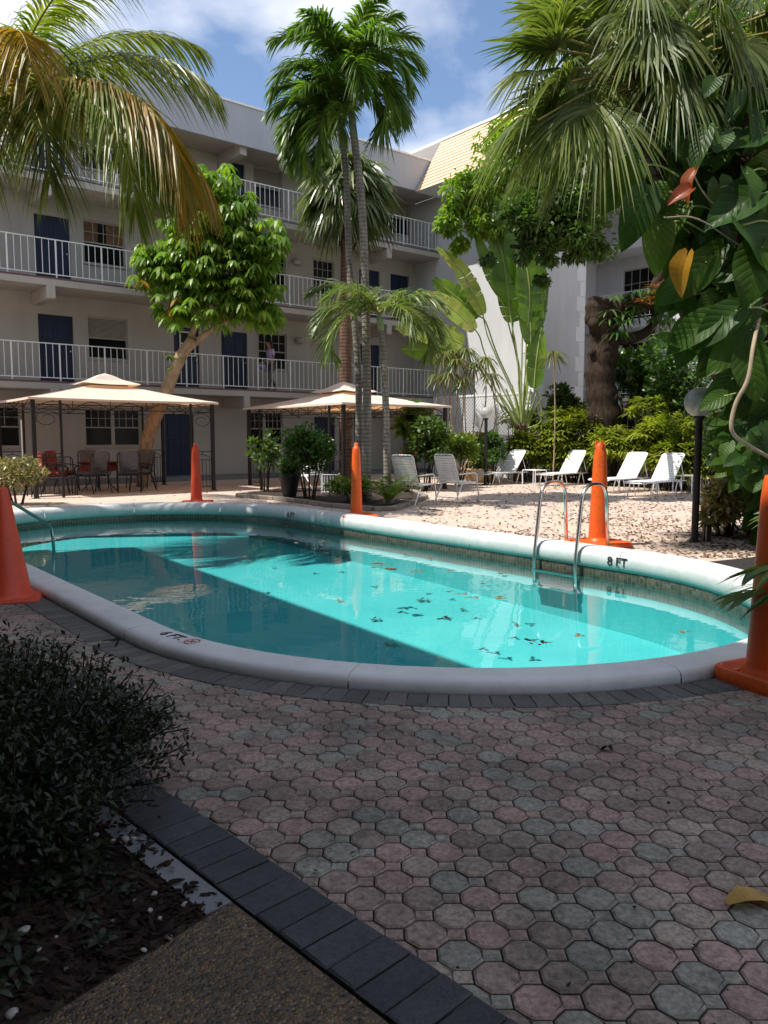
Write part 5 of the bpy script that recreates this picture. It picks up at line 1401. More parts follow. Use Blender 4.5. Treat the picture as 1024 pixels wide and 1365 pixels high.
# ---- big fan palm at the upper right
hubc = at(862, 118, 9.3); t = thing('cabbage_palm', (4.95, 10.7, 0), 'huge fan leaved palm filling the upper right, shaggy brown trunk', 'palm tree')
g = MB(); pth = smooth_path([(5.35, 10.9, -.05), (4.9, 10.5, 1.6), tuple(at(930, 420, 9.9)), tuple(at(893, 250, 9.6)), tuple(hubc)], 8); g.tube(pth, np.interp(np.linspace(0, 1, len(pth)), [0, .5, 1], [.24, .20, .19]), 14); g.build('trunk', M['bark_boot'], t, smooth=True)
g = MB()
for k in range(70):
    f = .35 + .62 * k / 70; i = f * (len(pth) - 1); p = pth[int(i)] + (pth[min(len(pth) - 1, int(i) + 1)] - pth[int(i)]) * (i % 1); an = k * 2.4; dv = np.array([math.cos(an), math.sin(an), 0]); g.tube([p + dv * .15, p + dv * .24 + [0, 0, .12], p + dv * .34 + [0, 0, .26]], [.06, .045, .03], 5)
g.build('leaf_bases', M['bark_red'], t)
ml, ms = MB(), MB()
FN = [  # hub px, py, Y, direction (screen right, away, up), radius, spread, droop
    (742, 66, 9.2, (-1, -.1, -.05), 1.15, 105, .22), (755, 120, 8.9, (-.7, -.3, -.7), 1.1, 95, .45), (760, 160, 9.0, (-.75, -.2, -.65), 1.2, 80, .55), (800, 150, 8.8, (-.35, -.4, -1), 1.25, 80, .5),
    (790, 190, 9.2, (-.6, -.1, -1), 1.25, 75, .5), (740, 150, 9.6, (-.9, .1, -.45), 1.2, 85, .5), (872, 30, 8.9, (.1, -.5, -.8), 1.05, 120, .5), (850, 60, 9.0, (-.3, -.5, -.6), 1.0, 120, .4),
    (905, 55, 9.2, (.5, -.3, -.6), 1.0, 110, .45), (992, 58, 9.0, (.1, -.4, -1), .95, 130, .5), (1020, 20, 9.4, (.7, -.1, -.5), 1.0, 110, .4), (800, 10, 9.4, (-.5, -.1, .8), 1.1, 110, .35), (700, 20, 9.8, (-.8, .2, .5), 1.0, 100, .35),
    (940, -10, 9.5, (.4, 0, .9), 1.1, 110, .3), (860, -30, 9.8, (0, .2, 1), 1.1, 110, .3), (830, 120, 10.0, (-.2, .5, -.6), 1.1, 120, .5), (780, 100, 10.2, (-.6, .6, -.2), 1.15, 110, .45), (930, 130, 9.8, (.5, .2, -.8), 1.0, 110, .5),
    (770, 225, 9.4, (-.4, -.1, -1), 1.1, 60, .4), (725, 215, 9.8, (-.6, 0, -1), 1.05, 65, .45), (820, 210, 9.6, (-.1, .1, -1), 1.1, 70, .4), (745, 30, 10.0, (-.9, .4, .3), 1.1, 105, .35), (690, 90, 9.9, (-.9, .2, -.3), .9, 100, .4), (900, 100, 8.8, (.2, -.5, -.9), .95, 110, .6), (950, 20, 8.9, (.2, -.4, -.9), .95, 120, .5), (830, -10, 9.2, (-.3, -.3, .3), 1.0, 130, .4), (880, 150, 9.3, (.2, 0, -1), .9, 90, .6), (760, 190, 9.9, (-.7, .3, -.9), 1.15, 75, .5), (800, 60, 9.8, (-.5, .3, .2), 1.1, 120, .4)]
FN = [(a_, b_ - (34 if b_ > 180 else 10 if b_ > 100 else 0), c_, d_, e_ * (.74 if b_ > 180 else .86), f_, g_) for (a_, b_, c_, d_, e_, f_, g_) in FN]
FN += [(a_ + R.uniform(-60, 60), b_ + R.uniform(-55, 25), c_ + R.uniform(-.3, .9), (d_[0] + R.uniform(-.5, .5), d_[1] + R.uniform(-.5, .4), d_[2] + R.uniform(-.5, .3)), e_ * R.uniform(.62, .85), f_, g_ + .1) for (a_, b_, c_, d_, e_, f_, g_) in FN + FN[::2] if b_ < 175]
FN = [q_ for q_ in FN if q_[0] > 712]
for i, (px_, py_, Y, dv, r_, sp, dr) in enumerate(FN):
    fan(ml, ms, at(px_, py_, Y), dv, r_ * .92, 58, sp, dr, .12, base=hubc + [0, 0, .1], tilt=R.uniform(-.5, .5))
o = ms.build('crown', M['rachis'], t, smooth=True); ml.build('leaves', M['sabal_dark'], o)

# ---- glossy umbrella tree in front of the galleries
t = thing('umbrella_tree', (-6.55, 21.4, 0), 'bright green umbrella tree with a leaning pale forked trunk behind the left canopy', 'tree')
ax = lambda px_, py_, Y=21.2: tuple(at(px_, py_, Y))
g = MB(); pth = smooth_path([(-6.62, 21.4, -.05), ax(196, 590), ax(218, 530), ax(240, 478), ax(258, 452)], 7); g.tube(pth, np.interp(np.linspace(0, 1, len(pth)), [0, .6, 1], [.20, .17, .15]), 12)
for L_b in ([ax(250, 462), ax(262, 430), ax(272, 395), ax(272, 330), ax(268, 260)], [ax(248, 468), ax(275, 445), ax(308, 425), ax(335, 395), ax(350, 345)], [ax(266, 420), ax(240, 390), ax(215, 360)], [ax(272, 380), ax(300, 350), ax(310, 310)], [ax(300, 430), ax(330, 420), ax(352, 410)]):
    q = smooth_path(L_b, 6); g.tube(q, np.interp(np.linspace(0, 1, len(q)), [0, 1], [.10, .03]), 9)
g.build('trunk', M['bark_light'], t, smooth=True)
g = MB(); st = MB()
BL = [(285, 262, 46, 42), (250, 300, 34, 38), (318, 285, 26, 28), (345, 325, 38, 34), (300, 350, 52, 48), (255, 385, 48, 46), (340, 380, 36, 40), (215, 350, 34, 36), (310, 400, 48, 30), (235, 335, 30, 30), (280, 320, 50, 44), (262, 235, 22, 18), (198, 345, 20, 18), (365, 320, 18, 16), (235, 420, 14, 14), (360, 420, 18, 20)]
for (px_, py_, rx, ry) in BL:
    nn = int(9 + rx * ry / 27)
    for k in range(nn):
        th, rr = R.uniform(0, 6.28), math.sqrt(R.uniform(0, 1)) * R.uniform(.7, 1.25); X_ = px_ + rx * rr * math.cos(th); Y_ = py_ + ry * rr * math.sin(th); dep = 21.1 + R.uniform(-1, 1) * (rx / 48) * 1.1
        c = at(X_, Y_, dep); rosette(g, c, 9, R.uniform(.20, .33), .095, R.uniform(-.25, .45), R.uniform(.8, 1.2)); st.tube([c, c - Z1 * .12 + R.normal(0, .03, 3)], .008, 4, False)
for (px_, py_) in ((228, 560), (238, 548), (225, 545)): rosette(g, at(px_, py_ - 70, 21.1), 8, .22, .08, .2, .5)
for (px_, py_) in ((205, 478), (215, 486)): pass
g.build('leaves', M['scheff'], t)
g = MB(); 
for (px_, py_) in ((189, 374), (236, 396), (300, 412), (228, 412)): rosette(g, at(px_, py_, 20.4), 4, .28, .11, -.4, .6)
g.build('yellowed_leaves', M['pothos_y'], t)

# ---- traveller palm
base = np.array(at(694, 600, 24.0)); bx, by = base[0], 24.0
t = thing('travellers_palm', (bx, by, 0), 'traveller palm with a tall fan of torn paddle leaves above the lattice', 'palm tree')
g = MB(); pth = smooth_path([(bx, by, -.05), (bx, by, .6), (bx + .02, by, 1.3), (bx - .02, by, 1.75)], 5); g.tube(pth, [.20 - .03 * k / len(pth) for k in range(len(pth))], 12); g.build('trunk', M['bark_red'], t, smooth=True)
def paddle(par, P, W, tears=14, mat='travel', face=None, seedk=0, gapf=.38, fold=.25, droopf=.0, stem_from=None, sway=.5):
    """long leaf: midrib path P, half width W(u), blade torn across"""
    P = smooth_path(P, 10); n = len(P); ms = MB(); ms.tube(np.vstack([smooth_path(stem_from, 8)[:-1], P]) if stem_from is not None else P, .022, 6, False)
    st_ = ms.build('leaf', M['travel_stem'], par, smooth=True)
    s = np.concatenate([[0], np.cumsum(np.linalg.norm(np.diff(P, axis=0), axis=1))]); s /= s[-1]; T = nrm(np.gradient(P, axis=0)); fv = nrm(np.array(face if face is not None else (0, -1, .2), float))
    mb = MB(); rs = np.random.RandomState(seedk + 5)
    for side in (-1, 1):
        cuts = np.sort(np.concatenate([[0, 1], rs.uniform(.04, .97, tears)]))
        for a, b in zip(cuts[:-1], cuts[1:]):
            if b - a < .006: continue
            gap = gapf * (b - a) * rs.uniform(0, 1); tw = rs.normal(0, .16); dr = droopf + rs.uniform(0, .25) * sway; K = max(2, int((b - a) * 34) + 1)
            us = np.linspace(a, b, K + 1); rows = []
            for u in us:
                p = np.array([np.interp(u, s, P[:, k]) for k in range(3)]); tg = nrm(np.array([np.interp(u, s, T[:, k]) for k in range(3)])); sv = nrm(np.cross(tg, fv)) * side; nv = nrm(np.cross(sv, tg)) * side
                wd = W * (math.sin(math.pi * min(1, .07 + .93 * u ** .75)) ** .55 if u < .98 else .25); uu = a + (b - a) * (.5 + (u - (a + b) / 2) / (b - a) * (1 - gap)) if b > a else u
                row = []
                for j, f in enumerate((0, .35, .7, 1.0)):
                    off = sv * wd * f * (1 - .08 * f) + tg * wd * f * .22 - fv * 0; off = off + nv * (fold * wd * f * (1 - f * .6) + tw * wd * f * f) - Z1 * dr * wd * f * f; pm = p + off
                    if f > 0: pm = pm + tg * (uu - u) * s[-1] * 1.0 * f
                    row.append(pm)
                rows.append(row)
            rows = np.array(rows); nr_, nc = rows.shape[:2]; mb.add(rows.reshape(-1, 3), [[i * nc + j, i * nc + j + 1, (i + 1) * nc + j + 1, (i + 1) * nc + j] for i in range(nr_ - 1) for j in range(nc - 1)])
    mb.build('blade', M[mat], st_, smooth=False); return st_
Tp = lambda px_, py_, dy=0: np.array(at(px_, py_, 24.0 + dy))
S0 = np.array([bx, by, 1.55])
PD = [  # stem points, blade points, half width, mat, tears, face
    ([(690, 480), (682, 430)], [(678, 400), (672, 350), (664, 320), (655, 300)], .36, 'travel', 5, (-.25, -1, 0), .1),
    ([(696, 470), (697, 420)], [(697, 380), (694, 335), (688, 305), (680, 288)], .46, 'travel', 4, (.1, -1, .1), -.15),
    ([(705, 480), (712, 450)], [(716, 420), (716, 370), (708, 335), (712, 322)], .30, 'travel', 22, (.3, -1, .1), .2),
    ([(706, 500), (708, 470)], [(708, 460), (706, 400), (700, 350), (690, 330)], .34, 'travel', 10, (.1, -1, 0), -.35),
    ([(690, 540), (655, 460), (648, 440)], [(644, 420), (625, 378), (606, 350), (582, 330)], .25, 'travel_y', 16, (.2, -1, .3), .1),
    ([(688, 530), (662, 470), (648, 430)], [(640, 422), (620, 405), (598, 388), (578, 372)], .42, 'travel', 18, (.3, -1, .35), .35),
    ([(686, 550), (650, 480), (640, 450)], [(634, 440), (610, 418), (588, 400), (562, 388)], .28, 'travel_y', 12, (.1, -1, .4), -.2),
    ([(684, 560), (650, 500), (626, 468)], [(618, 460), (590, 446), (560, 440), (528, 436)], .36, 'travel_y', 16, (.1, -1, .25), -.3),
    ([(683, 570), (645, 500), (622, 478)], [(615, 476), (590, 470), (562, 466), (535, 466)], .30, 'travel', 8, (0, -1, -.2), .1),
    ([(694, 500), (680, 440), (672, 410)], [(668, 395), (655, 365), (642, 330), (632, 303)], .17, 'travel', 10, (-.4, -1, .2), .3),
    ([(700, 500), (702, 450)], [(704, 430), (706, 390), (702, 355), (697, 325)], .40, 'travel', 12, (.3, -1, .1), -.5),
    ([(692, 500), (684, 450)], [(684, 430), (680, 395), (678, 360), (672, 325)], .34, 'travel', 9, (-.2, -1, .1), .4),
    ([(712, 560), (730, 520)], [(735, 515), (714, 515), (717, 470), (722, 436)], .1, 'travel', 2, (0, -1, 0), .0),
    ([(702, 520), (702, 490)], [(704, 480), (718, 430), (726, 395), (730, 370)], .16, 'travel', 26, (.2, -1, 0), .1)]
for k, (sp_, bp2, W_, mt, te, fc, dy) in enumerate(PD):
    if len(bp2) == 4 and W_ == .1:
        stem = [S0, Tp(722, 560, -.3), Tp(716, 520, -.4)]; bl_ = [Tp(712, 518, -.45), Tp(714, 490, -.45), Tp(718, 460, -.45), Tp(722, 437, -.4)]
        paddle(t, bl_, .30, 2, 'travel', (0, -1, .05), k, fold=.1, stem_from=stem); continue
    stem = [S0] + [Tp(a_, b_, dy * .5) for a_, b_ in sp_] + [Tp(*bp2[0], dy)]; paddle(t, [Tp(a_, b_, dy) for a_, b_ in bp2], W_ * 1.22, te, mt, fc, k, stem_from=stem)
for k, (px_, py_) in enumerate(((640, 500), (660, 470), (676, 450), (694, 440), (712, 450), (726, 500))):
    pass
g = MB()
for k in range(9):
    f = (k - 4) / 4; top_ = S0 + np.array([f * .75 - .1, .05 * (k % 2), 1.5 - abs(f) * .5]); g.tube(smooth_path([S0 + [f * .12, 0, -.35], S0 + [f * .3, 0, .4], top_], 5), [.06 - .0035 * j for j in range(11)], 7, False)
g.build('leaf_sheaths', M['travel_stem'], t, smooth=True)

# ---- large spreading tree at the right
t = thing('spreading_tree', (6.6, 23.5, 0), 'large spreading tree with a thick dark forked trunk to the right of the end wing', 'tree')
bt = lambda px_, py_, Y=23.3: tuple(at(px_, py_, Y))
g = MB(); pth = smooth_path([(6.65, 23.5, -.1), bt(806, 560), bt(800, 500), bt(808, 450), bt(798, 420), bt(803, 400)], 7); g.tube(pth, np.interp(np.linspace(0, 1, len(pth)), [0, .12, .3, 1], [.75, .55, .44, .38]) * (1 + .09 * np.sin(np.arange(len(pth)) * 1.9)), 18)
for (kx, ky, kr) in ((792, 432, .20), (815, 452, .16), (800, 500, .15), (818, 530, .17), (790, 470, .13)): kp = at(kx, ky, 23.05); g.lathe([(.001, -kr), (kr * .7, -kr * .7), (kr, 0), (kr * .65, kr * .8), (.001, kr)], tuple(kp), 10)
for pts, r_ in (([bt(800, 425), bt(835, 408), bt(865, 400), bt(905, 365), bt(950, 318)], .42), ([bt(806, 440), bt(830, 452), bt(865, 440), bt(890, 400)], .24), ([bt(870, 388), bt(884, 350), bt(880, 290), bt(868, 220)], .15), ([bt(812, 335), bt(795, 325, 20), bt(765, 330, 17.5), bt(720, 332, 16), bt(680, 328, 16)], .11), ([bt(870, 388), bt(872, 420), bt(868, 470)], .12),
                ([bt(812, 300), bt(770, 270, 21), bt(720, 250, 23), bt(670, 230, 24), bt(640, 270, 24)], .10), ([bt(905, 362), bt(920, 300), bt(930, 220)], .14)):
    q = smooth_path(pts, 6); g.tube(q, np.interp(np.linspace(0, 1, len(q)), [0, 1], [r_, r_ * .35]), 10)
g.build('trunk', M['bark'], t, smooth=True)
def blobs(L): return [(at(a, b, Y), r_) for (a, b, Y, r_) in L]
g = MB()
clumps(g, blobs([(700, 280, 15.8, .62), (735, 275, 16, .8), (775, 290, 16.2, .9), (720, 312, 15.8, .5), (760, 316, 16, .55), (800, 240, 16.6, 1.1), (845, 180, 17, 1.3), (880, 240, 17, 1.3), (930, 150, 17.5, 1.6), (960, 260, 17.5, 1.6), (1005, 170, 17.5, 1.8), (900, 50, 17.5, 1.7), (980, 40, 18, 1.9), (820, 90, 17, 1.2), (765, 150, 16.5, 1.0), (1050, 300, 17, 1.7), (725, 215, 16, .75), (870, -20, 18, 1.6), (940, 90, 14, 1.2), (1000, 60, 14, 1.3), (1015, 140, 13, 1.0), (900, 120, 14, .9), (960, 0, 15, 1.4), (840, 30, 15, .9)]), 12, 125, .13, sub=.42, up=.2)
g.build('crown', M['oak'], t)
g = MB(); clumps(g, blobs([(650, 215, 24, .95), (625, 255, 24, .75), (605, 280, 24, .55), (660, 265, 24.2, .9), (635, 295, 24, .5), (690, 240, 24.4, 1.1), (718, 290, 24.4, .8), (672, 185, 24.5, .8), (598, 300, 23.8, .38), (610, 325, 23.8, .26), (660, 310, 24.2, .5)]), 12, 80, .16, sub=.42, up=-.1, droop=.5)
g.build('sunlit_boughs', M['oak_lit'], t)
g = MB(); clumps(g, blobs([(735, 340, 16, .26), (700, 336, 15.9, .24), (770, 338, 16.2, .28), (652, 345, 16, .15), (722, 372, 16, .15), (790, 330, 16.3, .28)]), 8, 50, .10, sub=.45, up=-.5, droop=.4); g.build('hanging_twigs', M['oak'], t)

# ---- bromeliads on the trunk fork
t = thing('bromeliad', at(868, 400, 22.8), 'reddish spiky bromeliad clinging in the fork of the large dark trunk', 'plant')
g = MB()
for k in range(7): rosette(g, at(868, 400, 22.6) + R.normal(0, .22, 3), 12, .42, .06, .5, .4)
g.build('leaves', leafmat('bromeliad_leaves', [(.16, .05, .02), (.28, .09, .03), (.06, .05, .02)], .5, .2), t)
t = thing('fern_mass', at(835, 430, 22.8), 'dark ferns draping over the low bough of the large tree', 'fern')
g = MB()
for k in range(26): c = at(R.uniform(812, 905), R.uniform(385, 445), 22.8); rosette(g, c, 9, .45, .07, .3, .8)
g.build('fronds', M['shrub'], t)

# ---- screen shrubs under it
def shrub(name, label, px_, py_, Y, rx, rz, n, size, mat, cat='shrub', stems=5, asp=.45, ground=True, ry=None, sub=12, up=.3, group=None, prof=(.15, .9, 1, .6, .05), droop=.2):
    c = np.array(at(px_, py_, Y)); t = thing(name, (c[0], Y, 0), label, cat, group); g = MB()
    for k in range(stems):
        an = k * 2.4; e = c + np.array([math.cos(an) * rx * .6, math.sin(an) * rx * .5, R.uniform(-.2, .5) * rz]); g.tube(smooth_path([(c[0] + .08 * math.cos(an), Y + .08 * math.sin(an), -.02), (c[0] + .3 * rx * math.cos(an), Y + .3 * rx * math.sin(an), c[2] * .5), e], 5), [.026 - .0018 * j for j in range(11)], 6, False)
    g.build('stems', M['bark'], t); g = MB(); ry = ry or rx
    for k in range(sub):
        v = nrm(R.normal(size=3)); q = c + v * np.array([rx, ry, rz]) * R.uniform(.3, .78); s = R.uniform(.28, .45); cloud(g, q, (rx * s, ry * s, rz * s), n // sub, size, asp, up, .4, droop, prof=prof)
    g.build('foliage', M[mat], t); return t
shrub('dark_shrub', 'tall dark glossy shrub to the left under the large tree', 848, 500, 24.0, 1.0, 1.3, 2600, .19, 'shrub', sub=16)
shrub('dark_shrub', 'broad glossy bright tipped shrub right of the large trunk', 905, 510, 22.2, 1.25, 1.6, 3600, .17, 'shrub', sub=20)
shrub('dark_shrub', 'dark screening shrub close behind the globe lamp pole', 985, 560, 18.5, 1.2, 1.5, 2600, .17, 'shrub', sub=16)
shrub('dark_shrub', 'dark shrub at the foot of the end wing corner blocks', 752, 540, 25.4, .8, .8, 1500, .17, 'oak', sub=12)

# ---- lady palms: fan leaves on canes
def lady_palm(px0, px1, py0, py1, Y0, Y1, n, label):
    c = at((px0 + px1) / 2, 600, (Y0 + Y1) / 2); t = thing('lady_palm', (c[0], c[1], 0), label, 'palm', 'yellow green lady palms behind the loungers'); ml, ms = MB(), MB()
    domes = [(R.uniform(px0, px1), R.uniform(py0 + 15, (py0 + py1) / 2 + 25), R.uniform(Y0, Y1), R.uniform(.4, .75)) for _ in range(9)] + [(px0 + (px1 - px0) * (k + .5) / 4, py1 - 28, Y0, .5) for k in range(4)] + [(px0 + (px1 - px0) * (k + .3) / 7, py1 - R.uniform(8, 40), Y0 - .1, .42) for k in range(7)]
    for k in range(n):
        dx_, dy_, dY, dr_ = domes[k % len(domes)]; v = nrm(R.normal(size=3)); v[2] = abs(v[2]) * 1.0 - .15; p = at(dx_, dy_, dY) + v * dr_ * R.uniform(.55, 1.05) * np.array([1, .8, .9])
        if p[2] < .12: continue
        D_ = nrm(v * .9 + np.array([-.15, -.3, .15]) + R.normal(0, .3, 3))
        m_ = 8; ph = np.radians(np.linspace(-100, 100, m_)); S, Up = perp(D_[None]); V = nrm(D_ * np.cos(ph)[:, None] + S[0] * np.sin(ph)[:, None] + Up[0] * .15)
        ribbons(ml, np.repeat(p[None], m_, 0), V, .36 * R.uniform(.75, 1.15, m_), .058, [.15, .8, 1, .75, .25], [0, .3, .55, .8, 1], .45, R.uniform(-.3, .3, m_))
        if k % 9 == 0: ms.tube(smooth_path([(p[0] + R.uniform(-.15, .15), dY + .1, 0), (p[0], dY + .05, p[2] * .6), tuple(p)], 4), .011, 5, False)
    ms.build('canes', M['bark'], t); ml.build('fronds', M['rhapis'], t)
lady_palm(690, 770, 528, 628, 23.6, 25.3, 714, 'lady palm clump between the first two loungers')
lady_palm(745, 830, 540, 630, 23.2, 24.9, 748, 'lady palm clump behind the second lounger and torn tip cone')
lady_palm(815, 900, 530, 632, 21.4, 23.2, 884, 'lady palm clump behind the two loungers right of the cone')
lady_palm(880, 965, 545, 640, 19.8, 21.6, 714, 'lady palm clump at the globe lamp pole')

# ---- hedge, planter plants, dracaenas
shrub('round_hedge', 'low yellow green hedge in front of the lattice, left of the small globe lamp', 612, 596, 21.8, .72, .42, 2400, .12, 'hedge', sub=18, up=.6)
shrub('round_hedge', 'sparser green hedge end just right of the small globe lamp', 655, 598, 22.6, .5, .5, 1100, .14, 'shrub', sub=10, up=.6)
shrub('potted_plant', 'trailing yellow green plant growing in the cream bowl planter', 640, 615, 23.4, .55, .26, 700, .15, 'hedge', 'plant', stems=4, up=.3)
shrub('reddish_shrub', 'thin reddish twiggy shrub above the cream bowl planter', 633, 590, 23.7, .42, .45, 500, .16, 'croton', stems=8)
def dracaena(x0, y0, tips, label):
    t = thing('dracaena', (x0, y0, 0), label, 'plant'); ms, ml = MB(), MB()
    for (px_, py_, Y) in tips:
        p = np.array(at(px_, py_, Y)); ms.tube(smooth_path([(x0 + R.uniform(-.5, .5), y0, 0), (p[0] + R.uniform(-.1, .1), Y, p[2] * .5), tuple(p)], 6), .02, 6, False)
        rosette(ml, p, 22, .55, .045, .5, .9); rosette(ml, p, 16, .5, .045, -.3, .7)
    ms.build('stems', M['bark_light'], t); ml.build('leaves', M['drac'], t)
c = at(605, 600, 23.0)
dracaena(c[0], 23.0, [(592, 472, 23), (610, 480, 22.8), (622, 466, 23.2), (600, 498, 22.6), (632, 486, 23), (648, 478, 23.3), (655, 500, 23), (585, 500, 23.1), (618, 505, 22.7), (603, 468, 23.4)], 'cluster of tall thin dracaenas with drooping heads in front of the lattice')
c = at(722, 600, 22.6); dracaena(c[0], 22.6, [(738, 470, 22.6)], 'single thin dracaena silhouetted against the end wing wall')
# round shrub with a visible stem in the planting bed
shrub('round_shrub', 'dense round green shrub on a thin stem in the planting bed, beside the black pot', 412, 598, 16.4, .66, .50, 3600, .095, 'shrub', sub=26, stems=5, up=.3)
shrub('potted_plant', 'leafy plant spilling from the tall glossy black pot', 383, 622, 16.75, .26, .18, 380, .13, 'shrub', 'plant', stems=4)
shrub('dark_plant', 'dim leafy plant under the second canopy left of its posts', 352, 600, 18.6, .38, .5, 420, .15, 'oak', 'plant')
shrub('low_plant', 'low leafy ground plants behind the mid pool cone', 470, 648, 15.6, .55, .16, 700, .12, 'hedge', 'plant', stems=3)
shrub('dark_plant', 'dark leafy plants behind the armchairs under the second canopy', 565, 590, 19.6, .75, .6, 1500, .16, 'oak', 'plant')
shrub('dark_plant', 'broad leaved dark plant beside the terracotta pot', 548, 560, 20.5, .45, .45, 420, .26, 'shrub', 'plant', asp=.5)
shrub('flowering_shrub', 'small pale flowered shrub at the far left behind the wide red cone', 22, 628, 15.6, .62, .42, 1900, .085, 'croton', sub=16)
# cycad like plant by the armchair
t = thing('cycad', (at(520, 600, 15.0)[0], 15.0, 0), 'stiff feathery cycad between the cone and the nearest armchair', 'plant')
g, ms = MB(), MB()
for k in range(16): frond(g, ms, np.array([at(520, 600, 15.0)[0], 15.0, .12]), k * 2.4, rad(R.uniform(28, 75)), R.uniform(.7, .95), rad(60), 34, .16, .016, .15, 75, 45, .2, .12, .010)
o = ms.build('leaf_stalks', M['rachis'], t, smooth=True); g.build('leaflets', M['veitchia'], o)

# ---- giant climbing vine at the right with its host trunk
t = thing('climbing_vine', (4.75, 8.9, 0), 'giant climbing vine with huge heart shaped leaves hanging down the right edge', 'vine')
g = MB()
for pts, r_ in (([(4.9, 9.0, -.05), (4.75, 8.95, 1.2), tuple(at(1015, 420, 8.9)), tuple(at(990, 250, 8.9)), tuple(at(1000, 100, 9.2))], .16), ([(5.15, 9.2, -.05), (5.2, 9.2, 2.5), (5.0, 9.3, 5.5)], .12)):
    q = smooth_path(pts, 7); g.tube(q, np.interp(np.linspace(0, 1, len(q)), [0, 1], [r_, r_ * .6]), 10)
g.build('stems', M['bark_boot'], t, smooth=True)
for pts, r_ in (([at(1012, 425, 8.5), at(1004, 462, 8.1), at(997, 505, 8.0), at(980, 540, 8.0), at(976, 575, 8.0), at(1000, 595, 8.1), at(1030, 612, 8.2)], .028), ([at(915, 210, 8.6), at(940, 260, 8.6), at(985, 300, 8.7)], .012), ([at(885, 290, 8.4), at(930, 292, 8.4), at(990, 330, 8.5)], .012)): g = MB(); g.tube(smooth_path(pts, 6), r_ * .75, 7); g.build('aerial_stem', M['vine_stem'], t, smooth=True)
def heart(mb, p, tip, nv, L, W, fold=.25, curl=.25, ms=None, stem_to=None):
    """heart shaped leaf: p = stalk end, tip direction, nv = face normal"""
    T = nrm(np.array(tip, float)); nv = np.array(nv, float); nv = nrm(nv - T * np.dot(nv, T)); S = np.cross(T, nv); us = np.linspace(-.16, 1, 11); rows = []
    ww = [0.30, .72, .93, 1.0, .99, .93, .83, .69, .51, .29, .0]
    wav = R.uniform(0, 6.28)
    for i, u in enumerate(us):
        r_ = []
        for f in (-1, -.66, -.33, 0, .33, .66, 1):
            lobe = .0
            x = max(u, .0) if abs(f) < .1 else u + (.0 if u > 0 else 0); off = T * L * x + S * W * .5 * ww[i] * f + nv * (fold * W * .5 * ww[i] * abs(f) ** 1.3 - curl * L * max(0, u) ** 2 + .03 * W * math.sin(u * 9 + wav) * abs(f)); r_.append(p + off - T * L * .10 * (abs(f) if u <= 0 else 0))
        rows.append(r_)
    rows = np.array(rows); nc = 7; mb.add(rows.reshape(-1, 3), [[i * nc + j, i * nc + j + 1, (i + 1) * nc + j + 1, (i + 1) * nc + j] for i in range(10) for j in range(6)])
    if ms is not None: 
        e = np.array(stem_to if stem_to is not None else p + [.3, .3, -.1]); ms.tube(smooth_path([p, (p + e) / 2 + [0, 0, .08], e], 4), .010, 5, False)
g, ms = MB(), MB()
HL = [  # px, py of stalk, tip dx, dy (px), Y, L, W
    (845, 225, -45, 65, 8.1, .62, .46), (860, 260, -30, 75, 8.0, .66, .48), (820, 250, -10, -1, 8.3, .1, .1), (905, 280, -50, 60, 8.2, .66, .5), (880, 300, -8, 70, 8.1, .60, .42), (940, 205, -40, 10, 8.3, .5, .4),
    (925, 120, -55, 14, 8.4, .55, .4), (950, 110, 30, -40, 8.3, .55, .45), (900, 170, -35, 40, 8.2, .42, .32), (1010, 180, -70, 20, 8.1, .6, .45), (985, 350, -60, 10, 8.0, .62, .52), (940, 350, -55, 55, 8.0, .7, .48), (980, 415, -60, 50, 7.9, .62, .45),
    (945, 425, -50, 40, 8.0, .62, .42), (1000, 440, -70, 75, 7.9, .72, .5), (915, 460, -45, -20, 8.2, .42, .26), (925, 440, -20, 50, 8.2, .5, .4), (975, 505, -40, 60, 7.9, .5, .36), (1000, 470, 10, 70, 7.8, .6, .5),
    (1010, 260, -60, 30, 7.9, .7, .6), (990, 300, 40, 50, 7.8, .7, .6), (1015, 330, -20, 80, 7.8, .7, .6), (960, 250, 20, 60, 8.2, .6, .5), (965, 528, -50, 25, 7.9, .36, .26), (1000, 590, -30, 50, 8.1, .4, .3), (1015, 560, 10, 60, 8.0, .5, .4)]
for (px_, py_, dx_, dy_, Y, L, W) in HL:
    if L < .2: continue
    heart(g, at(px_, py_, Y + .5), (dx_, R.uniform(-25, 25), -dy_), (R.uniform(-.6, .3), -.9, R.uniform(.2, .8)), L * .88, W * .82, R.uniform(.05, .35), R.uniform(.05, .35), ms, at(px_ + 60, py_ + 10, Y + .6))
for k in range(560):
    py_ = R.uniform(95, 690); lo = np.interp(py_, [90, 160, 250, 350, 430, 480, 560, 650, 700], [900, 885, 850, 868, 925, 955, 985, 1012, 1030]); px_ = R.uniform(lo + 15, 1110); Y = R.uniform(8.35, 10.3) + max(0, (px_ - 1000)) * .002
    an = R.uniform(-2.6, -.5); heart(g, at(px_, py_, Y), (math.cos(an) * .8 - .2, R.uniform(-.5, .3), math.sin(an)), (R.uniform(-.7, .5), -.8, R.uniform(0, .9)), R.uniform(.22, .46), R.uniform(.17, .32), R.uniform(0, .55), R.uniform(0, .6), ms, at(px_ + 40, py_ + 5, Y + .5))
for k in range(260):      # smaller leaves deeper in
    py_ = R.uniform(60, 720); px_ = R.uniform(np.interp(py_, [60, 400, 500, 700], [900, 900, 970, 1010]), 1120); p = at(px_, py_, R.uniform(9.4, 10.4)); heart(g, p, (R.uniform(-1, .4), R.uniform(-.5, .5), -1), (R.uniform(-.7, .7), -.8, .3), .4, .32, .2, .2)
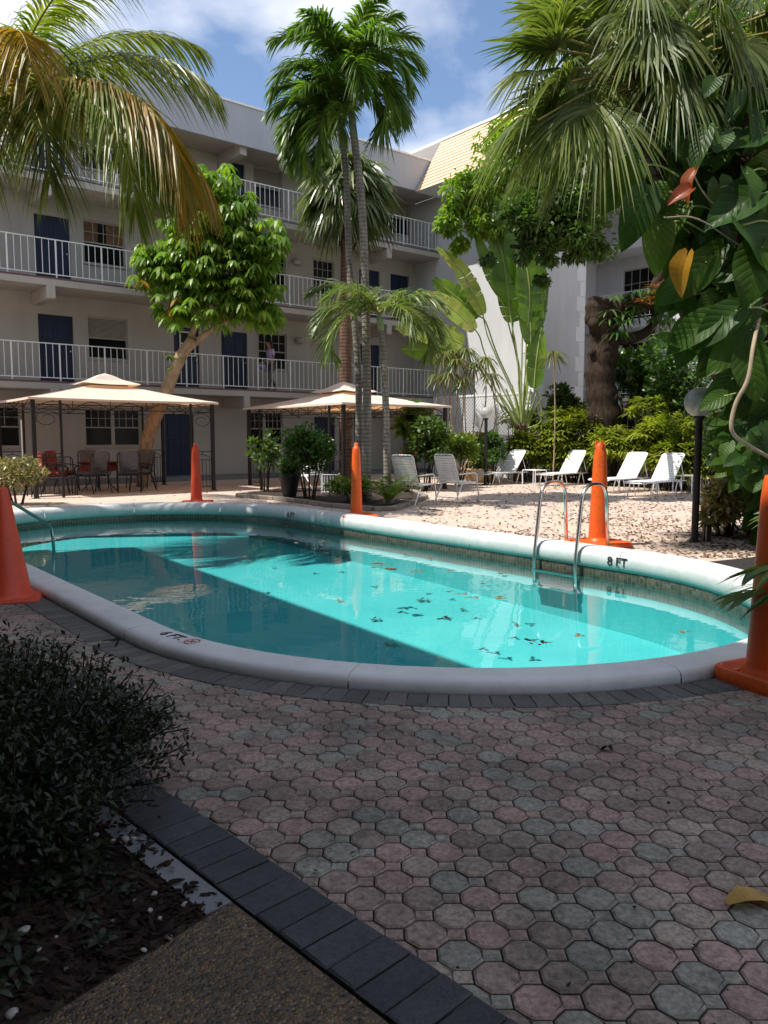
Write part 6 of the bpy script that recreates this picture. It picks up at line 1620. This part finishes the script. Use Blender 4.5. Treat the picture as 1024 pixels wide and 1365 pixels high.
for k in range(46):
    px_, py_ = R.uniform(965, 1030), R.uniform(560, 640); heart(g, at(px_, py_, R.uniform(8.2, 9)), (R.uniform(-1, .6), -.2, R.uniform(-1, .2)), (R.uniform(-.7, .5), -.6, .8), .22, .16, .2, .2)
o = ms.build('leaf_stalks', M['travel_stem'], t); leaf_uv(g.build('leaves', M['pothos'], t, smooth=True))
g = MB(); heart(g, at(915, 344, 7.9), (-.28, .1, -1), (-.9, -.8, .25), .36, .24, .6, .45); g.build('yellow_leaf', M['pothos_y'], t)
g = MB(); heart(g, at(925, 232, 8.1), (-.45, -.1, -.8), (-.9, -.6, .5), .27, .17, .7, .5); heart(g, at(918, 252, 8.05), (-.9, -.1, -.5), (-.2, -.9, .5), .24, .16, .4, .3); g.build('orange_leaf', M['pothos_o'], t)

shrub('variegated_shrub', 'pale speckled shrub at the foot of the globe lamp, below the vine', 968, 668, 10.6, .44, .38, 1500, .13, 'croton', sub=14, asp=.4)
shrub('dark_shrub', 'dark undergrowth shrub at the base of the vine', 1010, 660, 11.2, .6, .6, 1400, .16, 'oak', sub=12)

# ---- frond of a small palm reaching in at the right, in front of the square tray cone
t = thing('areca_palm', (3.25, 4.3, 0), 'low palm frond reaching over the rim in front of the right hand cone', 'palm')
g, ms = MB(), MB(); b0 = np.array([2.75, 4.0, .45])
frond(g, ms, b0, rad(188), rad(34), .95, rad(45), 22, .40, .034, .35, 60, 18, .1, .15, .008)
frond(g, ms, b0, rad(172), rad(20), .9, rad(38), 20, .36, .030, .35, 60, 20, .1, .15, .008)
for az in (20, 80, 140, 230, 300, 350): frond(g, ms, b0 + [.15, 0, 0], rad(az), rad(60), 1.0, rad(70), 20, .4, .034, .4, 60, 20, .1, .15, .008)
ms.tube([(3.0, 4.1, 0), tuple(b0 + [.1, 0, 0])], .03, 7)
o = ms.build('leaf_stalks', M['rachis'], t, smooth=True); g.build('leaflets', M['veitchia'], o)

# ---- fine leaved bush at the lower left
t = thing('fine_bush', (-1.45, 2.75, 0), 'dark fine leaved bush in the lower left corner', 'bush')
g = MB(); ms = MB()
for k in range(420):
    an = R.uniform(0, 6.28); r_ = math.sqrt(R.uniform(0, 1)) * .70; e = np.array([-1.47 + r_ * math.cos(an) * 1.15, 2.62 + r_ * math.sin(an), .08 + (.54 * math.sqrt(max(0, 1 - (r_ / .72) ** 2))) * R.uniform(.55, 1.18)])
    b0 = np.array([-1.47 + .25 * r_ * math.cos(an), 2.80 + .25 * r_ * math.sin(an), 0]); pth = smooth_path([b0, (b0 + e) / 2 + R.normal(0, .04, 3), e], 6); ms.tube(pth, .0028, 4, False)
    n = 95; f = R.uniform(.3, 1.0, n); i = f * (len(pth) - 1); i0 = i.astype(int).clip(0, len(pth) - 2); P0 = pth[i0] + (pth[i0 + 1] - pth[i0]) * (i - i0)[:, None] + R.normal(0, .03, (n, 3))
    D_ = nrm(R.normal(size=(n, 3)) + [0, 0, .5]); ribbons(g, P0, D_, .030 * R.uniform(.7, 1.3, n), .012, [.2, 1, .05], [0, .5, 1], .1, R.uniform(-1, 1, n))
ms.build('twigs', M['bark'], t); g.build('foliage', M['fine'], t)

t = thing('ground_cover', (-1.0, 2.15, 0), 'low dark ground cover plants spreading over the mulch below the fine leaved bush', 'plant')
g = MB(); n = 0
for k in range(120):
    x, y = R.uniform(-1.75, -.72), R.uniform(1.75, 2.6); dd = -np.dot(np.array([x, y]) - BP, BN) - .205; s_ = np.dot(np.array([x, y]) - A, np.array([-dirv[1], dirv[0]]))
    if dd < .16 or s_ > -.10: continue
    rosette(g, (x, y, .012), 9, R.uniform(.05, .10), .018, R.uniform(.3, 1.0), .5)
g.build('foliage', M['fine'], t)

# ================================================================== litter and small things
def in_bed(x, y): return np.dot(np.array([x, y]) - BP, BN) < -.22
g = MB(); n = 9000; v = []
while len(v) < n:
    x, y = R.uniform(-2.1, -.1), R.uniform(1.3, 4.2); s_ = np.dot(np.array([x, y]) - A, np.array([-dirv[1], dirv[0]])); dd = -np.dot(np.array([x, y]) - BP, BN) - .205
    lim = .005 if np.dot(np.array([x, y]) - BP, BU) > sA + .40 + R.uniform(-.15, .15) else .06 + .05 * math.sin(14 * y)
    if dd < lim or (s_ > -0.015): continue
    v.append((x, y, .006 + abs(R.normal(0, .009))))
v = np.array(v); D_ = nrm(R.normal(size=(n, 3)) * [1, 1, .25]); ribbons(g, v, D_, R.uniform(.015, .05, n), R.uniform(.008, .022, n), [.6, 1, .8, .2], [0, .3, .7, 1], .05, R.uniform(-.5, .5, n))
struct('mulch', g, M['mulch'], 'stuff')
peb = None
for k, (px_, py_, s_) in enumerate([(115, 1118, .019), (128, 1112, .014), (150, 1120, .013), (165, 1118, .020), (178, 1116, .014), (85, 1175, .015), (205, 1190, .017), (247, 1207, .019), (200, 1212, .011), (152, 1226, .011), (95, 1228, .010), (30, 1240, .022), (52, 1265, .011), (75, 1248, .008), (225, 1248, .012), (192, 1265, .010), (15, 1350, .018),
                                     (180, 1200, .012), (138, 1130, .011), (245, 1190, .009), (55, 1120, .010), (213, 1223, .009), (88, 1290, .008), (8, 1282, .012)]):
    c_ = np.array([0, 0, H]); c, s0 = math.cos(PITCH), math.sin(PITCH); u = (px_ - 512) / F; vv = (682.5 - py_) / F; dz = -s0 + vv * c; tt_ = -(H - .015) / dz
    pos = (u * tt_, (c + vv * s0) * tt_, .012)
    if peb is None:
        import bmesh
        bm = bmesh.new(); bmesh.ops.create_icosphere(bm, subdivisions=2, radius=1)
        for v_ in bm.verts:
            q_ = v_.co; f_ = 1 + .16 * math.sin(3.1 * q_.x + 1) * math.cos(2.3 * q_.y) + .12 * math.sin(4.2 * q_.z + q_.x * 2); v_.co = Vector((q_.x * 1.25 * f_, q_.y * .9 * f_, q_.z * .6 * f_))
        me = bpy.data.meshes.new('white_pebble'); bm.to_mesh(me); bm.free(); me.materials.append(M['pebble'])
        for p_ in me.polygons: p_.use_smooth = True
        peb = bpy.data.objects.new('white_pebble', me); C.objects.link(peb); o = peb
    else: o = peb.copy(); C.objects.link(o)
    o.location = pos; o.scale = (s_ * R.uniform(.6, 1.0), s_ * R.uniform(.6, .95), s_ * R.uniform(.6, 1.0)); o.rotation_euler = (R.uniform(-.4, .4), R.uniform(-.4, .4), R.uniform(0, 6.28)); tag(o, 'small white stone lying on the dark mulch in the lower left bed', 'stone', 'white stones scattered on the mulch')

def ground_px(px_, py_, z=0.0):
    c, s0 = math.cos(PITCH), math.sin(PITCH); u = (px_ - 512) / F; vv = (682.5 - py_) / F; dz = -s0 + vv * c; tt_ = -(H - z) / dz; return np.array([u * tt_, (c + vv * s0) * tt_, z])
# leaf litter on the sunny deck
g = MB(); n = 11000; px_ = R.uniform(560, 1010, n); py_ = 648 + (R.uniform(0, 1, n) ** 1.4) * 95; P0 = np.array([ground_px(a_, b_, .012) for a_, b_ in zip(px_, py_)])
da_ = np.stack([P0[:, 0] * DX + P0[:, 1] * DY, -P0[:, 0] * DY + P0[:, 1] * DX], 1); dens = noise_keep = np.sin(P0[:, 0] * 1.9 + 1.3 * np.sin(P0[:, 1] * 1.1)) * .5 + np.sin(P0[:, 1] * 2.3 + P0[:, 0]) * .4 + R.uniform(-1.3, .9, n) + (px_ - 600) / 420
keep = (da_[:, 0] > PC1[0] + PR + .34) & (P0[:, 1] < 22) & (dens > .05); P0 = P0[keep]; n = len(P0)
ribbons(g, P0, nrm(R.normal(size=(n, 3)) * [1, 1, .22]), R.uniform(.03, .075, n), R.uniform(.018, .036, n), [.2, 1, .9, .1], [0, .35, .7, 1], .0, R.uniform(-.5, .5, n))
n = 500; P0 = np.array([[R.uniform(-8, 1), R.uniform(13, 22), .012] for k in range(n)]); da_ = np.stack([P0[:, 0] * DX + P0[:, 1] * DY, -P0[:, 0] * DY + P0[:, 1] * DX], 1)
keep = (np.hypot(np.maximum(0, da_[:, 1] - PC2[1]), da_[:, 0] - PC1[0]) > PR + .35) & (da_[:, 1] > 8); P0 = P0[keep]; n = len(P0); ribbons(g, P0, nrm(R.normal(size=(n, 3)) * [1, 1, .2]), R.uniform(.03, .08, n), R.uniform(.015, .04, n), [.2, 1, .9, .1], [0, .35, .7, 1], .0, R.uniform(-.5, .5, n))
struct('leaf_litter', g, M['litter'], 'stuff')
g = MB(); P0 = np.array([ground_px(R.uniform(930, 1020), R.uniform(690, 720), .01) for k in range(500)]); ribbons(g, P0, nrm(R.normal(size=(500, 3)) * [1, 1, .3]), .07, .03, [.2, 1, .9, .1], [0, .35, .7, 1], 0, R.uniform(-.5, .5, 500)); struct('bed_litter', g, M['mulch'], 'stuff')

g = MB(); P0 = np.array([[R.uniform(-2.2, 2.4), R.uniform(1.6, 5.2), .019] for k in range(260)]); P0 = np.array([p_ for p_ in P0 if np.dot(p_[:2] - BP, BN) > -.18 and (lambda q_: (math.hypot(q_[0] - PC1[0], min(0, q_[1] - PC1[1])) if q_[1] < PC1[1] else PC1[0] - q_[0]) > PR + .32)(to_da(p_[0], p_[1]))]); n = len(P0)
ribbons(g, P0, nrm(R.normal(size=(n, 3)) * [1, 1, .15]), R.uniform(.006, .022, n), R.uniform(.004, .012, n), [.3, 1, .8, .2], [0, .35, .7, 1], .0, R.uniform(-.5, .5, n)); struct('paving_debris', g, M['mulch'], 'stuff')
def curl_leaf(L, W, fold=.2):
    g = MB(); us = np.linspace(0, 1, 9); rows = []
    for u in us:
        w_ = W * .5 * math.sin(math.pi * (.04 + .94 * u)) ** .7 * (1 + .12 * math.sin(u * 21)); rows.append([(L * (u - .5), w_ * f, .006 + fold * w_ * abs(f) ** 1.5 + .012 * math.sin(u * 5)) for f in (-1, -.5, 0, .5, 1)])
    rows = np.array(rows); g.add(rows.reshape(-1, 3), [[i * 5 + j, i * 5 + j + 1, (i + 1) * 5 + j + 1, (i + 1) * 5 + j] for i in range(8) for j in range(4)]); return g
p = ground_px(1003, 1202, .016); o = curl_leaf(.17, .075, .35).build('fallen_leaf', M['yellowleaf']); o.location = p; o.rotation_euler = (0, 0, .25); tag(o, 'large curled yellow leaf lying on the octagon pavers at the right edge', 'leaf')
p = ground_px(808, 1000, .016); o = curl_leaf(.06, .04, .4).build('fallen_leaf', M['mulch']); o.location = p; o.rotation_euler = (.1, 0, 2.2); tag(o, 'small crumpled dark leaf lying on the pavers below the pool rim', 'leaf')
# floating and sunken leaves
fl = None; R2 = np.random.RandomState(5)
spots = [(511, 753, 9), (525, 760, 8), (500, 758, 6), (668, 766, 6), (560, 762, 7), (645, 779, 4), (600, 790, 4), (617, 792, 5), (632, 797, 5), (672, 798, 6), (592, 824, 5), (704, 855, 5), (722, 857, 4), (776, 848, 3), (913, 844, 3), (325, 742, 6), (385, 702, 4), (430, 722, 6), (470, 735, 5), (208, 708, 5), (160, 690, 4), (398, 724, 4), (600, 762, 3), (540, 740, 4), (575, 745, 4)]
for i, (px_, py_, k_) in enumerate(spots):
    p = ground_px(px_, py_, -.196); 
    if i < 3 or fl is None:
        g = MB()
        for j in range(k_ if i < 3 else 5):
            q = R2.normal(0, .032, 2); an = R2.uniform(0, 6.28); D_ = np.array([[math.cos(an), math.sin(an), .05]]); ribbons(g, np.array([[q[0], q[1], .002 + .002 * j]]), D_, R2.uniform(.05, .10), R2.uniform(.025, .045), [.1, .8, 1, .8, .1], [0, .25, .5, .75, 1], 0, np.array([.1]))
        fl = g.build('floating_leaf_clump', M['floatleaf'])
        o = fl
    else: o = fl.copy(); C.objects.link(o)
    o.location = p; o.rotation_euler = (0, 0, R2.uniform(0, 6.28)); s_ = .45 + .09 * k_; o.scale = (s_, s_, s_); tag(o, 'small raft of dead brown leaves floating on the pool water', 'leaves', 'dead leaves floating on the pool', 'thing')
sk = None
for i, (px_, py_, s_) in enumerate([(522, 862, 1.0), (503, 829, .95), (455, 803, .8), (566, 803, 1.2), (365, 757, .6), (335, 745, .7), (616, 815, .8), (690, 835, .7)]):
    fz = -.62; p = ground_px(px_, py_, fz); a_ = -p[0] * DY + p[1] * DX; fz = floor_z(a_) + .012; p = ground_px(px_, py_, fz); a_ = -p[0] * DY + p[1] * DX; p[2] = floor_z(a_) + .012
    if sk is None:
        g = MB()
        for j in range(6):
            q = R2.normal(0, .035, 2); an = R2.uniform(0, 6.28); ribbons(g, np.array([[q[0], q[1], .004 + .003 * j]]), np.array([[math.cos(an), math.sin(an), .04]]), R2.uniform(.08, .15), R2.uniform(.03, .06), [.1, .8, 1, .8, .1], [0, .25, .5, .75, 1], 0, np.array([.1]))
        sk = g.build('sunken_leaf_clump', M['wetleaf']); o = sk
    else: o = sk.copy(); C.objects.link(o)
    o.location = p; o.rotation_euler = (0, 0, R2.uniform(0, 6.28)); o.scale = (s_ * .8, s_ * .6, 1); tag(o, 'dark clump of wet leaves resting on the turquoise pool floor', 'leaves', 'dark leaves on the pool floor', 'thing')

# ================================================================== person on the first gallery
def skin(name, mat, par, joints, bones, sub=2):
    names = list(joints); me = bpy.data.meshes.new(name); me.from_pydata([joints[k][0] for k in names], [(names.index(a), names.index(b)) for a, b in bones], [])
    o = bpy.data.objects.new(name, me); C.objects.link(o); o.parent = par; me.materials.append(mat)
    md = o.modifiers.new('skin', 'SKIN'); md.use_smooth_shade = True
    for i, k in enumerate(names):
        r_ = joints[k][1]; r_ = (r_, r_) if np.isscalar(r_) else r_; me.skin_vertices[0].data[i].radius = r_; me.skin_vertices[0].data[i].use_root = (i == 0)
    sm = o.modifiers.new('smooth', 'SUBSURF'); sm.levels = sub; sm.render_levels = sub; return o
M['skin_tone'] = paint('skin', (0.30, 0.15, 0.10), 0.55, 0.08, 8, 0)
M['hair'] = paint('dark_hair', (0.012, 0.008, 0.007), 0.45, 0.3, 30, 0.2)
M['lavender'] = paint('lavender_cloth', (0.50, 0.40, 0.62), 0.8, 0.12, 9, 0.2)
M['patterned'] = paint('dark_patterned_cloth', (0.10, 0.085, 0.09), 0.8, 0.6, 26, 0.1, dirt=((0.30, 0.26, 0.26), 0.6))
M['paper'] = paint('pale_bag', (0.62, 0.62, 0.72), 0.7, 0.1, 6, 0.1)
per = thing('person', (*U(13.42, 22.45)[:2], 2.83), 'dark haired person in a lavender top and patterned trousers walking along the first gallery', 'person', None, YAW + math.pi)
# local: +x is where they walk (left along the gallery), y across, z up
J = {'pelvis': ((0, 0, .90), (.13, .10)), 'waist': ((.01, 0, 1.04), (.11, .085)), 'chest': ((.03, 0, 1.22), (.145, .10)), 'neck': ((.05, 0, 1.38), .05), 'headb': ((.075, 0, 1.46), .07), 'head': ((.09, 0, 1.54), .088), 'crown': ((.085, 0, 1.61), .06),
     'shL': ((.03, .15, 1.32), .05), 'elL': ((.02, .21, 1.08), .036), 'wrL': ((.20, .17, .97), .026), 'haL': ((.27, .15, .96), .028),
     'shR': ((.03, -.15, 1.32), .05), 'elR': ((-.02, -.21, 1.07), .036), 'wrR': ((.15, -.20, .94), .026), 'haR': ((.22, -.18, .92), .028),
     'hiL': ((.0, .085, .84), .085), 'knL': ((.12, .09, .47), .056), 'anL': ((.14, .09, .09), .037), 'toL': ((.27, .09, .035), .03),
     'hiR': ((.0, -.085, .84), .085), 'knR': ((-.02, -.09, .46), .056), 'anR': ((-.22, -.09, .12), .037), 'toR': ((-.11, -.09, .035), .03)}
Bn = [('pelvis', 'waist'), ('waist', 'chest'), ('chest', 'neck'), ('neck', 'headb'), ('headb', 'head'), ('head', 'crown'), ('chest', 'shL'), ('shL', 'elL'), ('elL', 'wrL'), ('wrL', 'haL'), ('chest', 'shR'), ('shR', 'elR'), ('elR', 'wrR'), ('wrR', 'haR'),
      ('pelvis', 'hiL'), ('hiL', 'knL'), ('knL', 'anL'), ('anL', 'toL'), ('pelvis', 'hiR'), ('hiR', 'knR'), ('knR', 'anR'), ('anR', 'toR')]
for sd_ in ('L', 'R'):
    hp = np.array(J['ha' + sd_][0]); sg = 1 if sd_ == 'L' else -1
    for f in range(4):
        a0 = hp + [.02, 0, .022 - .015 * f]; a1 = a0 + [.032, -.008 * sg, -.004]; a2 = a1 + [.016, -.02 * sg, -.012 + .002 * f]
        for nm_, p_, r_ in (('a', a0, .009), ('b', a1, .008), ('c', a2, .006)): J['f%s%d%s' % (sd_, f, nm_)] = (tuple(p_), r_)
        Bn += [('ha' + sd_, 'f%s%da' % (sd_, f)), ('f%s%da' % (sd_, f), 'f%s%db' % (sd_, f)), ('f%s%db' % (sd_, f), 'f%s%dc' % (sd_, f))]
    a0 = hp + [.0, -.022 * sg, .012]; a1 = a0 + [.028, -.02 * sg, .01]; J['t%sa' % sd_] = (tuple(a0), .010); J['t%sb' % sd_] = (tuple(a1), .007); Bn += [('ha' + sd_, 't%sa' % sd_), ('t%sa' % sd_, 't%sb' % sd_)]
J['nose'] = ((.185, 0, 1.525), .012); Bn.append(('head', 'nose'))
body = skin('body', M['skin_tone'], per, J, Bn)
hr = skin('hair', M['hair'], per, {'a': ((.055, 0, 1.60), .095), 'b': ((.02, 0, 1.54), .095), 'c': ((-.03, 0, 1.42), .085), 'd': ((-.07, 0, 1.28), .07), 'e': ((-.08, 0, 1.20), .03)}, [('a', 'b'), ('b', 'c'), ('c', 'd'), ('d', 'e')])
J2 = {'ch': ((.03, 0, 1.24), (.165, .118)), 'wa': ((.01, 0, 1.04), (.13, .105)), 'he': ((.0, 0, .90), (.15, .125)), 'nk': ((.045, 0, 1.345), .07), 'sl': ((.03, .155, 1.32), .062), 'el': ((.022, .20, 1.14), .05), 'sr': ((.03, -.155, 1.32), .062), 'er': ((-.01, -.20, 1.14), .05)}
skin('top', M['lavender'], per, J2, [('ch', 'wa'), ('wa', 'he'), ('ch', 'nk'), ('ch', 'sl'), ('sl', 'el'), ('ch', 'sr'), ('sr', 'er')])
J3 = {'p': ((0, 0, .88), (.142, .112)), 'hl': ((.0, .088, .82), .098), 'kl': ((.12, .092, .47), .068), 'al': ((.14, .09, .13), .052), 'hr': ((.0, -.088, .82), .098), 'kr': ((-.02, -.092, .46), .068), 'ar': ((-.20, -.09, .16), .052)}
skin('trousers', M['patterned'], per, J3, [('p', 'hl'), ('hl', 'kl'), ('kl', 'al'), ('p', 'hr'), ('hr', 'kr'), ('kr', 'ar')])
g = MB()
for sg in (-1, 1):
    g.lathe([(.001, -.008), (.008, -.004), (.008, .004), (.001, .008)], (.168, .032 * sg, 1.552), 8)
g.build('eyes', M['ink'], per, local=True)
g = MB(); g.tube([(.166, -.022, 1.483), (.174, 0, 1.481), (.166, .022, 1.483)], .005, 5); g.build('mouth', M['redink'], per, local=True)
for sg in (-1, 1):
    q = (.27, .09, .0) if sg > 0 else (-.11, -.09, .0)
    g = MB(); g.bbox((q[0] - .17, q[1] - .045, .0), (q[0] + .05, q[1] + .045, .06), .02); g.build('shoe', M['iron'], per, local=True, smooth=True)
bag = thing('handbag', (*(U(13.42, 22.45) + U(-.24, 0) + U(0, .17))[:2], 2.83 + .66), 'pale bag hanging from the hand of the person on the gallery', 'bag', None, YAW)
g = MB(); g.bbox((-.14, -.05, 0), (.14, .05, .22), .03); g.build('bag_body', M['paper'], bag, local=True, smooth=True)
g = MB(); g.tube([(.09 * math.cos(q_), 0, .21 + .09 * math.sin(q_)) for q_ in np.linspace(0, math.pi, 9)], .008, 5); g.build('handle', M['paper'], bag, local=True)
